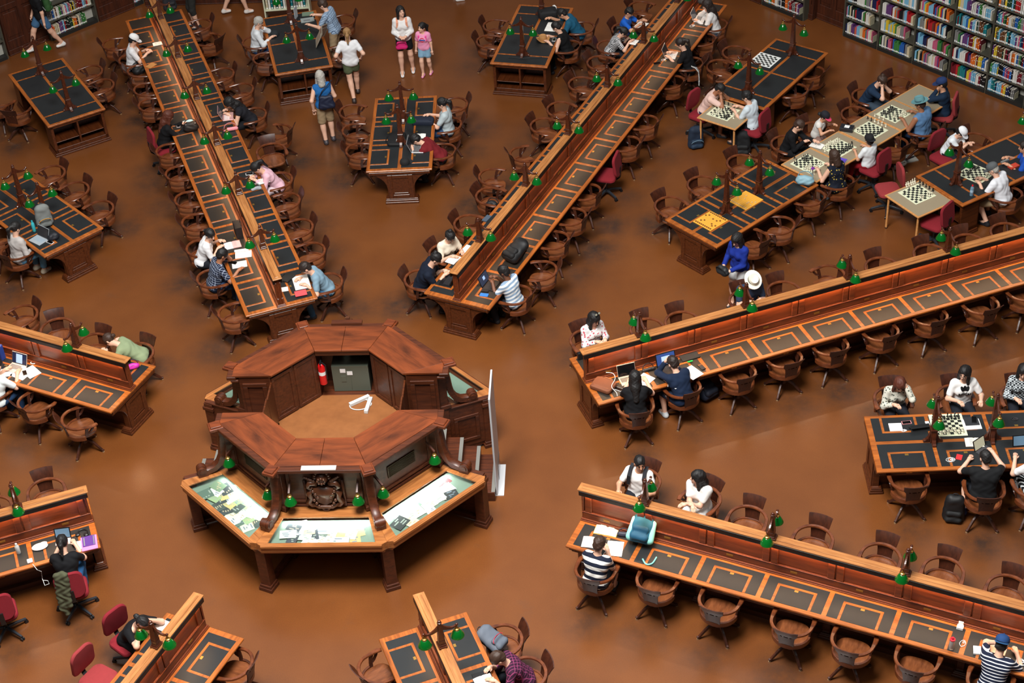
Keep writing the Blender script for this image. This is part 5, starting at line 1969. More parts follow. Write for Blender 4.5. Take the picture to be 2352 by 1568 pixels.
    def hand(b):
        for q in (1, -1):
            S, E, T = arm[q]
            d = unit(T - E)
            at_head = hands[q][0] == 'head'
            if at_head:
                d = unit(unit(Hd - T) * 0.5 + d * 0.5 + hu * 0.6)
            elif T[2] < 0.95 and sit:
                d = unit(V3(d[0] * 0.8 - q * 0.12, d[1] + 0.25, d[2] * 0.25))
            side_ = unit(np.cross(d, V3(0, 0, 1)) if abs(d[2]) < 0.8 else rx)
            if at_head:
                side_ = unit(np.cross(d, Hd - T))
            nrm = np.cross(side_, d)
            if nrm[2] < 0 and not at_head:
                nrm = -nrm
            if at_head:
                nrm = unit(T - Hd)
                nrm = unit(nrm - d * (nrm @ d))
            c0, c1 = T, T + d * 0.075 * s
            b.tube([Vector(c0 - d * 0.01), Vector(T + d * 0.03 * s), Vector(c1)], [0.024 * s, 0.030 * s, 0.026 * s], 8, sx=1.25, up=tuple(nrm))
            for i, (o, L) in enumerate(((-0.026, 0.060), (-0.009, 0.074), (0.009, 0.070), (0.026, 0.055))):
                bs = c1 + side_ * o * s - d * 0.006
                m1 = bs + d * L * 0.5 * s + nrm * 0.004
                m2 = bs + d * L * 0.85 * s - nrm * 0.012
                m3 = bs + d * L * 1.0 * s - nrm * 0.026
                b.tube([Vector(bs), Vector(m1), Vector(m2), Vector(m3)], [0.0095 * s, 0.0088 * s, 0.008 * s, 0.0055 * s], 6)
            inner = -q if (side_ @ rx) > 0 else q
            tb = T + d * 0.02 * s + side_ * inner * 0.024 * s
            b.tube([Vector(tb), Vector(tb + side_ * inner * 0.022 * s + d * 0.025 * s), Vector(tb + side_ * inner * 0.026 * s + d * 0.055 * s - nrm * 0.008)], [0.012 * s, 0.0105 * s, 0.007 * s], 6)
    bits(hand, 0)

    def eyes(b):
        for q in (1, -1):
            c = Hd + hx * q * 0.031 * sk + hf * 0.079 * sk + hu * 0.010 * sk
            b.ball(tuple(c), 0.0125 * sk, 8, 6, (1.0, 0.8, 0.7))
            e = Hd + hf * 0.083 * sk + hu * 0.034 * sk
            b.tube([Vector(e + hx * q * 0.016 * sk), Vector(e + hx * q * 0.034 * sk + hu * 0.004), Vector(e + hx * q * 0.050 * sk - hf * 0.008)], [0.004, 0.0045, 0.003], 5)
    bits(eyes, 1)

    def mouth(b):
        c = Hd - hu * 0.058 * sk + hf * 0.089 * sk
        b.tube([Vector(c - hx * 0.022 * sk - hf * 0.006), Vector(c), Vector(c + hx * 0.022 * sk - hf * 0.006)], [0.004, 0.0065, 0.004], 6)
    bits(mouth, 2)
    obj('body', np_mesh('body', parts, [SKINS[skin], EYE, LIP]), root)

    if top is not None:
        F = Field(lo, hi, H)
        torso(F, 0.016, lowhip=True)
        arms(F, 0.013 if sleeve < 0.9 else 0.011, sleeve)
        F.folds(0.0035, 42, NPEOPLE[0])
        if skirt is not None:
            pass
        F.ell(Nk + ta * 0.055 * s + fw * (0.03 + neck_open * 0.04), (0.085 * s + neck_open * 0.05,) * 3, 0.02, sub=True)
        cutz = P - ta * (0.075 if sit else 0.12) * s
        F.cut(cutz, tuple(-ta))
        v, f = F.surface()
        obj('shirt' if skirt is None else 'dress_top', np_mesh('shirt', [(v, f, 0)], [top]), root)
    if skirt is not None:
        mt, ln = skirt
        F = Field(lo, hi, H)
        F.cone(P - rx * 0.075 * s, P + rx * 0.075 * s, 0.122 * s, 0.122 * s, 0.06)
        for q in (1, -1):
            Hp, K, A = legs[q]
            F.cone(Hp, Hp + (K - Hp) * min(ln, 1), 0.105 * s, 0.10 * s, 0.06)
        if sit:
            a_, b_ = (legs[1][0] + legs[-1][0]) / 2, (legs[1][1] + legs[-1][1]) / 2
            F.cone(a_, a_ + (b_ - a_) * min(ln, 1), 0.10 * s, 0.09 * s, 0.05)
        F.folds(0.006, 34, 3)
        v, f = F.surface()
        obj('skirt', np_mesh('skirt', [(v, f, 0)], [mt]), root)
    if bottom is not None:
        F = Field(lo, hi, H)
        F.cone(P - rx * 0.07 * s * W_, P + rx * 0.07 * s * W_, 0.115 * s, 0.115 * s, 0.05)
        F.cone(P, P2 - ta * 0.06, 0.10 * s, 0.098 * s, 0.05)
        legsf(F, 0.014, leg, flare=(0.014 if leg < 0.6 else 0.004) * s * s)
        F.folds(0.003, 38, 2 + NPEOPLE[0])
        v, f = F.surface()
        obj('trousers' if leg > 0.6 else 'shorts', np_mesh('trousers', [(v, f, 0)], [bottom]), root)
    if shoes is not None:
        for q in (1, -1):
            A = legs[q][2]
            F = Field(A - V3(0.12, 0.14, 0.12), A + V3(0.12, 0.28, 0.10), 0.01)
            F.cone(A - V3(0, 0.035 * s, 0.048 * s), A + V3(0, 0.12 * s, -0.055 * s), 0.046 * s, 0.040 * s, 0.03)
            F.cone(A, A - V3(0, 0.01, 0.04), 0.046 * s, 0.046 * s, 0.03)
            F.cut(A - V3(0, 0, 0.082 * s), (0, 0, -1))
            v, f = F.surface()
            obj('shoe', np_mesh('shoe', [(v, f, 0)], [mat('shoe_%d_%d_%d' % shoes, shoes, 0.5)]), root)

    if style != 'bald':
        rad = 0.17 if style in ('short', 'crop') else 0.2
        dn = 0.2 if style in ('short', 'crop', 'bun') else 0.62
        F = Field(Hd - V3(0.26, 0.30, dn), Hd + V3(0.26, 0.26, 0.24), 0.0105)
        g = 0.006 if style == 'crop' else 0.011
        F.ell(Hd + hu * 0.034 * sk - hf * 0.014 * sk, (0.078 * sk + g, 0.096 * sk + g, 0.090 * sk + g), 0.02, M=Mcol)
        if style == 'short' or style == 'crop':
            F.ell(Hd - hu * 0.03 * sk - hf * 0.05 * sk, (0.074 * sk, 0.058 * sk, 0.06 * sk), 0.03, M=Mcol)
        F.ell(Hd - hu * 0.035 * sk + hf * 0.105 * sk, (0.070 * sk, 0.075 * sk, 0.092 * sk), 0.02, sub=True, M=Mcol)
        if style in ('short', 'crop', 'bun', 'pony'):
            F.cut(Hd - hu * 0.075 * sk, tuple(-hu))
            if style != 'pony':
                for q in (1, -1):
                    F.ell(Hd + hx * q * 0.09 * sk - hu * 0.045 * sk + hf * 0.01, (0.035 * sk, 0.05 * sk, 0.05 * sk), 0.015, sub=True, M=Mcol)
        back = unit(-hf * 0.5 - hu * 1.0)
        if style in ('long', 'bob'):
            L = 0.36 if style == 'long' else 0.13
            b0 = Hd - hf * 0.05 * sk
            dn_ = unit(-ta - fw * 0.12) if lean < 35 else unit(V3(0, -0.1, -1))
            F.cone(b0 + hu * 0.01, b0 + dn_ * 0.16 * sk - hf * 0.02, 0.085 * sk, 0.075 * sk, 0.04)
            if style == 'long':
                F.cone(b0 + dn_ * 0.16 * sk - hf * 0.03, b0 + dn_ * L - fw * 0.05, 0.075 * sk, 0.05 * sk, 0.04)
            for q in (1, -1):
                F.cone(Hd + hx * q * 0.072 * sk, Hd + hx * q * 0.085 * sk + dn_ * (0.15 if style == 'bob' else 0.27) * sk + fw * 0.02, 0.032 * sk, 0.028 * sk, 0.03)
            F.ell(Hd - hu * 0.05 * sk + hf * 0.115 * sk, (0.058 * sk, 0.07 * sk, 0.085 * sk), 0.02, sub=True, M=Mcol)
        elif style == 'bun':
            F.ell(Hd + hu * 0.115 * sk - hf * 0.07 * sk, (0.042, 0.042, 0.042), 0.015)
        elif style == 'lowbun':
            F.ell(Hd - hu * 0.02 * sk - hf * 0.125 * sk, (0.042, 0.04, 0.042), 0.015)
        elif style == 'pony':
            a = Hd + hu * 0.04 * sk - hf * 0.115 * sk
            m_ = a - hf * 0.05 - hu * 0.06
            F.cone(Hd - hf * 0.09 * sk + hu * 0.03, a, 0.04, 0.03, 0.02)
            F.cone(a, m_, 0.03, 0.036, 0.02)
            F.cone(m_, m_ - ta * 0.17 - hf * 0.01, 0.036, 0.02, 0.03)
        X = F.ax
        F.folds(0.0035, 95, 1.3)
        F.folds(0.003, 47, 2.1)
        v, f = F.surface()
        obj('hair', np_mesh('hair', [(v, f, 0)], [HAIRC[hair]]), root)
    M4 = Matrix((Vector(hx), Vector(hf), Vector(hu))).transposed().to_4x4()
    M4.translation = Vector(Hd)
    if hat:
        kind, c1, c2 = hat
        b = MB()
        dome = [(0.108, 0.045), (0.110, 0.065), (0.104, 0.095), (0.085, 0.122), (0.05, 0.14), (0.012, 0.147)]
        if kind in ('cap', 'cap_back'):
            b.lathe(dome, (0, 0, 0), 18)
            b.ball((0, 0, 0.148), 0.01, 6, 5)
            for i, q in enumerate(b.v):
                b.v[i] = (q[0] * 0.88 * sk, (q[1] * 1.03 - 0.012) * sk, q[2] * sk)
            b.cur = 1
            dr = 1 if kind == 'cap' else -1
            ol = [(0.092 * math.cos(a), dr * (0.075 + 0.105 * math.sin(a))) for a in [PI * i / 10 for i in range(11)]]
            ol = ol + [(-0.085, dr * 0.03), (0.085, dr * 0.03)]
            i0 = len(b.v)
            b.prism([(x * sk, y * sk) for x, y in ol], 0.046 * sk, 0.052 * sk)
            for i in range(i0, len(b.v)):
                x, y, z = b.v[i]
                b.v[i] = (x, y, z - 1.6 * x * x - (abs(y) - 0.06) * 0.18)
        else:
            b.lathe([(0.092, 0.045), (0.094, 0.06), (0.086, 0.13), (0.078, 0.142), (0.03, 0.128), (0.004, 0.126)], (0, 0, 0), 22)
            b.lathe([(0.092, 0.045), (0.155, 0.040), (0.162, 0.050), (0.158, 0.056), (0.094, 0.052)], (0, 0, 0), 22, cap=False)
            for i, q in enumerate(b.v):
                b.v[i] = (q[0] * 0.95, q[1] * 1.08 - 0.012, q[2] + 0.35 * (q[0] ** 2 if q[0] ** 2 + q[1] ** 2 > 0.012 else 0))
            b.cur = 1
            b.lathe([(0.0935, 0.056), (0.094, 0.078), (0.092, 0.08)], (0, -0.012, 0), 22, cap=False)
        b.xform(M4 @ Matrix.Translation((0, 0, 0.022 if kind == 'brim' else 0.0)))
        ho = b.build('hat' if kind == 'brim' else 'cap', [mat('hat_%d_%d_%d' % c1, c1, 0.85), mat('hat_%d_%d_%d' % c2, c2, 0.85)], root, smooth=True)
    if glasses:
        b = MB()
        if glasses == 'head':
            M5 = M4 @ Matrix.Translation((0, -0.045, 0.088)) @ Matrix.Rotation(R(62), 4, 'X')
        else:
            M5 = M4
        for q in (1, -1):
            b.cur = 0
            b.tube([(q * 0.033 + 0.024 * math.cos(a), 0.098, 0.008 + 0.02 * math.sin(a)) for a in [2 * PI * i / 10 for i in range(11)]], 0.0028, 5, up=(0, 1, 0))
            b.tube([(q * 0.057, 0.096, 0.012), (q * 0.078, 0.05, 0.012), (q * 0.08, 0.0, 0.004)], 0.0025, 5)
            if glasses == 'head':
                b.cur = 1
                b.prism([(q * 0.033 + 0.023 * math.cos(a), 0.008 + 0.02 * math.sin(a)) for a in [2 * PI * i / 10 for i in range(10)]], 0.096, 0.099, axis='y')
        b.cur = 0
        b.tube([(-0.01, 0.1, 0.01), (0.01, 0.1, 0.01)], 0.0025, 5)
        b.xform(M5)
        b.build('glasses', [mat('glasses_frame', (60, 52, 48), 0.4), mat('mirror_lens', (226, 222, 196), 0.12, metal=0.6)], root)
    return {'root': root, 'head': Hd, 'arm': arm, 'P': P, 'ta': ta, 'fw': fw, 'rx': rx, 'Ch': Ch, 'sh': sh, 'M4': M4, 'Nk': Nk, 'legs': legs}

# ------------------------------------------------------------------ who sits and stands where
def on_table(a=0.13, b=0.36, z=0.815, a2=None, b2=None):
    return {1: (a, b, z), -1: (-(a if a2 is None else a2), b if b2 is None else b2, z)}

def chin(q, a=0.16, b=0.34, z=0.815):
    return {q: ('head', q * 0.03, 0.085, -0.115), -q: (-q * a, b, z)}

FACE2 = {1: ('head', 0.04, 0.10, -0.06), -1: ('head', -0.04, 0.10, -0.06)}
ELB_T = {1: (0.5, 0.7, -0.9), -1: (-0.5, 0.7, -0.9)}
WHITE_T, BLACK_T, NAVY_T = plain(226, 226, 228), plain(17, 17, 20), plain(22, 34, 56)
JEAN, KHAKI, DKTR = plain(66, 104, 140), plain(164, 140, 108), plain(28, 30, 38)
PP = {}
PEOPLE_ON = True

def cast():
    pr = person
    # ---- upper left, standing and walking
    pr('person striding past the bookshelf with a green backpack and denim shorts', (-8.761, 14.795, 0), 215, sit=False, lean=4, top=BLACK_T, sleeve=0.37, bottom=JEAN, leg=0.30, shoes=(226, 226, 224),
       feet={1: (0.10, 0.36, 0.085), -1: (-0.10, -0.34, 0.11)}, hair='darkbrown', hands={1: (0.25, 0.12, 0.86), -1: (-0.27, 0.02, 0.80)})
    PP['newsman'] = pr('person in a blue checked shirt and khaki trousers, standing over the newspaper', (-1.800, 13.655, 0), 168, sit=False, lean=16, top=fabric('plaid', (150, 172, 196), (74, 92, 120)), sleeve=0.37, bottom=KHAKI, leg=0.97,
                       shoes=(150, 130, 106), hair='brown', hands={1: (0.24, 0.50, 1.12), -1: (-0.20, 0.48, 1.10)}, head=(5, 25, 0), wide=1.12)
    pr('person in a white tee and olive shorts walking away, hair tied up', (-1.284, 12.214, 0), 98, sit=False, lean=3, female=True, top=WHITE_T, sleeve=0.33, bottom=plain(84, 92, 66), leg=0.22, shoes=(50, 38, 34),
       feet={1: (0.07, 0.22, 0.085), -1: (-0.02, -0.22, 0.12)}, hair='blond', style='pony', hands={1: (0.24, 0.05, 0.95), -1: (-0.24, 0.05, 0.95)}, head=(0, 15, 0))
    pr('grey haired person in a blue sleeveless top and beige shorts, seen from behind', (-1.630, 10.450, 0), 112, sit=False, lean=2, female=True, top=plain(32, 96, 158), sleeve=0.0, bottom=KHAKI, leg=0.46, shoes=(60, 54, 58),
       hair='grey', style='bob', hands={1: (0.12, 0.16, 0.95), -1: (-0.24, -0.02, 0.86)}, feet={1: (0.10, 0.05, 0.085), -1: (-0.08, -0.04, 0.085)})
    PP['shoulderbag'] = True
    pr('person in a white long sleeved blouse standing and looking up, pink bag at the hip', (-0.242, 13.291, 0), -84, s=0.965, sit=False, lean=0, female=True, top=plain(228, 226, 224), sleeve=0.95, bottom=BLACK_T, leg=0.26, shoes=(236, 238, 240),
       style='bob', head=(25, -12, 0), hands={1: (0.07, 0.24, 1.02), -1: (-0.07, 0.24, 1.02)}, feet={1: (0.10, 0.10, 0.085), -1: (-0.14, -0.04, 0.085)})
    pr('child in a pink tee with denim shorts and pink shoes, standing', (0.205, 13.188, 0), -98, s=0.745, sit=False, lean=0, female=True, top=plain(232, 150, 184), sleeve=0.37, bottom=plain(126, 164, 190), leg=0.28, shoes=(236, 146, 190),
       style='pony', head=(-30, -2, 0), hands={1: (0.2, 0.04, 0.50), -1: (-0.2, 0.06, 0.52)}, feet={1: (0.05, 0.10, 0.07), -1: (-0.10, -0.04, 0.07)})
    pr('person in a grey tee standing at the top edge beside the upper left desk', (-5.440, 15.721, 0), 205, sit=False, lean=6, top=plain(150, 154, 158), sleeve=0.37, bottom=plain(44, 44, 42), leg=0.6, hands={1: (0.16, 0.34, 1.12), -1: (-0.14, 0.34, 1.12)})
    pr('person whose bare legs show walking along the top edge', (-4.573, 16.313, 0), 20, sit=False, female=True, top=plain(60, 60, 70), sleeve=0.37, bottom=plain(60, 60, 70), leg=0.2, feet={1: (0.10, 0.24, 0.085), -1: (-0.10, -0.28, 0.12)}, shoes=(216, 210, 204))
    pr('person whose white shoes alone show at the top edge', (0.655, 16.711, 0), 10, sit=False, top=WHITE_T, bottom=DKTR, shoes=(232, 232, 232))
    # ---- along the upper left desk
    pr('person in a white cap and white tee holding a phone', (-6.282, 13.024, 0.45), 14, top=WHITE_T, sleeve=0.37, bottom=DKTR, hat=('cap', (236, 236, 236), (236, 236, 236)), head=(0, 28, 0), lean=10, hands=on_table(0.12, 0.36, 0.83, 0.05, 0.34), skin='light')
    pr('person with red hair in a black top at the upper left desk', (-4.898, 9.706, 0.46), 28, female=True, top=BLACK_T, sleeve=1.0, bottom=plain(20, 20, 24), hair='auburn', style='long', head=(0, 32, 0), lean=16, hands=on_table(0.10, 0.44, 0.82))
    pr('person in a white tee dozing, head leaning on one hand', (-3.353, 5.542, 0.45), 10, female=True, top=WHITE_T, sleeve=0.37, bottom=DKTR, style='lowbun', head=(-48, 18, 0), lean=24, hands={-1: (-0.16, 0.36, 0.82), 1: (0.10, 0.34, 0.82), }, elbows=None)
    pr('person in a dark blue plaid shirt bent over white papers', (-2.974, 4.796, 0.45), 26, top=fabric('plaid', (30, 38, 58), (150, 160, 180)), sleeve=0.37, bottom=plain(44, 66, 98), skin='tan', head=(0, 30, 0), lean=20, hands={1: (0.22, 0.42, 0.83), -1: ('head', -0.06, 0.11, 0.0)}, wide=1.08)
    pr('student with white sleeves and a dark waistcoat, hair hanging over the notebook', (-3.240, 10.527, 0.45), 196, female=True, top=plain(30, 30, 36), sleeve=0.1, bottom=plain(22, 22, 26), style='long', head=(0, 48, 0), lean=34, hands=on_table(0.12, 0.42, 0.82))
    pr('person in a pink shirt writing at the upper left desk', (-2.306, 8.018, 0.45), 202, female=True, top=plain(228, 182, 196), sleeve=0.95, bottom=plain(210, 190, 196), style='pony', head=(0, 42, 0), lean=32, hands=on_table(0.08, 0.40, 0.82, 0.10))
    pr('person in a blue-grey tee writing beside the red booklet', (-0.888, 4.592, 0.45), 196, top=plain(122, 150, 168), sleeve=0.37, bottom=plain(52, 92, 124), hair='darkbrown', head=(0, 36, 0), lean=30, hands=on_table(0.06, 0.44, 0.82, 0.20, 0.36), glasses=True)
    # ---- along the upper right desk
    pr('big person in a navy tee with a hair bun typing on a laptop', (0.842, 4.611, 0.45), -2, top=plain(18, 26, 42), sleeve=0.37, bottom=DKTR, skin='light', style='bun', head=(0, 26, 0), lean=26, s=1.07, wide=1.35, hands=on_table(0.08, 0.44, 0.83, 0.06, 0.42), glasses=True)
    pr('person with glasses in a cream blouse reading', (1.228, 5.428, 0.45), -48, female=True, top=plain(226, 216, 196), sleeve=0.34, bottom=DKTR, style='bun', head=(0, 38, 0), lean=14, glasses=True, hands=on_table(0.12, 0.34, 0.82))
    pr('child in a black and white checked shirt writing', (4.282, 12.996, 0.45), -2, s=0.9, female=True, top=fabric('check', (26, 26, 30), (214, 214, 216)), sleeve=0.37, bottom=DKTR, style='pony', head=(0, 40, 0), lean=30, hands=on_table(0.10, 0.42, 0.82))
    pr('boy in a bright blue tee holding an open book', (4.613, 13.758, 0.45), -20, s=0.92, top=plain(26, 92, 190), sleeve=0.37, bottom=DKTR, style='crop', head=(0, 34, 0), lean=8, skin='mid', hands=on_table(0.14, 0.38, 0.90, 0.10))
    pr('person in a blue striped white polo at a black laptop', (2.527, 4.089, 0.45), 150, top=fabric('hstripe', (226, 230, 232), (136, 160, 186), 0.9), sleeve=0.37, bottom=DKTR, skin='dark', head=(10, 28, 0), lean=14, hands={1: (0.04, 0.36, 0.92), -1: (-0.10, 0.36, 0.88)})
    pr('person in a black tee with tied hair at a white laptop', (5.955, 12.142, 0.45), 166, female=True, top=BLACK_T, sleeve=0.34, bottom=plain(26, 26, 30), hair='darkbrown', style='pony', head=(0, 28, 0), lean=16, hands=on_table(0.12, 0.40, 0.83))
    pr('long haired person in a white top, head on one hand, at a white laptop', (6.570, 13.833, 0.45), 170, female=True, top=plain(222, 220, 218), sleeve=0.95, bottom=plain(120, 146, 176), style='long', hair='darkbrown', head=(8, 26, 0), lean=14, hands=chin(1))
    # ---- the middle table, newspaper table, tan hat table
    pr('person in a pale grey tee with a long dark ponytail', (0.931, 9.937, 0.45), 176, female=True, top=plain(178, 190, 194), sleeve=0.37, bottom=plain(52, 76, 110), style='pony', head=(0, 18, 0), lean=4, hands=on_table(0.12, 0.36, 0.82))
    pr('person in a maroon tee leaning on the table over a laptop', (0.862, 8.917, 0.45), 176, top=plain(112, 26, 32), sleeve=0.37, bottom=plain(40, 36, 40), head=(0, 42, 0), lean=48, wide=1.12, hands={1: (0.18, 0.50, 0.83), -1: (-0.14, 0.52, 0.83)})
    pr('person in a sleeveless black top with a pale bag strap', (3.333, 13.053, 0.45), 166, female=True, top=plain(16, 17, 19), sleeve=0.0, bottom=BLACK_T, style='crop', head=(0, 36, 0), lean=18, hands={1: (0.10, 0.42, 0.82), -1: (-0.18, 0.34, 0.82)})
    pr('person in a teal tee reaching across the tan hat table', (3.592, 13.821, 0.45), 176, top=plain(26, 84, 112), sleeve=0.37, bottom=DKTR, skin='mid', style='crop', head=(0, 34, 0), lean=34, wide=1.1, hands={1: (0.10, 0.62, 0.88), -1: (-0.15, 0.40, 0.82)})
    pr('grey haired person in a white shirt with a hand at the mouth', (-3.597, 13.668, 0.45), 12, female=True, top=plain(216, 220, 224), sleeve=0.8, bottom=plain(36, 66, 112), hair='grey', head=(0, 22, 0), lean=10, hands=chin(-1), glasses=False, wide=1.1)
    pr('person in a long pale grey top and torn jeans at a small laptop', (-6.889, 5.784, 0.45), 52, female=True, top=plain(186, 180, 176), sleeve=0.95, bottom=plain(96, 150, 186), leg=0.9, shoes=(196, 182, 160), style='pony', head=(0, 20, 0), lean=6, hands=on_table(0.10, 0.24, 0.62))
    # ---- chess players
    pr('person in a pink tee with both hands at the face over the chessboard', (6.216, 10.467, 0.46), -22, top=plain(226, 190, 178), sleeve=0.37, bottom=plain(42, 52, 84), leg=0.55, skin='tan', head=(0, 34, 0), lean=28, hands=FACE2, elbows=ELB_T, style='crop', wide=1.1)
    pr('person in a pale blue white shirt playing chess, back turned', (7.132, 9.842, 0.46), 150, top=plain(204, 216, 224), sleeve=0.37, bottom=plain(30, 32, 40), head=(10, 26, 0), lean=12, hands=on_table(0.10, 0.36, 0.80))
    pr('person with a hair bun and navy tee resting the face on both hands', (9.507, 10.619, 0.45), -32, top=plain(26, 46, 70), sleeve=0.37, bottom=plain(56, 70, 84), hair='brown', style='bun', head=(0, 30, 0), lean=26, hands=FACE2, elbows=ELB_T, glasses=True, wide=1.1)
    pr('heavy person in a teal hat and blue sleeveless shirt', (10.434, 9.360, 0.45), 142, top=plain(92, 130, 172), sleeve=0.0, bottom=plain(30, 48, 76), skin='tan', head=(10, 16, 0), lean=8, wide=1.4, hat=('brim', (96, 144, 150), (60, 92, 100)), hair='brown', hands=on_table(0.20, 0.32, 0.80))
    pr('person in a navy cap and dark blue shirt with folded arms', (10.981, 10.147, 0.46), 168, top=plain(20, 40, 62), sleeve=0.95, bottom=plain(18, 26, 42), hat=('cap', (22, 46, 92), (22, 46, 92)), head=(0, 14, 0), lean=8, skin='mid', hands={1: (-0.08, 0.24, 0.86), -1: ('head', -0.02, 0.10, -0.11)})
    pr('young person in a black long sleeved top moving a chess piece', (7.748, 8.878, 0.45), -20, top=BLACK_T, sleeve=0.95, bottom=BLACK_T, hair='brown', style='crop', head=(-5, 34, 0), lean=18, hands={1: (0.06, 0.34, 0.80), -1: (0.02, 0.52, 0.84)})
    pr('child in a black cap with a pink brim and a white top', (8.376, 9.365, 0.45), -28, s=0.72, female=True, seat=0.52, top=plain(224, 220, 214), sleeve=0.08, bottom=plain(150, 120, 110), hat=('cap', (20, 20, 30), (232, 70, 110)), head=(0, 26, 0), lean=16, skin='mid', style='lowbun', hands={1: (0.12, 0.30, 0.78), -1: (-0.14, 0.28, 0.78)})
    pr('child in a black cap and white tee seen from behind at the chess table', (9.238, 8.255, 0.46), 128, s=0.8, seat=0.52, top=plain(222, 226, 228), sleeve=0.34, bottom=plain(150, 24, 34), hat=('cap_back', (20, 20, 24), (20, 20, 24)), head=(-8, 8, 0), lean=2, skin='mid', hands=on_table(0.14, 0.22, 0.78))
    pr('person in a dark dress patterned with yellow, bare shoulders', (8.559, 7.537, 0.45), 128, female=True, top=fabric('dots', (20, 26, 40), (186, 160, 70), 0.9), sleeve=0.0, skirt=(fabric('dots', (20, 26, 40), (186, 160, 70), 0.9), 0.7), hair='brown', style='bob', head=(-5, 18, 0), lean=10, neck_open=0.8, hands={1: (0.14, 0.3, 0.79), -1: (-0.18, 0.32, 0.79)}, shoes=(150, 170, 180))
    pr('child in a blue and white cap holding a chess piece', (10.833, 8.650, 0.46), -34, s=0.85, seat=0.5, top=plain(226, 232, 236), sleeve=0.37, bottom=DKTR, hat=('cap', (232, 234, 238), (232, 234, 238)), head=(0, 34, 0), lean=24, skin='light', hands={1: (0.0, 0.40, 0.84), -1: (0.02, 0.40, 0.86)})
    pr('person in a white shirt and grey cap leaning over the chessboard', (11.583, 6.962, 0.45), 146, top=plain(230, 232, 238), sleeve=0.37, bottom=KHAKI, leg=0.5, shoes=(24, 26, 32), hat=('cap', (86, 90, 92), (86, 90, 92)), hair='grey', style='crop', head=(10, 26, 0), lean=24, wide=1.25, hands={1: (0.0, 0.44, 0.83), -1: (-0.20, 0.40, 0.83)}, feet={1: (0.12, 0.30, 0.085), -1: (-0.24, 0.16, 0.085)})
    pr('person in a bright blue tee cut by the right edge', (12.165, 7.737, 0.45), 172, top=plain(28, 78, 176), sleeve=0.37, bottom=plain(36, 50, 84), style='crop', hair='darkbrown', skin='mid', head=(0, 10, 0), lean=10, hands=on_table(0.14, 0.36, 0.82))
    PP['jacket'] = pr('person in a blue hooded jacket standing with a camera bag by the yellow board table', (6.525, 4.494, 0), 222, sit=False, lean=6, female=True, top=plain(22, 44, 132), sleeve=0.95, bottom=plain(206, 206, 206), leg=0.28, style='long', head=(10, 34, 0), hands={1: (0.10, 0.30, 1.02), -1: (-0.06, 0.30, 0.98)}, shoes=(60, 60, 64))
    # ---- the two desks running off the right edge
    pr('person with mirrored sunglasses on the head and a white floral blouse', (3.915, 2.813, 0.45), -58, female=True, top=fabric('floral', (228, 228, 228), (196, 92, 104), 0.8), sleeve=0.9, bottom=DKTR, style='long', glasses='head', head=(10, 30, 0), lean=6, hands={-1: (-0.08, 0.30, 0.82), 1: (0.08, 0.28, 0.82)}, neck_open=0.5)
    pr('person in a cream brimmed hat and navy shirt reading behind the desk screen', (6.627, 3.903, 0.45), -72, top=plain(44, 60, 86), sleeve=0.37, bottom=plain(30, 40, 60), hat=('brim', (232, 226, 208), (60, 60, 62)), head=(0, 36, 0), lean=14, wide=1.1, hands=on_table(0.10, 0.32, 0.82), hair='brown')
    pr('person with very long black hair and a black top writing on white paper', (4.637, 1.037, 0.45), 96, female=True, top=BLACK_T, sleeve=0.34, bottom=BLACK_T, style='long', head=(-10, 24, 0), lean=14, hands={1: (0.22, 0.42, 0.83), -1: (-0.08, 0.40, 0.83)})
    pr('person in a navy hooded top holding the head, looking at a laptop', (5.420, 1.377, 0.45), 124, top=plain(20, 34, 58), sleeve=0.95, bottom=plain(30, 42, 62), leg=0.5, hair='darkbrown', head=(8, 22, 0), lean=28, hands={-1: ('head', -0.07, 0.09, 0.05), 1: (0.16, 0.40, 0.82)}, elbows={-1: (-0.5, 0.9, -0.8), 1: (0.5, -0.4, -0.8)}, shoes=(200, 204, 206), feet={1: (0.14, 0.26, 0.085), -1: (-0.16, 0.30, 0.085)})
    pr('person in a white tee wearing dark backpack straps, looking aside', (4.651, -0.855, 0.45), -112, top=plain(228, 226, 224), sleeve=0.34, bottom=DKTR, skin='mid', style='crop', head=(35, 12, 0), lean=0, hands=on_table(0.20, 0.34, 0.82))
    pr('person with long black hair in a white tee leaning on folded arms', (5.575, -1.140, 0.45), -122, female=True, top=plain(226, 224, 220), sleeve=0.34, bottom=plain(200, 198, 196), style='long', head=(-52, 2, 0), lean=8, hands={1: (-0.06, 0.34, 0.82), -1: (0.04, 0.36, 0.83)})
    pr('person in a bold navy and white striped tee reading a phone', (3.989, -2.678, 0.45), 66, top=fabric('hstripe', (228, 226, 220), (24, 30, 48), 1.5), sleeve=0.37, bottom=plain(70, 76, 84), leg=0.55, hair='brown', head=(-5, 26, 0), lean=12, hands={1: (0.06, 0.30, 0.86), -1: (-0.08, 0.34, 0.83)}, shoes=(40, 44, 48))
    pr('person in a backwards blue cap and thin striped shirt at the bottom edge', (9.320, -4.701, 0.45), 66, top=fabric('thin_stripe', (22, 30, 52), (220, 222, 226)), sleeve=0.37, bottom=DKTR, hat=('cap_back', (22, 62, 112), (34, 86, 134)), head=(0, 34, 0), lean=24, hands={1: (0.20, 0.42, 0.83), -1: ('head', -0.07, 0.06, 0.0)}, elbows={-1: (-0.8, 0.5, -0.9), 1: (0.6, -0.3, -0.6)}, style='crop')
    pr('person in a cream floral blouse with a hand in the hair', (8.795, 1.140, 0.45), -84, female=True, top=fabric('floral', (206, 204, 190), (96, 102, 92), 0.7), sleeve=0.9, bottom=DKTR, hair='auburn', style='bob', head=(-4, 34, 0), lean=18, hands={-1: ('head', -0.09, 0.03, 0.03), 1: (0.10, 0.34, 0.82)})
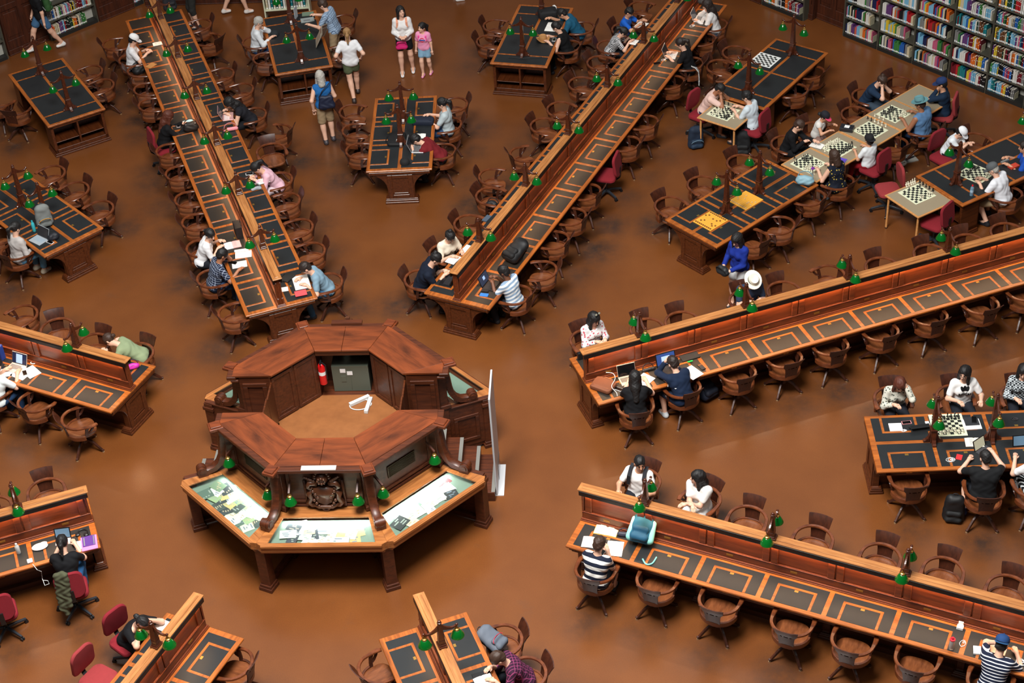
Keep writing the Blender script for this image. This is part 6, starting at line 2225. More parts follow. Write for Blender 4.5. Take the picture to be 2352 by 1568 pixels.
    PP['logo'] = pr('person with glasses and long hair in a white tee with a black trefoil logo', (9.867, 1.157, 0.45), -86, female=True, top=plain(232, 230, 228), sleeve=0.37, bottom=DKTR, style='long', glasses=True, head=(-34, 10, 0), lean=2, hands={1: (0.14, 0.28, 0.80), -1: (-0.22, 0.30, 0.80)})
    pr('person in a black and white checked shirt behind the edge of the tablets table', (10.792, 1.220, 0.45), -92, female=True, top=fabric('check', (30, 34, 40), (196, 204, 208), 1.2), sleeve=0.9, bottom=DKTR, style='long', head=(-12, 22, 0), lean=4, hands=on_table(0.12, 0.32, 0.80))
    pr('person in a black tee holding up a small tablet and an open notebook', (9.847, -0.969, 0.45), 86, top=plain(22, 23, 25), sleeve=0.34, bottom=plain(24, 26, 32), leg=0.5, style='crop', glasses=True, head=(22, 24, 0), lean=12, wide=1.15, hands={1: (0.16, 0.48, 0.93), -1: (-0.20, 0.42, 0.83)}, shoes=(60, 76, 130), feet={1: (0.14, 0.30, 0.085), -1: (-0.22, 0.12, 0.085)}, elbows={1: (0.8, -0.2, -0.7), -1: (-0.8, -0.3, -0.6)})
    pr('person in black trousers with white side stripes cut by the right edge', (10.652, -0.908, 0.45), 96, top=plain(230, 230, 230), sleeve=0.37, bottom=fabric('vstripe', (20, 21, 25), (200, 204, 206), 1.0), hands={1: (0.1, 0.36, 0.82), -1: (-0.24, 0.40, 0.84)}, lean=16, head=(0, 30, 0))
    # ---- bottom and left edge
    pr('person in a purple plaid shirt writing at the bottom edge', (3.010, -4.519, 0.45), -166, top=fabric('plaid', (52, 22, 44), (140, 60, 100)), sleeve=0.7, bottom=DKTR, hair='brown', head=(0, 44, 0), lean=32, hands=on_table(0.06, 0.44, 0.83, 0.2))
    pr('person in a black top holding the bowed head with both hands', (-2.713, -3.713, 0.46), -30, female=True, top=BLACK_T, sleeve=0.33, bottom=BLACK_T, style='lowbun', head=(0, 46, 0), lean=34, neck_open=1.0, hands={1: ('head', 0.095, 0.03, 0.03), -1: ('head', -0.095, 0.03, 0.03)}, elbows={1: (0.9, 0.2, -0.9), -1: (-0.9, 0.2, -0.9)})
    pr('person with a long black ponytail and black top at the lower left desk', (-3.868, -2.604, 0.46), 100, female=True, top=BLACK_T, sleeve=0.37, bottom=plain(44, 92, 140), style='pony', head=(0, 26, 0), lean=22, hands=on_table(0.12, 0.46, 0.83))
    pr('person in an olive green shirt slumped asleep on the desk behind the screen', (-3.914, 2.729, 0.45), -174, female=True, top=plain(132, 146, 112), sleeve=0.37, bottom=DKTR, hair='brown', style='lowbun', head=(0, 40, 15), lean=50, hands={1: (0.20, 0.36, 0.80), -1: (-0.16, 0.52, 0.81)}, skin='light')
    pr('person in a white tee writing, cut by the left edge', (-6.161, 1.623, 0.45), 66, top=plain(224, 232, 232), sleeve=0.4, bottom=plain(40, 66, 100), head=(0, 34, 0), lean=18, hands={1: (0.18, 0.42, 0.83), -1: (-0.1, 0.42, 0.83)}, skin='light')

import os
cast()

# ------------------------------------------------------------------ things on the tables and the floor
DZ = ZT + 0.0055           # leather surface

def put(b, name, mats, p, rz, label, cat, group=None, **k):
    o = b.build(name, mats, **k)
    o.location = p
    o.rotation_euler = (0, 0, R(rz))
    return tag(o, label, cat, group)

def sheet(p, w, h, rz, label, col=(238, 238, 236), cat='paper', name='paper_sheet', z=None, t=0.003, group=None, marks=None):
    b = MB()
    b.box(-w / 2, w / 2, -h / 2, h / 2, 0, t)
    b.cur = 1
    if marks:
        for x0, x1, y0, y1 in marks:
            b.box(x0 * w, x1 * w, y0 * h, y1 * h, t, t + 0.0006)
    return put(b, name, [mat('paper_%d_%d_%d' % col, col, 0.65), mat('print_grey', (120, 122, 124), 0.7)], (p[0], p[1], z or DZ), rz, label, cat, group)

TXT = [(-0.38, 0.38 - 0.1 * (i % 3), 0.36 - 0.09 * i, 0.385 - 0.09 * i) for i in range(8)]

def open_book(p, w, h, rz, label, col=(238, 236, 230), z=None, cover=(70, 60, 60), marks=True, col2=None, name='open_book', cat='book'):
    t = thing(name, label, cat, (p[0], p[1], z or DZ), R(rz))
    MB().box(-w / 2 - 0.006, w / 2 + 0.006, -h / 2 - 0.006, h / 2 + 0.006, 0, 0.004).build('cover', mat('cover_%d_%d_%d' % cover, cover, 0.6), t)
    for s in (1, -1):
        b = MB()
        pr = [(0.001, 0.004), (w / 2, 0.004), (w / 2, 0.008), (w * 0.3, 0.017), (w * 0.08, 0.018), (0.001, 0.012)]
        b.prism([(s * x, z_) for x, z_ in pr], -h / 2, h / 2, axis='y')
        c = col if s < 0 or col2 is None else col2
        pg = b.build('pages', mat('paper_%d_%d_%d' % c, c, 0.65), t)
        if marks:
            m = MB()
            for i in range(7):
                x0, x1 = s * w * 0.09, s * w * (0.27 - 0.03 * (i % 2))
                m.box(min(x0, x1), max(x0, x1), h * (0.34 - 0.1 * i), h * (0.36 - 0.1 * i), 0.0178, 0.0186)
            m.build('print', mat('print_grey', (120, 122, 124), 0.7), pg)
    return t

def laptop(p, face, label, body=(190, 192, 194), scr=(22, 26, 40), keys=(40, 40, 44), ang=112, w=0.31, d=0.215, glow=0.25, key_light=False, page=None):
    """p: middle of the keyboard half; face: heading of the user looking at the screen"""
    t = thing('laptop', label, 'laptop', (p[0], p[1], DZ), R(face - 90))
    BM = mat('laptop_%d_%d_%d' % body, body, 0.35, metal=0.3)
    bo = MB().box(-w / 2, w / 2, -d / 2, d / 2, 0, 0.015).build('keyboard_half', BM, t, bevel=0.003)
    k = MB()
    for r in range(5):
        for c in range(13):
            x = -w * 0.43 + c * w * 0.0667
            y = d * 0.36 - r * d * 0.105
            k.box(x, x + w * 0.055, y - d * 0.08, y, 0.015, 0.0168)
    k.build('keys', mat('keys_%d_%d_%d' % keys, keys, 0.5), bo)
    MB().box(-w * 0.16, w * 0.16, -d * 0.44, -d * 0.2, 0.015, 0.0156).build('trackpad', mat('trackpad_%d_%d_%d' % body, tuple(int(v * 0.9) for v in body), 0.3), bo)
    a = R(ang - 90)
    Mx = Matrix.Translation((0, d / 2, 0.014)) @ Matrix.Rotation(-a, 4, 'X')
    lid_ = MB().box(-w / 2, w / 2, -0.002, 0.006, 0, d * 0.98).xform(Mx).build('lid', BM, t, bevel=0.002)
    b = MB()
    b.box(-w * 0.485, w * 0.485, -0.0035, -0.002, d * 0.04, d * 0.94)
    b.cur = 1
    b.box(-w * 0.455, w * 0.455, -0.0042, -0.0035, d * 0.09, d * 0.90)
    if page:
        b.cur = 2
        b.box(page[0] * w, page[1] * w, -0.0048, -0.0042, page[2] * d, page[3] * d)
    b.xform(Mx)
    b.build('screen', [BLK, mat('screen_%d_%d_%d' % scr, scr, 0.15, emit=glow), mat('screen_page', (150, 176, 214), 0.2, emit=0.35)], lid_)
    return t

def phone(p, rz, label, col=(20, 20, 24), z=None, cat='phone', group=None):
    b = MB()
    b.box(-0.037, 0.037, -0.075, 0.075, 0, 0.009)
    b.cur = 1
    b.box(-0.033, 0.033, -0.066, 0.066, 0.009, 0.0096)
    return put(b, 'phone', [mat('phone_%d_%d_%d' % col, col, 0.3), BLACKG], (p[0], p[1], z or DZ), rz, label, cat, group, bevel=0.002)

def cable(pts, label, col=(232, 232, 230), r=0.004, z=None, cat='cable', name='cable'):
    """smooth loose line through the given floor points"""
    z = z or DZ
    P = [Vector((q[0], q[1], z + r)) for q in pts]
    out = []
    for i in range(len(P) - 1):
        p0, p1, p2, p3 = P[max(i - 1, 0)], P[i], P[i + 1], P[min(i + 2, len(P) - 1)]
        for k in range(6):
            u = k / 6
            out.append(0.5 * ((2 * p1) + (p2 - p0) * u + (2 * p0 - 5 * p1 + 4 * p2 - p3) * u * u + (3 * p1 - p0 - 3 * p2 + p3) * u ** 3))
    out.append(P[-1])
    o = MB().tube(out, r, 6).build(name, mat('cable_%d_%d_%d' % col, col, 0.5), smooth=True)
    return tag(o, label, cat)

def coil(p, rz, r, n, label, col=(232, 232, 230), z=None, rad=0.004, sx=1.5, cat='cable', name='cable'):
    z = z or DZ
    rr = random.Random(int(p[0] * 100) + n)
    pts = []
    N = n * 14
    for i in range(N + 1):
        u = i / N
        a = 2 * PI * n * u
        q = r * (0.6 + 0.4 * math.sin(5 * u + 1)) + rr.uniform(-0.004, 0.004)
        x, y = sx * q * math.cos(a) + 0.03 * u, q * math.sin(a)
        c, s = math.cos(R(rz)), math.sin(R(rz))
        pts.append((p[0] + c * x - s * y, p[1] + s * x + c * y, z + rad + 0.006 * abs(math.sin(3 * a))))
    o = MB().tube(pts, rad, 6).build(name, mat('cable_%d_%d_%d' % col, col, 0.5), smooth=True)
    return tag(o, label, cat)

def soft_mesh(fn, lo, hi, h=0.012):
    F = Field(lo, hi, h)
    fn(F)
    return F.surface()

def backpack(p, rz, label, col, pocket=None, strap=(24, 24, 28), pitch=0, s=1.0, z=0.0, zipc=None, cat='backpack', name='backpack', trim=None):
    """upright backpack, its front towards local -y; pitch lays it back"""
    t = thing(name, label, cat, (p[0], p[1], z), R(rz))
    Mx = Matrix.Rotation(R(pitch), 4, 'X')

    def part(nm, fn, m, lo=(-0.3, -0.3, -0.05), hi=(0.3, 0.3, 0.6), par=t):
        v, f = soft_mesh(fn, lo, hi)
        me = np_mesh(nm, [([Mx @ Vector(tuple(map(float, q))) for q in np.array(v) * s], f, 0)], [m])
        return obj(nm, me, par)

    def body(F):
        for x in (-0.085, 0.0, 0.085):
            F.cone((x, 0.0, 0.07), (x * 0.85, 0.01, 0.36), 0.078, 0.07, 0.05)
        F.cone((-0.05, 0.01, 0.40), (0.05, 0.01, 0.40), 0.062, 0.062, 0.05)
        F.folds(0.005, 28, p[0])
        F.cut((0, 0, 0.002), (0, 0, -1))

    def pock(F):
        F.cone((-0.075, -0.075, 0.07), (0.075, -0.075, 0.07), 0.05, 0.05, 0.04)
        F.cone((-0.07, -0.07, 0.18), (0.07, -0.07, 0.18), 0.042, 0.042, 0.06)
        F.folds(0.004, 34, 1.0)
        F.cut((0, 0, 0.004), (0, 0, -1))
    bo = part('body', body, mat('bag_%d_%d_%d' % col, col, 0.8))
    pc = pocket or tuple(int(v * 0.8) for v in col)
    po = part('pocket', pock, mat('bag_%d_%d_%d' % pc, pc, 0.75))
    if zipc:
        MB().tube([Mx @ (Vector((0.115 * math.cos(a), -0.112, 0.16 + 0.05 * math.sin(a))) * s) for a in [PI * i / 10 for i in range(11)]], 0.005, 5).build('zip', mat('zip_%d_%d_%d' % zipc, zipc, 0.5), po)
    if trim:
        for q in (1, -1):
            part('side_pocket', lambda F: (F.cone((q * 0.135, -0.01, 0.06), (q * 0.13, 0.0, 0.30), 0.055, 0.04, 0.03), F.cut((0, 0, 0.003), (0, 0, -1))), mat('bag_%d_%d_%d' % trim, trim, 0.8))
    sm = mat('strap_%d_%d_%d' % strap, strap, 0.8)
    for q in (1, -1):
        MB().sweep([Mx @ (Vector(v) * s) for v in ((q * 0.06, 0.07, 0.42), (q * 0.075, 0.13, 0.34), (q * 0.09, 0.14, 0.2), (q * 0.11, 0.08, 0.06))], lambda i, u: [(-0.025, -0.006), (0.025, -0.006), (0.025, 0.006), (-0.025, 0.006)], up=(0, 1, 0.3)).build('strap', sm, t)
    MB().tube([Mx @ (Vector((0.04 * math.cos(a), 0.03, 0.455 + 0.03 * math.sin(a))) * s) for a in [PI * i / 8 for i in range(9)]], 0.008, 6).build('grab_handle', sm, t)
    return t

def soft_bag(p, rz, label, col, w, d, h, strap=None, z=None, cat='bag', name='handbag', folds=0.005):
    t = thing(name, label, cat, (p[0], p[1], z if z is not None else DZ), R(rz))

    def body(F):
        r = min(d, h) * 0.45
        F.cone((-w / 2 + r, 0, r), (w / 2 - r, 0, r), r, r, 0.03)
        for x in (-1, -0.5, 0, 0.5, 1):
            F.cone((x * (w / 2 - r), 0, r), (x * (w / 2 - r) * 0.9, 0, h - r * 0.8), r, r * 0.75, 0.03)
        F.folds(folds, 40, p[1])
        F.cut((0, 0, 0.001), (0, 0, -1))
    v, f = soft_mesh(body, (-w / 2 - 0.05, -d / 2 - 0.08, -0.02), (w / 2 + 0.05, d / 2 + 0.08, h + 0.06), 0.009)
    obj('body', np_mesh('body', [(v, f, 0)], [mat('bag_%d_%d_%d' % col, col, 0.6)]), t)
    sc = strap or tuple(int(q * 0.85) for q in col)
    MB().tube([(w * 0.42 * math.cos(a), d * 0.35 + 0.03 * math.sin(a), h * 0.6 + w * 0.34 * math.sin(a)) for a in [PI * i / 14 for i in range(15)]], 0.009, 6).build('strap', mat('bag_%d_%d_%d' % sc, sc, 0.6), t)
    MB().tube([(-w * 0.35, -d * 0.18, h * 0.86), (0, -d * 0.2, h * 0.9), (w * 0.35, -d * 0.18, h * 0.86)], 0.005, 6).build('zip', STEEL, t)
    return t

def flat_bag(p, rz, label, col, w, d, h, strap=None, name='bag', cat='bag', z=None):
    t = thing(name, label, cat, (p[0], p[1], (z or DZ) + h / 2), R(rz))
    b = rounded_slab(w / 2, d / 2, h, min(w, d) * 0.18, dome=h * 0.2)
    for i, (x, y, q) in enumerate(b.v):
        b.v[i] = (x, y, q + (0.006 * math.sin(x * 30 + 1) * math.sin(y * 26) if q > 0 else 0))
    b.build('body', mat('bag_%d_%d_%d' % col, col, 0.7), t, smooth=True)
    sc = strap or tuple(int(q * 0.8) for q in col)
    m = mat('bag_%d_%d_%d' % sc, sc, 0.7)
    MB().tube([(-w * 0.2, d * 0.46, h * 0.3), (-w * 0.18, d * 0.62, h * 0.1), (w * 0.18, d * 0.62, h * 0.1), (w * 0.2, d * 0.46, h * 0.3)], 0.009, 6).build('strap', m, t)
    MB().box(-w * 0.38, w * 0.38, -d * 0.3, -d * 0.28, h * 0.5, h * 0.74).build('zip', m, t)
    return t

def bottle(p, label, col, cap, h=0.22, r=0.034, clear=False, z=None, style='plain'):
    t = thing('water_bottle', label, 'bottle', (p[0], p[1], z or DZ))
    m = mat('bottle_%d_%d_%d' % col, col, 0.15 if clear else 0.35, trans=0.55 if clear else 0)
    MB().lathe([(r * 0.92, 0), (r, 0.006), (r, h * 0.66), (r * 0.86, h * 0.76), (r * 0.45, h * 0.88), (r * 0.42, h * 0.9)] if style != 'tumbler' else [(r * 0.92, 0), (r, 0.006), (r, h * 0.86), (r * 0.96, h * 0.88)], n=16).build('body', m, t, smooth=True)
    MB().lathe([(r * 0.5, h * 0.89), (r * 0.5, h * 0.97), (r * 0.4, h)] if style != 'tumbler' else [(r * 1.04, h * 0.86), (r * 1.04, h * 0.94), (r * 0.5, h * 0.96), (r * 0.42, h * 1.1)], n=14).build('cap', mat('cap_%d_%d_%d' % cap, cap, 0.4), t, smooth=True)
    if clear and style != 'tumbler':
        MB().lathe([(r * 1.012, h * 0.34), (r * 1.012, h * 0.56)], n=16, cap=False).build('band', mat('band_pale', (170, 200, 224), 0.4), t)
    return t

laptop((1.342, 4.399, 0.79), -20, 'black laptop under the hands of the big person in navy', (24, 25, 30), (20, 26, 50), glow=0.3)
laptop((2.137, 4.229, 0.79), 156, 'black laptop facing the person in the striped polo', (36, 36, 38), (46, 52, 70), glow=0.3, page=(-0.1, 0.12, 0.4, 0.7))
laptop((5.589, 12.288, 0.79), 166, 'white laptop of the person in black near the upper right', (222, 222, 222), (30, 30, 32), (200, 200, 200))
laptop((6.261, 13.858, 0.79), 164, 'white laptop of the long haired person in the white top', (222, 222, 222), (64, 66, 70), (90, 90, 92))
laptop((0.451, 8.837, 0.79), 178, 'silver laptop in front of the person in the maroon tee', (186, 188, 190), (34, 36, 40), (60, 62, 66), w=0.34, d=0.235)
laptop((-6.515, 5.944, 0.79), 55, 'small silver laptop on the grey rucksack table', (184, 192, 198), (40, 40, 42), (150, 166, 180))
laptop((4.535, 1.540, 0.79), 108, 'silver laptop with a black screen beside the brown leather bag', (206, 194, 178), (10, 11, 13), (70, 62, 54))
laptop((5.205, 1.791, 0.79), 112, 'black laptop with a blue document screen by the person in the navy hood', (30, 30, 32), (36, 58, 108), (24, 24, 26), w=0.35, d=0.235, glow=0.5, page=(-0.22, 0.2, 0.12, 0.7))
laptop((-5.915, 2.134, 0.79), 68, 'silver laptop with a document on screen at the left edge desk', (216, 206, 196), (28, 34, 58), (110, 104, 100), glow=0.4, page=(-0.22, 0.2, 0.1, 0.85))
laptop((-3.630, 10.264, 0.79), 190, 'pink laptop of the student with white sleeves', (226, 176, 172), (60, 60, 66), (236, 226, 224))
o = put(MB().box(-0.152, 0.152, -0.106, 0.106, 0, 0.015), 'closed_laptop', mat('rose_gold', (226, 198, 184), 0.32, metal=0.35), (9.419, -4.248, 0.7840), -24, 'closed rose gold laptop on the lower right desk', 'laptop', bevel=0.004)
b = MB()
b.ball((-0.007, 0, 0.0155), 0.010, 10, 6, (0.9, 1, 0.06)).ball((0.007, 0, 0.0155), 0.010, 10, 6, (0.9, 1, 0.06)).ball((0.003, 0.016, 0.0155), 0.005, 8, 5, (1, 0.6, 0.06))
obj('logo', b.mesh('logo', mat('logo_dark', (90, 66, 60), 0.2, metal=0.7)), o)

open_book((-5.772, 13.482, 0.79), 0.21, 0.15, 20, 'small open book by the person in the white cap')
sheet((-5.722, 12.525, 0.79), 0.22, 0.16, 60, 'tan envelope by the person in the white cap', (172, 122, 66), 'envelope', 'envelope')
phone((-6.035, 13.280, 0.79), 60, 'phone held by the person in the white cap', z=0.835)
soft_bag((-6.082, 12.783, 0.46), 40, 'black bag lying on the armchair beside the person in the white cap', (18, 18, 20), 0.32, 0.2, 0.2, z=0.462)
sheet((-4.444, 10.117, 0.79), 0.2, 0.13, 30, 'pale blue booklet by the person with red hair', (170, 208, 220), 'booklet', 'booklet', t=0.01)
soft_bag((-4.305, 9.768, 0.79), 20, 'black leather handbag beside the person with red hair', (24, 20, 18), 0.30, 0.17, 0.2)
phone((-4.617, 9.971, 0.79), 10, 'phone lying by the black leather handbag', (200, 190, 190))
open_book((-2.756, 5.643, 0.79), 0.30, 0.22, 20, 'open white notebook with a pink page by the dozing person', (226, 226, 226), col2=(236, 176, 176), cover=(60, 64, 70))
t = thing('tote_bag', 'tall open black tote standing against the desk screen', 'bag', (-2.689, 5.972, 0.7836), R(112))
tm = MB()
for x0, x1, y0, y1 in ((-0.14, 0.14, -0.06, -0.05), (-0.14, 0.14, 0.05, 0.06), (-0.14, -0.13, -0.05, 0.05), (0.13, 0.14, -0.05, 0.05), (-0.13, 0.13, -0.05, 0.05)):
    tm.box(x0, x1, y0, y1, 0, 0.25 if (x1 - x0 < 0.27 or y1 - y0 < 0.02) else 0.01)
tm.build('body', mat('bag_16_15_17', (16, 15, 17), 0.6), t)
MB().box(-0.06, 0.06, -0.04, 0.04, 0.0105, 0.2).build('lining_card', mat('card_red', (150, 40, 56), 0.6), t)
for q in (1, -1):
    MB().tube([(-0.07, q * 0.064, 0.2), (-0.06, q * 0.066, 0.30), (0.06, q * 0.066, 0.30), (0.07, q * 0.064, 0.2)], 0.006, 6).build('handle', BLKC, t)
sheet((-2.502, 5.343, 0.79), 0.30, 0.21, 10, 'white sheets above the elbow of the person in dark plaid', z=DZ, t=0.006)
b = MB()
b.sweep([(-0.13, 0, 0.0), (0.13, 0, 0.0)], lambda i, u: [(0.03 * math.cos(a), 0.022 + 0.02 * math.sin(a)) for a in [2 * PI * k / 10 for k in range(10)]])
put(b, 'paper_roll', WHITE, ((-2.551, 5.441, 0.79)[0], (-2.551, 5.441, 0.79)[1], DZ + 0.006), 12, 'curled white paper beside the dozing person', 'paper')
sheet((-2.524, 5.030, 0.79), 0.27, 0.2, 14, 'white sheet in front of the person in dark plaid')
phone((-2.655, 5.089, 0.79), 70, 'phone beside the white sheet of the person in dark plaid')
phone((-3.747, 10.357, 0.79), 110, 'phone beside the pink laptop')
soft_bag((-3.484, 9.727, 0.79), 15, 'pink zipped case below the pink laptop', (228, 140, 148), 0.30, 0.09, 0.07, name='pencil_case', cat='case', folds=0.001)
phone((-2.829, 8.069, 0.79), 105, 'white phone by the person in pink', (226, 226, 228))
sheet((-2.781, 7.989, 0.79), 0.09, 0.05, 20, 'crumpled tissue beside the white phone', (236, 230, 220), 'tissue', 'tissue', t=0.012)
open_book((-2.517, 7.790, 0.79), 0.24, 0.18, 25, 'open white notebook under the hand of the person in pink')
soft_bag((-2.600, 7.502, 0.79), 20, 'patterned pouch by the elbow of the person in pink', (150, 156, 162), 0.2, 0.08, 0.06, name='pouch', cat='pouch')
flat_bag((-1.566, 4.581, 0.79), 60, 'flat black case above the open white booklet', (26, 24, 22), 0.26, 0.19, 0.03, name='folded_case', cat='case')
open_book((-1.301, 4.440, 0.79), 0.42, 0.28, 108, 'large open white book of the person in the blue-grey tee', marks=False)
sheet((-1.260, 4.088, 0.79), 0.21, 0.16, 18, 'red booklet at the inner end of the upper left desk', (226, 78, 84), 'booklet', 'booklet', z=DZ + 0.02, t=0.008)
sheet((-1.588, 4.241, 0.79), 0.15, 0.13, 14, 'small white sheet beside the red booklet')
backpack((-5.799, 15.105, 0.79), 30, 'dark backpack on the upper left desk at the top edge', (26, 28, 36), z=DZ, s=1.0)

open_book((1.401, 5.033, 0.79), 0.26, 0.19, 60, 'open white book of the person in the cream blouse')
sheet((1.619, 5.364, 0.79), 0.24, 0.13, 62, 'white sheet beside the open book of the person in cream')
backpack((2.397, 4.862, 0.79), -40, 'big black backpack lying on the desk beside the striped polo', (18, 18, 20), pitch=-68, z=DZ + 0.09, s=1.1)
sheet((2.020, 3.951, 0.79), 0.15, 0.09, -12, 'bright blue booklet by the black laptop', (46, 116, 190), 'booklet', 'booklet', t=0.008)
sheet((2.030, 4.065, 0.79), 0.13, 0.07, -12, 'black card case on the bright blue booklet', (26, 24, 26), 'card case', 'card_case', z=DZ + 0.0085, t=0.01)
coil((1.898, 4.211, 0.79), 20, 0.035, 1, 'short black cable by the black laptop', (22, 22, 24))
soft_bag((1.991, 7.120, 0.46), -20, 'black bag on the armchair left of the upper right desk', (18, 18, 20), 0.26, 0.16, 0.18, z=0.462)
sheet((1.945, 6.318, 0.79), 0.2, 0.1, 62, 'grey scarf like cloth with a yellow cord on the upper right desk', (70, 84, 100), 'cloth', 'folded_cloth', t=0.02)
open_book((4.968, 13.582, 0.79), 0.30, 0.22, 60, 'open book held by the boy in bright blue', z=DZ + 0.04)
open_book((4.795, 12.908, 0.79), 0.22, 0.16, 66, 'white notebook of the child in the checked shirt')
phone((5.267, 11.971, 0.79), 100, 'phone with a white screen below the white laptop', (30, 30, 32))
coil((5.408, 12.093, 0.79), 20, 0.04, 2, 'white charging cable below the white laptop')
coil((6.076, 13.550, 0.79), 30, 0.05, 2, 'white earphone cable below the long haired person')
soft_bag((6.333, 14.586, 0.79), -30, 'dark grey bag at the far end of the upper right desk', (56, 58, 60), 0.36, 0.2, 0.2)
t = thing('scarf', 'pale patterned scarf hung over the armchair of the person in black', 'scarf', (6.063, 13.040, 0.0))
b = MB()
P0 = (6.071, 11.879, 0.68)
sf = [(0.0, 0.0, 0.70), (0.05, -0.02, 0.715), (0.09, -0.045, 0.66), (0.10, -0.06, 0.50), (0.095, -0.06, 0.36)]
b.sweep([(P0[0] - t.location.x + x * 1.4 - 0.06, P0[1] - t.location.y + y, z) for x, y, z in sf], lambda i, u: [(-0.09, -0.008), (0.09, -0.008), (0.1, 0.008), (-0.1, 0.008)], up=(1, 0, 0.4))
b.build('cloth', fabric('floral', (206, 210, 210), (120, 130, 140), 0.6), t, smooth=True)

flat_bag((-0.016, 9.169, 0.79), 88, 'flat black laptop bag with a white stripe on the middle table', (18, 18, 20), 0.46, 0.34, 0.06, name='laptop_bag')
put(MB().box(-0.02, 0.02, -0.13, 0.13, 0, 0.004), 'stripe_card', WHITE, ((0.019, 9.154, 0.86)[0], (0.019, 9.154, 0.86)[1], DZ + 0.068), -3, 'white strip lying on the flat black laptop bag', 'card')
open_book((0.440, 9.295, 0.79), 0.24, 0.17, 2, 'white notebook behind the silver laptop', marks=False)
flat_bag((0.469, 9.812, 0.79), -4, 'navy bag on the middle table', (22, 30, 48), 0.44, 0.22, 0.09)

def loose_cap(p, rz, label, c1, c2, z=None, brim=False):
    t = thing('hat' if brim else 'cap', label, 'hat' if brim else 'cap', (p[0], p[1], z or DZ), R(rz))
    if brim:
        b = MB().lathe([(0.09, 0.012), (0.092, 0.03), (0.082, 0.10), (0.07, 0.112), (0.03, 0.098), (0.004, 0.094)], n=20)
        b.build('crown', mat('hat_%d_%d_%d' % c1, c1, 0.85), t, smooth=True)
        b = MB().lathe([(0.09, 0.008), (0.16, 0.004), (0.165, 0.012), (0.09, 0.016)], n=24, cap=False)
        for i, q in enumerate(b.v):
            b.v[i] = (q[0] * 0.9, q[1], q[2] + 1.5 * max(abs(q[0]) - 0.06, 0) ** 1.5)
        b.build('brim', mat('hat_%d_%d_%d' % c2, c2, 0.85), t, smooth=True)
    else:
        MB().lathe([(0.098, 0.0), (0.1, 0.02), (0.094, 0.06), (0.07, 0.09), (0.03, 0.105), (0.004, 0.107)], n=18).build('crown', mat('hat_%d_%d_%d' % c1, c1, 0.85), t, smooth=True)
        ol = [(0.085 * math.cos(a), 0.07 + 0.1 * math.sin(a)) for a in [PI * i / 10 for i in range(11)]]
        MB().prism(ol, 0.002, 0.008).build('peak', mat('hat_%d_%d_%d' % c2, c2, 0.85), t)
    return t

loose_cap((0.227, 8.320, 0.79), -60, 'black cap lying on the near end of the middle table', (20, 20, 22), (24, 24, 26))
open_book((3.009, 13.707, 0.79), 0.40, 0.26, 78, 'open white book on the tan hat table', marks=False)
loose_cap((2.822, 13.146, 0.79), 20, 'tan brimmed hat with dents', (178, 128, 76), (178, 128, 76), brim=True)
phone((3.069, 13.131, 0.79), -10, 'white phone beside the tan hat', (226, 226, 228))
flat_bag((2.901, 14.239, 0.79), 10, 'black camera bag at the far end of the tan hat table', (22, 22, 24), 0.42, 0.32, 0.14, name='camera_bag')
t = thing('camera', 'white camera with a dark lens on the tan hat table', 'camera', (3.049, 14.570, 0.7835), R(-60))
MB().box(-0.055, 0.055, -0.025, 0.025, 0, 0.07).box(-0.02, 0.02, -0.02, 0.02, 0.07, 0.085).build('body', WHITE, t, bevel=0.006)
MB().tube([(0, -0.025, 0.035), (0, -0.07, 0.035)], 0.026, 14).build('lens', BLK, t)
cable([(2.102, 12.403, 0.79), (2.404, 12.347, 0.79), (2.823, 12.379, 0.79)], 'thin black cord on the near end of the tan hat table', (14, 14, 16), 0.006)
t = thing('newspaper', 'open newspaper in the hands of the person in the blue checked shirt', 'newspaper', (-2.214, 13.361, 0.79), R(168 - 90))
for q in (1, -1):
    b = MB()
    b.box(0, q * 0.30, -0.003, 0.003, 0, 0.40) if q > 0 else b.box(-0.30, 0, -0.003, 0.003, 0, 0.40)
    Mx = Matrix.Translation((0, -0.02, 0.06)) @ Matrix.Rotation(R(28), 4, 'X') @ Matrix.Rotation(R(-q * 22), 4, 'Z')
    b.xform(Mx)
    pg = b.build('page', mat('newsprint', (176, 166, 146), 0.8), t)
    m = MB()
    for i in range(7):
        x0, x1 = q * 0.03, q * 0.26
        m.box(min(x0, x1), max(x0, x1), -0.0055, 0.0045, 0.05 + 0.035 * i, 0.065 + 0.035 * i)
    m.box(min(q * 0.04, q * 0.2), max(q * 0.04, q * 0.2), -0.006, 0.006, 0.32, 0.37)
    m.xform(Mx)
    m.build('print', mat('news_print', (120, 84, 66), 0.8), pg)
sheet((-2.526, 14.388, 0.79), 0.3, 0.2, 14, 'magazine with a grey cover on the newspaper table', (150, 158, 156), 'magazine', 'magazine', t=0.012, marks=[(-0.3, 0.2, -0.3, 0.1)])
sheet((-2.556, 14.680, 0.79), 0.26, 0.18, 8, 'magazine with a green and red cover at the far end of the newspaper table', (110, 130, 110), 'magazine', 'magazine', t=0.012)
t = thing('table_sign', 'small white standing notice on the newspaper table', 'sign', (-2.791, 14.500, 0.7835), R(80))
MB().box(-0.1, 0.1, -0.004, 0.004, 0.0, 0.28).build('card', mat('notice_pale', (190, 196, 202), 0.4), t)
MB().box(-0.1, 0.1, -0.05, 0.05, 0, 0.006).build('foot', BLK, t)
loose_cap((-3.174, 13.739, 0.79), 30, 'dark cap on the newspaper table', (26, 32, 36), (26, 32, 36))
t = thing('book_trolley', 'cream steel book trolley at the top edge behind the newspaper table', 'trolley', (-3.267, 15.967, 0.0), R(5))
CRM = mat('trolley_cream', (206, 208, 180), 0.4)
MB().box(-0.52, 0.52, -0.2, 0.2, 0.34, 0.36).build('shelf', CRM, t)
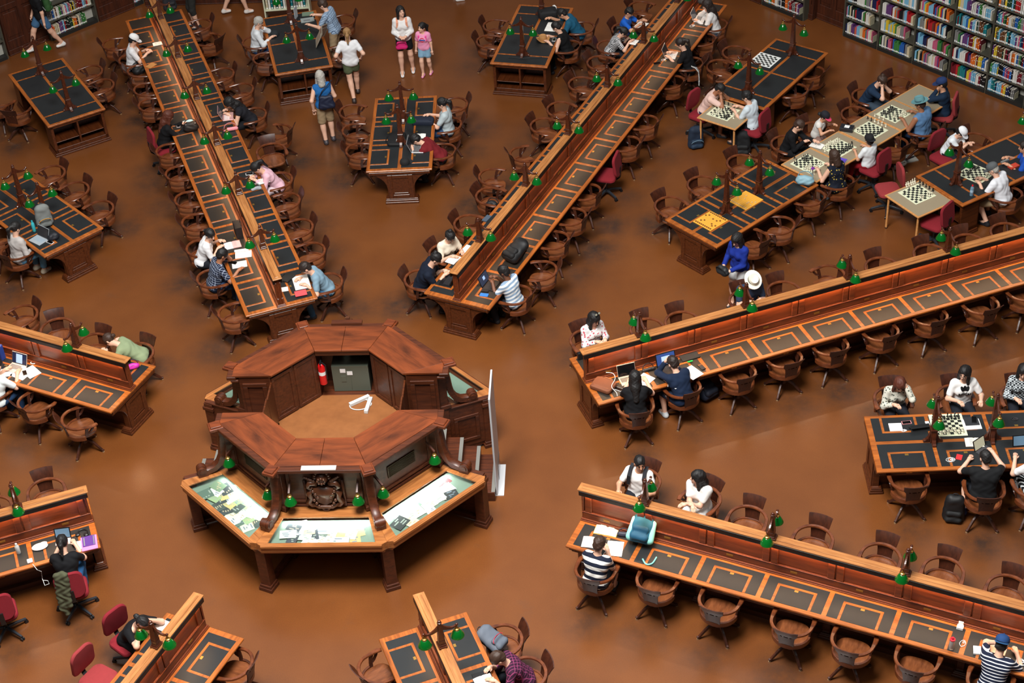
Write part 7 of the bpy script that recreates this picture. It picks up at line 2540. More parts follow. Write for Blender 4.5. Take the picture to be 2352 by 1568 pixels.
MB().box(-0.52, 0.52, -0.2, 0.2, 0.78, 0.80).build('shelf', CRM, t)
for q in (1, -1):
    MB().box(q * 0.52 - 0.015, q * 0.52 + 0.015, -0.21, 0.21, 0.03, 1.15).build('end_panel', CRM, t)
    MB().tube([(q * 0.5, -0.15, 0.03), (q * 0.5, 0.15, 0.03)], 0.03, 10).build('caster', BLK, t)
tx, ty = t.location.x, t.location.y
for i in range(16):
    c = rnd.choice(('white', 'grey', 'cream', 'dark green', 'teal', 'white'))
    o = obj('book', book_mesh(c))
    x = -0.46 + 0.058 * i
    o.matrix_world = Matrix.Translation((tx, ty, 0.3605)) @ Matrix.Rotation(R(5), 4, 'Z') @ Matrix.Translation((x, -0.04, 0)) @ Matrix.Rotation(PI, 4, 'Z') @ Matrix.Diagonal((0.045, 0.2, rnd.uniform(0.22, 0.28), 1))
    tag(o, '%s book on the cream trolley' % c, 'book', 'books on the cream trolley')

backpack((-6.502, 6.446, 0.79), 30, 'grey rucksack with yellow tabs on the table at the left edge', (120, 124, 122), (96, 100, 98), (70, 72, 74), z=DZ, zipc=(222, 150, 40))
bottle((-6.675, 6.265, 0.79), 'turquoise flask beside the grey rucksack', (60, 176, 186), (50, 160, 172), h=0.24, r=0.034)
soft_bag((-6.222, 5.975, 0.79), 40, 'black pouch beside the small silver laptop', (24, 26, 34), 0.22, 0.14, 0.13, name='pouch', cat='pouch')
phone((-6.272, 5.877, 0.79), 60, 'white phone against the black pouch', (230, 230, 232))

sheet((-6.097, 2.022, 0.79), 0.3, 0.22, 10, 'white sheet under the hand at the left edge')
sheet((-5.786, 1.990, 0.79), 0.24, 0.3, 62, 'white sheet, farther of the fanned papers on the left edge desk')
sheet((-5.615, 2.032, 0.79), 0.22, 0.3, 44, 'white sheet, nearer of the fanned papers on the left edge desk', z=DZ + 0.0035)
phone((-5.720, 2.000, 0.79), 25, 'silver phone lying on the fanned papers', (190, 196, 198), z=DZ + 0.0075)
sheet((-5.762, 2.129, 0.79), 0.06, 0.12, 40, 'slim white charger above the fanned papers', (240, 240, 240), 'charger', 'charger', t=0.02)
coil((-5.667, 2.256, 0.79), 0, 0.05, 1, 'white ring shaped headband behind the fanned papers', (232, 226, 216), rad=0.008, sx=1.3, cat='headband', name='headband')
put(MB().box(-0.05, 0.05, -0.12, 0.12, 0, 0.30), 'file_box', mat('blue_box', (20, 52, 128), 0.5), (-6.290, 2.435, 0.7836), 68, 'dark blue box standing at the left edge', 'box', bevel=0.01)
soft_bag((-3.863, 2.088, 0.79), 20, 'magenta bag under the arm of the sleeping person', (196, 40, 160), 0.22, 0.14, 0.09, strap=(60, 30, 50))
bottle((-4.676, -2.255, 0.79), 'white steel bottle on the lower left desk', (196, 200, 198), (206, 208, 206), h=0.2, r=0.034)
b = MB()
b.ball((0, 0, 0.02), 0.1, 16, 8, (1.25, 0.8, 0.2)).ball((0.06, 0.05, 0.02), 0.05, 10, 6, (1.2, 0.8, 0.3))
put(b, 'pouch', mat('pouch_white', (216, 208, 204), 0.7), (-4.378, -2.144, 0.7840), 20, 'white animal shaped pouch on the lower left desk', 'pouch', smooth='all')
put(MB().box(-0.04, 0.04, -0.04, 0.04, 0, 0.028), 'charger', WHITE, (-4.456, -2.433, 0.7840), 24, 'white power adapter at the desk front, its cable hanging down', 'charger', bevel=0.006)
cp_ = [(-4.404, -2.475, 0.79), (-4.318, -2.518, 0.74), (-4.293, -2.514, 0.68)]
pts = [Vector((-4.394, -2.503, 0.8)), Vector((-4.297, -2.594, 0.8)) + Vector((0, -0.02, -0.01)), Vector((-4.270, -2.560, 0.70)), Vector((-4.315, -2.512, 0.5)), Vector((-4.276, -2.579, 0.42)), Vector((-4.204, -2.573, 0.45)), Vector((-4.217, -2.558, 0.5)), Vector((-4.313, -2.519, 0.47))]
tag(MB().tube(pts, 0.005, 6).build('cable', PB, smooth=True), 'white cable hanging from the adapter at the lower left desk', 'cable')
t = thing('headphones', 'black headphones on the lower left desk', 'headphones', (-3.791, -1.858, 0.7840))
MB().tube([(0.075 * math.cos(a), 0.075 * math.sin(a), 0.02) for a in [R(-30 + 240 * i / 14) for i in range(15)]], 0.009, 7).build('band', BLK, t)
for q in (1, -1):
    MB().lathe([(0.03, 0), (0.036, 0.01), (0.036, 0.03), (0.02, 0.04)], (q * 0.066, -0.04, 0), 12).build('ear_cup', BLK, t)
phone((-3.850, -2.112, 0.79), 30, 'black phone beside the purple folder')
sheet((-3.789, -2.113, 0.79), 0.08, 0.18, 15, 'white note pad beside the purple folder', t=0.01)
sheet((-3.639, -2.069, 0.79), 0.24, 0.30, 18, 'pink edged folder under the purple cover', (222, 130, 176), 'folder', 'folder', t=0.012)
sheet((-3.655, -2.032, 0.79), 0.19, 0.22, 18, 'purple and red booklet on the pink folder', (86, 44, 132), 'booklet', 'booklet', z=DZ + 0.0125, t=0.006, marks=[(-0.4, -0.3, -0.4, 0.4), (0.36, 0.44, -0.45, 0.45)])
t = thing('tablet', 'tablet propped up in front of the person with the long ponytail', 'tablet', (-4.064, -1.956, 0.7840), R(10))
MB().box(-0.12, 0.12, -0.005, 0.005, 0, 0.18).xform(Matrix.Rotation(R(-18), 4, 'X')).build('case', BLK, t)
MB().box(-0.105, 0.105, -0.0065, -0.005, 0.015, 0.165).xform(Matrix.Rotation(R(-18), 4, 'X')).build('screen', mat('tablet_screen', (84, 110, 130), 0.2, emit=0.3), t)
MB().box(-0.11, 0.11, -0.14, -0.01, 0, 0.006).build('keyboard', mat('tablet_keys', (206, 186, 180), 0.5), t)
chp = Vector((-3.820, -2.693, 0.46))
bk_ = Vector((chp.x, chp.y, 0)) - Vector((math.cos(R(110)), math.sin(R(110)), 0)) * 0.27
t = thing('jacket', 'olive green jacket hanging over the back of a red chair', 'jacket', bk_)

def jk(F):
    a = np.array([bk_.x - t.location.x, bk_.y - t.location.y, 0.0])
    for i, (dx, dz0, dz1) in enumerate(((-0.16, 0.98, 0.40), (-0.10, 1.0, 0.30), (-0.03, 1.0, 0.46))):
        F.cone(a + np.array([dx, 0.02, dz0]), a + np.array([dx - 0.02, -0.075, dz1]), 0.05, 0.045, 0.05)
    F.folds(0.010, 44, 2.0)

v, f = soft_mesh(jk, (-0.5, -0.6, 0.2), (0.5, 0.5, 1.12))
obj('cloth', np_mesh('cloth', [(v, f, 0)], [mat('olive_cloth', (74, 76, 54), 0.9)]), t)

sheet((-2.163, -3.732, 0.79), 0.19, 0.30, 66, 'white sheet on the bottom edge desk near the lower left')
put(MB().box(-0.13, 0.13, -0.09, 0.09, 0, 0.012), 'tablet', BLK, (2.450, -4.706, 0.7840), 20, 'black tablet lying on the bottom edge desk', 'tablet', bevel=0.003)
open_book((2.479, -4.802, 0.79), 0.25, 0.2, 25, 'white notebook under the hand at the bottom edge', z=DZ + 0.014)
backpack((2.699, -4.006, 0.46), 60, 'grey and red backpack lying on the armchair at the bottom edge', (92, 100, 112), (84, 92, 104), (26, 26, 30), pitch=-60, z=0.56, s=0.95, zipc=(190, 30, 60))

flat_bag((4.113, 1.385, 0.79), -30, 'brown leather satchel at the end of the right desk', (112, 62, 36), 0.38, 0.30, 0.07, strap=(150, 92, 60), name='satchel')
cable([(4.157, 1.629, 0.79), (4.271, 1.603, 0.79), (4.306, 1.468, 0.79), (4.248, 1.271, 0.79), (4.324, 1.116, 0.79), (4.338, 1.029, 0.79)], 'white cable trailing over the brown satchel', r=0.005, z=DZ + 0.10)
phone((4.354, 1.323, 0.79), 60, 'white phone beside the brown satchel', (220, 220, 224))
sheet((4.769, 1.523, 0.79), 0.33, 0.24, 52, 'white sheets under the hand of the person with very long hair', t=0.006)
sheet((4.667, 1.392, 0.79), 0.3, 0.21, 80, 'white sheet nearest the person with very long hair')
soft_bag((4.861, 1.789, 0.79), 20, 'open black pencil case between the two laptops', (24, 24, 26), 0.22, 0.09, 0.05, name='pencil_case', cat='case', folds=0.002)
phone((5.098, 1.570, 0.79), 70, 'phone charging between the two writers')
cable([(5.139, 1.513, 0.79), (5.165, 1.445, 0.79), (5.163, 1.357, 0.79)], 'short white charging cable at the desk front')
sheet((5.267, 1.532, 0.79), 0.27, 0.38, 40, 'white sheet in front of the person in the navy hood', t=0.004)
sheet((5.573, 1.713, 0.79), 0.24, 0.3, 40, 'white sheet under the elbow of the person in the navy hood', t=0.003)
sheet((5.541, 2.135, 0.79), 0.32, 0.2, 22, 'black sleeve behind the navy hooded person', (24, 25, 27), 'sleeve', 'laptop_sleeve', t=0.02)
put(MB().box(-0.045, 0.045, -0.012, 0.012, 0, 0.012), 'usb_stick', mat('usb_green', (30, 190, 80), 0.4, emit=0.0), ((5.549, 1.974, 0.79)[0], (5.549, 1.974, 0.79)[1], DZ + 0.021), 20, 'bright green memory stick on the black sleeve', 'memory stick')
t = thing('calculator', 'black calculator on the right desk', 'calculator', (5.730, 1.852, 0.7840), R(30))
MB().box(-0.04, 0.04, -0.08, 0.08, 0, 0.014).build('body', BLK, t, bevel=0.004)
k = MB()
for i in range(4):
    for j in range(5):
        k.box(-0.032 + 0.017 * i, -0.02 + 0.017 * i, -0.07 + 0.018 * j, -0.058 + 0.018 * j, 0.014, 0.017)
k.build('keys', mat('keys_60_60_64', (60, 60, 64), 0.5), t)
MB().box(-0.033, 0.033, 0.035, 0.068, 0.014, 0.0146).build('display', mat('lcd', (112, 70, 40), 0.3), t)
backpack((5.924, 1.889, 0.0), 40, 'navy bag lying on the floor beside the navy hooded person', (20, 28, 48), pitch=-60, z=0.09, s=1.1)
put(MB().box(-0.05, 0.05, -0.03, 0.03, 0, 0.14), 'speaker_box', BLK, (3.729, 2.125, 0.7840), 22, 'small black box standing behind the end of the right desk screen', 'box', bevel=0.006)

open_book((4.151, -1.918, 0.79), 0.34, 0.22, -16, 'open book with coloured pictures at the end of the lower right desk', (226, 214, 180), cover=(196, 160, 50))
open_book((3.952, -2.177, 0.79), 0.32, 0.22, -10, 'open blank white book above the striped tee', marks=False)
sheet((4.271, -2.298, 0.79), 0.24, 0.3, -8, 'white sheet to the right of the person in the bold striped tee')
phone((4.092, -2.446, 0.79), -30, 'white phone held by the person in the bold striped tee', (230, 230, 234), z=0.86)
soft_bag((4.402, -2.031, 0.79), -10, 'dark glasses case left of the teal backpack', (38, 44, 60), 0.18, 0.07, 0.06, name='glasses_case', cat='case', folds=0.001)
backpack((4.622, -2.276, 0.79), -20, 'teal and mint backpack on the lower right desk', (14, 84, 112), (16, 76, 104), (130, 200, 190), pitch=-52, z=DZ + 0.09, s=1.12, trim=(130, 200, 190))
cable([(4.674, -2.524, 0.79), (4.723, -2.630, 0.79), (4.811, -2.614, 0.79), (4.877, -2.492, 0.79)], 'mint strap of the teal backpack curling on the desk', (130, 204, 194), 0.012, cat='strap', name='loose_strap')
put(MB().box(-0.045, 0.045, -0.035, 0.035, 0, 0.05).box(-0.035, 0.035, 0.035, 0.05, 0, 0.10), 'charger', WHITE, (9.003, -3.898, 0.7840), -22, 'white charger standing against the lower right desk screen', 'charger', bevel=0.006)
bottle((8.828, -4.255, 0.79), 'clear bottle with a red lid on the lower right desk', (200, 200, 198), (206, 30, 50), h=0.2, r=0.038, clear=True, style='tumbler')
coil((8.998, -4.179, 0.79), 60, 0.045, 2, 'white earphone cable beside the red lidded bottle')
sheet((9.164, -4.305, 0.79), 0.1, 0.14, -8, 'grey white tissue packet left of the closed rose gold laptop', (206, 210, 210), 'tissue packet', 'tissue_packet', t=0.025)
sheet((9.545, -4.538, 0.79), 0.15, 0.13, -16, 'square white card near the blue cap', (240, 240, 240), 'card', 'card', t=0.012)
coil((9.709, -4.524, 0.79), 40, 0.07, 2, 'white bent wire cable at the lower right edge', (226, 228, 228), rad=0.006, sx=0.9)

sheet((8.686, 0.279, 0.79), 0.2, 0.18, 2, 'white notebook of the person in the floral blouse', t=0.012, cat='notebook', name='notebook')
phone((8.870, 0.388, 0.79), 98, 'pink phone beside the white notebook', (226, 150, 150))
coil((8.802, 0.194, 0.79), 10, 0.025, 3, 'white earphones below the white notebook', sx=1.6)
t = thing('tablet', 'black tablet leaning in its cover before the floral blouse', 'tablet', (9.034, 0.309, 0.7840), R(10))
MB().box(-0.15, 0.15, -0.005, 0.005, 0, 0.17).xform(Matrix.Rotation(R(58), 4, 'X')).build('case', BLKC, t)
MB().box(-0.15, 0.15, 0.0, 0.006, 0, 0.12).xform(Matrix.Translation((0, -0.145, 0.0)) @ Matrix.Rotation(R(-36), 4, 'X')).build('stand', BLKC, t)
sheet((9.191, 0.371, 0.79), 0.06, 0.08, 8, 'small white card beside the chessboard', t=0.006, cat='card', name='card')
sheet((9.870, 0.324, 0.79), 0.27, 0.24, 4, 'white folder under the dark notebook on the tablets table', t=0.008, cat='folder', name='folder')
sheet((9.874, 0.385, 0.79), 0.22, 0.19, 4, 'dark notebook on the white folder', (36, 38, 42), 'notebook', 'notebook', z=DZ + 0.0085, t=0.01)
phone((9.919, 0.415, 0.79), -8, 'black phone on the dark notebook', z=DZ + 0.019)
coil((9.412, -0.492, 0.79), 10, 0.05, 4, 'tangled white cables on the tablets table', sx=1.4)
sheet((9.554, -0.426, 0.79), 0.09, 0.12, -20, 'red card beside the tangled white cables', (206, 40, 46), 'card', 'card', t=0.004)
open_book((9.838, -0.103, 0.79), 0.28, 0.2, -2, 'open notebook of the person in the black tee', (224, 220, 206), z=DZ)
t = thing('tablet', 'small raised tablet with a keyboard held over the tablets table', 'tablet', (9.974, -0.240, 0.7840), R(40))
MB().box(-0.12, 0.12, -0.17, -0.01, 0, 0.008).xform(Matrix.Translation((-0.05, 0.05, 0))).build('keyboard', mat('keys_60_60_64', (60, 60, 64), 0.5), t)
MB().box(-0.125, 0.125, -0.005, 0.005, 0, 0.18).xform(Matrix.Translation((-0.05, 0.05, 0.0)) @ Matrix.Rotation(R(-20), 4, 'X')).build('case', BLK, t)
MB().box(-0.11, 0.11, -0.0065, -0.005, 0.012, 0.168).xform(Matrix.Translation((-0.05, 0.05, 0.0)) @ Matrix.Rotation(R(-20), 4, 'X')).build('screen', mat('tablet_page', (180, 176, 150), 0.2, emit=0.25), t)
t = thing('tablet', 'dark tablet standing at the right edge of the tablets table', 'tablet', (10.530, -0.192, 0.7840), R(6))
MB().box(-0.13, 0.13, -0.006, 0.006, 0, 0.18).xform(Matrix.Rotation(R(-24), 4, 'X')).build('case', BLK, t)
MB().box(-0.115, 0.115, -0.0075, -0.006, 0.014, 0.166).xform(Matrix.Rotation(R(-24), 4, 'X')).build('screen', mat('tablet_screen', (84, 110, 130), 0.2, emit=0.3), t)
coil((10.547, 0.432, 0.79), 0, 0.035, 3, 'dark and white earphones behind the second lamp', (60, 56, 60), sx=1.6)
backpack((9.449, -0.974, 0.0), -10, 'black backpack on the floor beside the person in the black tee', (18, 18, 20), z=0.001, s=1.05)

backpack((5.999, 9.873, 0.0), 15, 'dark blue backpack on the floor by the man in pink', (18, 34, 54), (22, 44, 66), (20, 24, 30), z=0.001, s=1.05, zipc=(120, 150, 170))
backpack((6.919, 9.597, 0.0), 0, 'black backpack on the floor under the chess table', (18, 19, 22), z=0.001, s=1.1)
bottle((7.034, 10.352, 0.79), 'clear water bottle with a blue cap on the near end of the lone chessboard table', (150, 190, 226), (50, 140, 190), clear=True, h=0.23)
bottle((10.934, 6.715, 0.79), 'clear water bottle with a red cap', (160, 200, 226), (206, 30, 40), clear=True, h=0.23)
put(MB().box(-0.1, 0.1, -0.06, 0.06, 0, 0.03), 'game_box', [mat('red_box', (196, 66, 44), 0.5)], (11.877, 7.644, 0.7840), 34, 'red patterned game box at the right edge', 'box')
put(MB().box(-0.09, 0.09, -0.025, 0.025, 0, 0.04), 'card_box', [mat('grey_box', (120, 122, 120), 0.5)], (11.747, 7.818, 0.7840), 34, 'slim black and white box beside the red game box', 'box')
sheet((10.179, 9.213, 0.0), 0.36, 0.26, 20, 'folded newspaper on the floor under the teal hat chair', (170, 168, 160), 'newspaper', 'folded_newspaper', z=0.0005, t=0.02, marks=[(-0.4, -0.05, -0.4, 0.4), (0.05, 0.4, -0.1, 0.4)])
soft_bag((9.970, 8.935, 0.0), 30, 'off white cloth bag on the floor behind the red chair', (196, 192, 180), 0.34, 0.22, 0.12, z=0.001)
b = MB()
b.box(-0.13, 0.13, -0.09, 0.09, 0, 0.075)
b.cur = 1
b.box(-0.05, 0.05, -0.05, 0.05, 0.075, 0.077)
put(b, 'game_box', [mat('black_box', (30, 32, 38), 0.4), WHITE], (8.932, 9.198, 0.7375), -20, 'black box with a white label at the edge of a chess table', 'box', bevel=0.003)
open_book((8.289, 8.638, 0.735), 0.26, 0.18, -30, 'open white booklet before the child in the pink brimmed cap', marks=False, z=0.738)
sheet((8.690, 8.069, 0.735), 0.22, 0.18, 60, 'purple and blue magazine on the chess table', (96, 74, 190), 'magazine', 'magazine', z=0.7368, t=0.006, marks=[(-0.3, 0.1, -0.2, 0.2)])
soft_bag((7.919, 7.230, 0.79), -14, 'light blue handbag on the corner of the yellow board table', (132, 170, 184), 0.34, 0.2, 0.18, strap=(110, 146, 160), folds=0.006)
t = thing('rose_vase', 'small glass vase with one purple rose beside the chessboard', 'vase', (8.104, 7.603, 0.7375))
MB().lathe([(0.018, 0), (0.02, 0.01), (0.012, 0.06), (0.010, 0.10), (0.013, 0.105)], n=12).build('glass', mat('vase_glass', (200, 206, 206), 0.1, trans=0.8), t, smooth=True)
b = MB()
for i in range(9):
    a = i * 2.4
    b.ball((0.011 * math.sqrt(i) * math.cos(a), 0.011 * math.sqrt(i) * math.sin(a), 0.17 - 0.004 * i), 0.017, 8, 6, (1, 1, 0.8))
b.build('rose', mat('rose_purple', (120, 36, 150), 0.6), t, smooth='all')
MB().tube([(0, 0, 0.02), (0, 0, 0.155)], 0.003, 6).build('stem', mat('stem_green', (50, 90, 40), 0.6), t)

# ------------------------------------------------------------------ chess
CHM = {'white': mat('piece_white', (226, 220, 196), 0.35), 'black': mat('piece_black', (18, 18, 18), 0.3)}
CPM = {}

def piece_mesh(kind, col):
    if (kind, col) in CPM:
        return CPM[(kind, col)]
    b = MB()
    base = [(0.019, 0), (0.019, 0.006), (0.015, 0.010), (0.009, 0.018)]
    if kind == 'pawn':
        b.lathe(base + [(0.007, 0.032), (0.012, 0.035), (0.006, 0.038), (0.011, 0.046), (0.011, 0.052), (0.006, 0.058), (0.001, 0.059)], n=10)
    elif kind == 'rook':
        b.lathe(base + [(0.010, 0.044), (0.015, 0.050), (0.015, 0.062), (0.010, 0.062), (0.010, 0.056)], n=10)
    elif kind == 'bishop':
        b.lathe(base + [(0.008, 0.046), (0.013, 0.050), (0.007, 0.054), (0.011, 0.064), (0.007, 0.076), (0.003, 0.080), (0.003, 0.084), (0.001, 0.085)], n=10)
    elif kind == 'queen':
        b.lathe(base + [(0.009, 0.056), (0.015, 0.060), (0.009, 0.064), (0.015, 0.082), (0.010, 0.084), (0.004, 0.092), (0.001, 0.093)], n=10)
    elif kind == 'king':
        b.lathe(base + [(0.009, 0.060), (0.016, 0.064), (0.009, 0.068), (0.014, 0.086), (0.006, 0.090), (0.001, 0.091)], n=10)
        b.box(-0.002, 0.002, -0.002, 0.002, 0.09, 0.106).box(-0.007, 0.007, -0.002, 0.002, 0.097, 0.101)
    else:
        b.lathe(base + [(0.011, 0.024)], n=10)
        b.prism([(-0.012, 0.022), (0.010, 0.022), (0.013, 0.040), (0.006, 0.062), (0.002, 0.068), (-0.004, 0.060), (-0.020, 0.050), (-0.019, 0.042), (-0.006, 0.044)], -0.006, 0.006, axis='y')
    CPM[(kind, col)] = b.mesh(kind, CHM[col], smooth=True)
    return CPM[(kind, col)]

def chessboard(p, rz, z, label, spec, where, sz=0.5, side=None, light=(220, 222, 190), dark=(24, 28, 26)):
    b = MB()
    b.box(-sz / 2, sz / 2, -sz / 2, sz / 2, 0, 0.003)
    b.cur = 1
    q = sz * 0.86 / 8
    for i in range(8):
        for j in range(8):
            if (i + j) % 2 == 0:
                x, y = -4 * q + i * q, -4 * q + j * q
                b.box(x, x + q, y, y + q, 0.003, 0.0036)
    put(b, 'chessboard', [mat('board_%d_%d_%d' % light, light, 0.6), mat('board_%d_%d_%d' % dark, dark, 0.6)], (p[0], p[1], z), rz, label, 'chessboard')
    Mt = Matrix.Translation((p[0], p[1], z)) @ Matrix.Rotation(R(rz), 4, 'Z')
    rr = random.Random(len(where) * 7 + int(p[0] * 10))
    used = set()
    order = ['pawn'] * 8 + ['rook', 'knight', 'bishop', 'queen', 'king', 'bishop', 'knight', 'rook']
    for col, n_on, rows, n_off, off in spec:
        ks = order[:]
        if n_on <= 10:
            ks = ['pawn'] * max(n_on - 5, 1) + ['rook', 'knight', 'bishop', 'king', 'queen', 'rook']
        for k in range(n_on):
            for _ in range(60):
                i, j = rr.randrange(8), rr.choice(rows)
                if (i, j) not in used:
                    break
            used.add((i, j))
            P = Mt @ Vector((-3.5 * q + i * q, -3.5 * q + j * q, 0.0037))
            o = obj('chess_' + ks[k], piece_mesh(ks[k], col), None, P, R(rz + rr.choice((0, 90, 180))))
            tag(o, '%s %s on the chessboard %s' % (col, ks[k], where), 'chess piece', '%s pieces on the chessboard %s' % (col, where))
        for k in range(n_off):
            kk = rr.choice(('pawn', 'pawn', 'knight', 'bishop', 'rook'))
            ox, oy, dx, dy = off
            P = Mt @ Vector((ox + dx * k + rr.uniform(-0.008, 0.008), oy + dy * k + (0.05 * (k % 2)), 0.0))
            o = obj('chess_' + kk, piece_mesh(kk, col), None, P)
            tag(o, 'captured %s %s beside the chessboard %s' % (col, kk, where), 'chess piece', 'captured %s pieces beside the chessboard %s' % (col, where))

CZ = 0.7368
chessboard((6.548, 9.991, 0.735), 55, CZ, 'chessboard between the pink tee and the pale shirt', [('white', 10, (4, 5, 6, 7), 3, (-0.1, -0.30, 0.06, 0)), ('black', 8, (0, 1, 2, 3), 5, (0.30, 0.16, 0.0, -0.05))], 'of the man in pink')
chessboard((8.069, 8.006, 0.735), 43.5, CZ, 'chessboard where the woman in the patterned dress plays', [('black', 12, (5, 6, 7), 2, (-0.05, 0.32, 0.05, 0)), ('white', 12, (0, 1, 2), 1, (-0.2, -0.31, 0.05, 0))], 'of the patterned dress')
chessboard((8.701, 8.554, 0.735), 43.5, CZ, 'chessboard between the two capped children', [('white', 14, (6, 7), 2, (-0.28, 0.0, 0.0, 0.05)), ('black', 14, (0, 1), 1, (0.27, -0.1, 0, 0.05))], 'between the capped children')
chessboard((9.385, 9.147, 0.735), 43.5, CZ, 'chessboard next to the black box', [('white', 4, (6, 7), 7, (0.32, -0.12, 0.0, 0.045)), ('black', 8, (0, 1), 2, (0.3, 0.22, 0.0, 0.05))], 'next to the black box')
chessboard((9.914, 9.746, 0.735), 43.5, CZ, 'chessboard before the person in the teal hat', [('black', 12, (5, 6, 7), 0, None), ('white', 10, (0, 1, 2), 4, (-0.31, 0.0, 0.0, 0.055))], 'before the teal hat')
chessboard((7.534, 11.976, 0.785), 56, DZ + 0.0002, 'unused chessboard lying alone at the far end of a leather table', [], 'lying alone', light=(228, 230, 226))
chessboard((9.966, 6.869, 0.735), 33.8, CZ, 'chessboard between two empty red chairs', [('white', 6, (0, 1), 10, (0.02, 0.30, 0.026, 0.0)), ('black', 4, (6, 7), 10, (0.30, 0.26, 0.0, -0.045))], 'between the empty red chairs', sz=0.5)
chessboard((11.144, 7.435, 0.785), 46, DZ + 0.0002, 'chessboard before the person in the white shirt and grey cap', [('black', 8, (5, 6, 7), 0, None), ('white', 5, (0, 1), 0, None)], 'before the grey cap', sz=0.52)
chessboard((9.500, 0.317, 0.785), 2, DZ + 0.0002, 'chessboard set up on the tablets table', [('black', 14, (6, 7), 0, None), ('white', 14, (0, 1), 0, None)], 'on the tablets table', sz=0.52)
for (px, nm, cl) in (((6.782, 6.713, 0.785), 'farther', (206, 172, 120)), ((6.094, 6.069, 0.785), 'nearer', (120, 72, 34))):
    b = MB()
    b.box(-0.24, 0.24, -0.22, 0.22, 0, 0.012)
    b.cur = 1
    for i in range(10):
        x = -0.2 + 0.4 * i / 9
        b.box(x - 0.001, x + 0.001, -0.18, 0.18, 0.012, 0.0124)
    for j in range(9):
        y = -0.18 + 0.36 * j / 8
        b.box(-0.2, 0.2, y - 0.001, y + 0.001, 0.012, 0.0124)
    put(b, 'game_board', [mat('yellow_board', (232, 168, 60), 0.5), mat('board_line', (170, 110, 30), 0.6)], (px[0], px[1], DZ + 0.0002), 44, 'yellow wooden game board, %s of the two' % nm, 'game board', bevel=0.002)
    rr = random.Random(5 if nm == 'nearer' else 9)
    spots = [(0, j) for j in range(9)] + [(9, j) for j in range(9)] + [(2, 1), (2, 7), (7, 1), (7, 7)] + [(3, j) for j in (0, 2, 6)] + [(6, j) for j in (2, 4, 8)]
    if nm == 'farther':
        spots = [(0, j) for j in range(9)] + [(rr.randrange(2, 9), rr.randrange(9)) for _ in range(11)]
    dm = MB().lathe([(0.015, 0), (0.017, 0.003), (0.017, 0.009), (0.015, 0.012)], n=12).mesh('game_disc', mat('disc_%d_%d_%d' % cl, cl, 0.4))
    Mt = Matrix.Translation((px[0], px[1], DZ + 0.0129)) @ Matrix.Rotation(R(44), 4, 'Z')
    for i, j in sorted(set(spots)):
        o = obj('game_disc', dm, None, Mt @ Vector((-0.2 + 0.4 * i / 9, -0.18 + 0.36 * j / 8, 0)))
        tag(o, 'round wooden disc on the %s yellow game board' % nm, 'game piece', 'discs on the %s yellow game board' % nm)

# ------------------------------------------------------------------ what people carry
def on_person(label):
    for o in SC.objects:
        if o.get('label') == label:
            return o

bp = on_person('person striding past the bookshelf with a green backpack and denim shorts')
a = bp.rotation_euler.z
o = backpack((bp.location.x + 0.20 * math.sin(a), bp.location.y - 0.20 * math.cos(a)), math.degrees(a), 'green backpack worn by the person at the upper left', (44, 84, 40), (36, 70, 34), (150, 150, 150), z=0.98, s=1.0)
lady = on_person('grey haired person in a blue sleeveless top and beige shorts, seen from behind')
a = lady.rotation_euler.z
Mt = Matrix.Translation(lady.location) @ Matrix.Rotation(a, 4, 'Z')
q = Mt @ Vector((0.02, -0.16, 0.92))
t = soft_bag((q.x, q.y), math.degrees(a) - 12, 'navy shoulder bag worn by the grey haired person', (20, 28, 52), 0.34, 0.14, 0.30, strap=(28, 30, 44), z=0.90)
MB().tube([(-0.14, 0.02, 0.26), (-0.05, -0.01, 0.42), (0.10, 0.05, 0.54), (0.16, 0.14, 0.56)], 0.011, 6).build('shoulder_strap', mat('strap_28_30_44', (28, 30, 44), 0.7), t)
w = on_person('person in a white long sleeved blouse standing and looking up, pink bag at the hip')
a = w.rotation_euler.z
Mt = Matrix.Translation(w.location) @ Matrix.Rotation(a, 4, 'Z')
q = Mt @ Vector((0.05, 0.20, 0.70))
soft_bag((q.x, q.y), math.degrees(a), 'bright pink bag hanging at the hip of the standing person in white', (206, 30, 110), 0.25, 0.10, 0.18, z=0.70, folds=0.002)
q = Mt @ Vector((0.0, 0.29, 1.0))
phone((q.x, q.y), 20, 'dark red phone held by the standing person in white', (90, 24, 30), z=1.0)
for s_ in (1, -1):
    MB().sweep([(s_ * 0.10, 0.02, 1.36), (s_ * 0.10, 0.115, 1.29), (s_ * 0.11, 0.125, 1.18)], lambda i, u: [(-0.022, -0.008), (0.022, -0.008), (0.022, 0.008), (-0.022, 0.008)], up=(0, 1, 0)).build('bag_strap', mat('strap_peach', (222, 150, 120), 0.7), w)
gl = on_person('child in a pink tee with denim shorts and pink shoes, standing')
b = MB()
b.tube([(0.045 * math.cos(a_), 0.106, 0.90 + 0.045 * math.sin(a_)) for a_ in [2 * PI * i / 18 for i in range(19)]], 0.009, 6, up=(0, 1, 0), cap=False)
b.cur = 1
b.box(-0.068, 0.068, 0.112, 0.118, 0.888, 0.912)
b.build('shirt_emblem', [mat('emblem_red', (206, 24, 50), 0.7), mat('emblem_blue', (40, 80, 170), 0.7)], gl, smooth=True)
for s_ in (1, -1):
    MB().sweep([(s_ * 0.075, 0.0, 1.03), (s_ * 0.078, 0.088, 0.98), (s_ * 0.085, 0.098, 0.88)], lambda i, u: [(-0.018, -0.006), (0.018, -0.006), (0.018, 0.006), (-0.018, 0.006)], up=(0, 1, 0)).build('bag_strap', mat('strap_pink', (230, 70, 150), 0.7), gl)
jw = on_person('person in a blue hooded jacket standing with a camera bag by the yellow board table')
a = jw.rotation_euler.z
Mt = Matrix.Translation(jw.location) @ Matrix.Rotation(a, 4, 'Z')
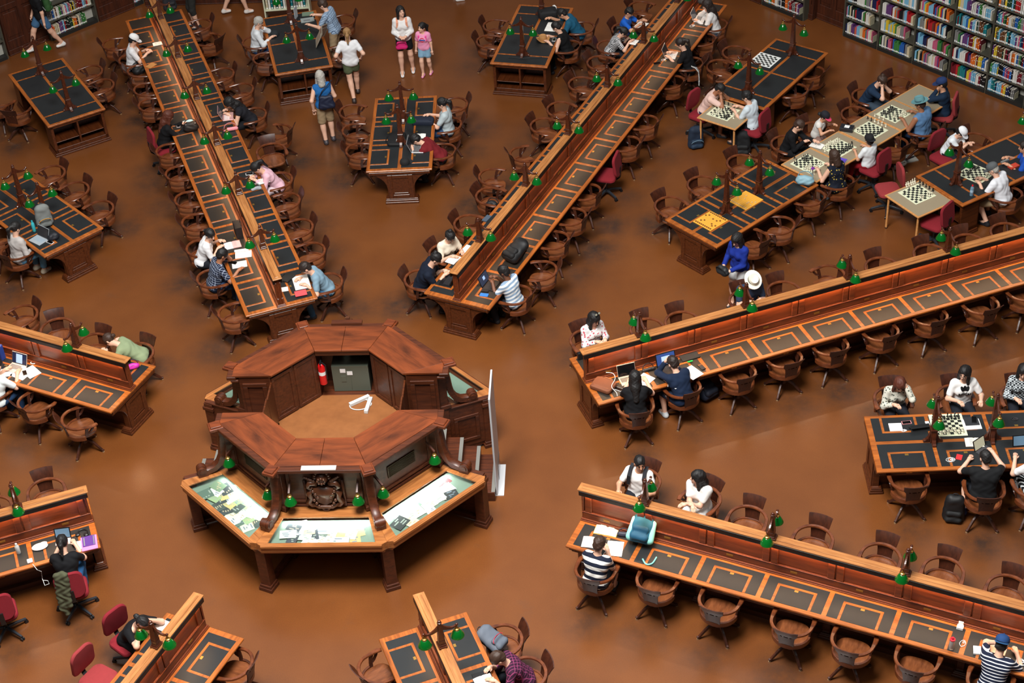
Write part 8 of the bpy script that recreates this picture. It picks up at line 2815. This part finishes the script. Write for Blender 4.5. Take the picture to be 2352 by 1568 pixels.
q = Mt @ Vector((0.06, 0.36, 0.88))
soft_bag((q.x, q.y), math.degrees(a), 'black camera bag held by the person in the blue jacket', (26, 28, 30), 0.26, 0.16, 0.16, z=0.88, name='camera_bag')
st_ = on_person('person in a white tee wearing dark backpack straps, looking aside')
for s_ in (1, -1):
    MB().sweep([(s_ * 0.115, -0.06, 1.06), (s_ * 0.115, 0.03, 1.05), (s_ * 0.12, 0.115, 0.95), (s_ * 0.14, 0.10, 0.76)], lambda i, u: [(-0.026, -0.008), (0.026, -0.008), (0.026, 0.008), (-0.026, 0.008)], up=(0, 1, 0.4)).build('bag_strap', mat('strap_24_26_34', (24, 26, 34), 0.8), st_)
lg = on_person('person with glasses and long hair in a white tee with a black trefoil logo')
b = MB()
for dx, an in ((0, 0), (0.042, -32), (-0.042, 32)):
    i0 = len(b.v)
    b.prism([(0.026 * math.sin(a_), 0.055 * (1 - math.cos(a_)) / 2 * 1.5) for a_ in [2 * PI * i / 14 for i in range(14)]], -0.003, 0.003, axis='y')
    b.xform(Matrix.Translation((dx * 0.45, 0, 0)) @ Matrix.Rotation(R(-an), 4, 'Y'), i0)
b.xform(Matrix.Translation((0, 0.128, 0.865)))
b.build('trefoil_logo', BLK, lg)
fc = bpy.data.curves.new('logo_text', 'FONT')
fc.body = 'adidas'
fc.size = 0.085
fc.align_x = 'CENTER'
fc.extrude = 0.002
fc.materials.append(BLK)
ft = bpy.data.objects.new('logo_curve', fc)
C.objects.link(ft)
fm = bpy.data.meshes.new_from_object(ft.evaluated_get(bpy.context.evaluated_depsgraph_get()))
bpy.data.objects.remove(ft)
fm.transform(Matrix.Translation((0, 0.134, 0.79)) @ Matrix.Rotation(PI, 4, 'Z') @ Matrix.Rotation(R(90), 4, 'X'))
fo = obj('logo_text', fm, lg)
from mathutils.bvhtree import BVHTree
sh_ = [c for c in lg.children if c.name.startswith('shirt')][0].data
tree = BVHTree.FromPolygons([v_.co.copy() for v_ in sh_.vertices], [tuple(p_.vertices) for p_ in sh_.polygons])
for c in lg.children:
    if 'logo' in c.name:
        ys = [v_.co.y for v_ in c.data.vertices]
        for v_ in c.data.vertices:
            hit = tree.ray_cast(Vector((v_.co.x, 0.8, v_.co.z)), Vector((0, -1, 0)))[0]
            if hit:
                v_.co.y = hit.y + (0.006 if v_.co.y > (min(ys) + max(ys)) / 2 else 0.001)

# ------------------------------------------------------------------ papers and objects inside the display cases
rr = random.Random(12)
CASEC = {'left': [(206, 212, 190), (120, 140, 116), (70, 80, 78), (196, 176, 120), (150, 170, 130), (226, 226, 220), (90, 110, 100), (206, 206, 196), (60, 66, 70), (180, 190, 160)],
         'front': [(226, 228, 222), (206, 212, 204), (60, 66, 76), (190, 196, 190), (214, 196, 150), (236, 236, 232), (110, 120, 116), (196, 170, 120), (222, 222, 214)],
         'right': [(242, 242, 244), (236, 238, 242), (226, 222, 204), (206, 200, 176), (120, 60, 66), (40, 44, 46), (214, 210, 190)]}
CNAME = {(226, 228, 222): 'white', (206, 212, 190): 'pale green'}

def cname(c):
    r_, g_, b_ = c
    if min(c) > 215:
        return 'white'
    if max(c) < 85:
        return 'black'
    if r_ > g_ + 25 and g_ > b_ + 15:
        return 'tan'
    if r_ > g_ + 30:
        return 'dark red'
    if g_ >= r_ and g_ >= b_:
        return 'greenish'
    return 'grey'

for nm, d, n_ in (('left', -135, 26), ('front', -90, 24), ('right', -45, 16)):
    Mt = Matrix.Translation((CX, CY, ZC - 0.114)) @ Matrix.Rotation(R(d - 90), 4, 'Z')
    k = 0
    for i in range(n_):
        y = 1.90 + 0.38 * ((i * 0.37) % 1.0)
        x = (-0.62 + 1.24 * (i + 0.5) / n_) * (0.86 + 0.28 * (y - 1.9))
        c = rr.choice(CASEC[nm])
        w_, h_ = rr.uniform(0.14, 0.27), rr.uniform(0.12, 0.22)
        if nm == 'right' and i in (5, 6, 9, 10):
            c, w_, h_ = (242, 242, 244), 0.34, 0.26
            x, y = (-0.16, 2.06) if i < 8 else (0.26, 2.08)
            x += 0.03 * (i % 2)
        if nm == 'front' and i in (8, 14):
            c, w_, h_ = (226, 228, 222), 0.42, 0.24
        P = Mt @ Vector((x, y, 0.0015 * i))
        kind = rr.choice(('photograph', 'letter', 'sheet'))
        o = MB().box(-w_ / 2, w_ / 2, -h_ / 2, h_ / 2, 0, 0.0014)
        o.cur = 1
        for j in range(4):
            x0 = rr.uniform(-0.4, 0.0)
            o.box(x0 * w_, (x0 + rr.uniform(0.1, 0.4)) * w_, (-0.4 + 0.2 * j) * h_, (-0.3 + 0.2 * j) * h_, 0.0014, 0.0017)
        ob = o.build('exhibit_' + kind, [mat('exhibit_%d_%d_%d' % c, c, 0.7), mat('exhibit_ink_%d' % (i % 3), ((150, 158, 150), (176, 160, 134), (120, 130, 146))[i % 3], 0.7)])
        ob.location = P
        ob.rotation_euler = (0, 0, R(d - 90) + rr.uniform(-0.4, 0.4) * (0.2 if w_ > 0.3 else 1))
        tag(ob, '%s %s inside the %s display case of the counter' % (cname(c), kind, nm), 'exhibit', 'exhibits in the %s display case' % nm)
for d, nm in ((135, 'back left'), (45, 'back right')):
    Mt = Matrix.Translation((CX, CY, ZC - 0.114)) @ Matrix.Rotation(R(d - 90), 4, 'Z')
    for i in range(4):
        P = Mt @ Vector((0.50 * (1 if d == 45 else -1) * -1 + 0.08 * i * (1 if d == 45 else -1), 1.95 + 0.1 * (i % 3), 0.002 * i))
        ob = MB().box(-0.07, 0.07, -0.05, 0.05, 0, 0.0018).build('exhibit_sheet', mat('exhibit_226_228_222', (226, 228, 222), 0.7))
        ob.location = P
        ob.rotation_euler = (0, 0, 0.7 * i)
        tag(ob, 'white sheet inside the %s display case of the counter' % nm, 'exhibit', 'exhibits in the %s display case' % nm)
for d, e_ in ((-135, 4), (-90, 7), (-45, 8), (45, 1.5), (135, 1.5)):
    l = bpy.data.lights.new('case_lamp', 'AREA')
    l.shape = 'RECTANGLE'
    l.size, l.size_y = 1.3, 0.02
    l.energy = e_
    l.color = (0.94, 1.0, 0.98)
    o = bpy.data.objects.new('case_lamp', l)
    C.objects.link(o)
    o.parent = counter
    a = R(d)
    o.location = (1.80 * math.cos(a), 1.80 * math.sin(a), ZC - 0.045)
    o.rotation_euler = (R(62), 0, a - PI / 2)
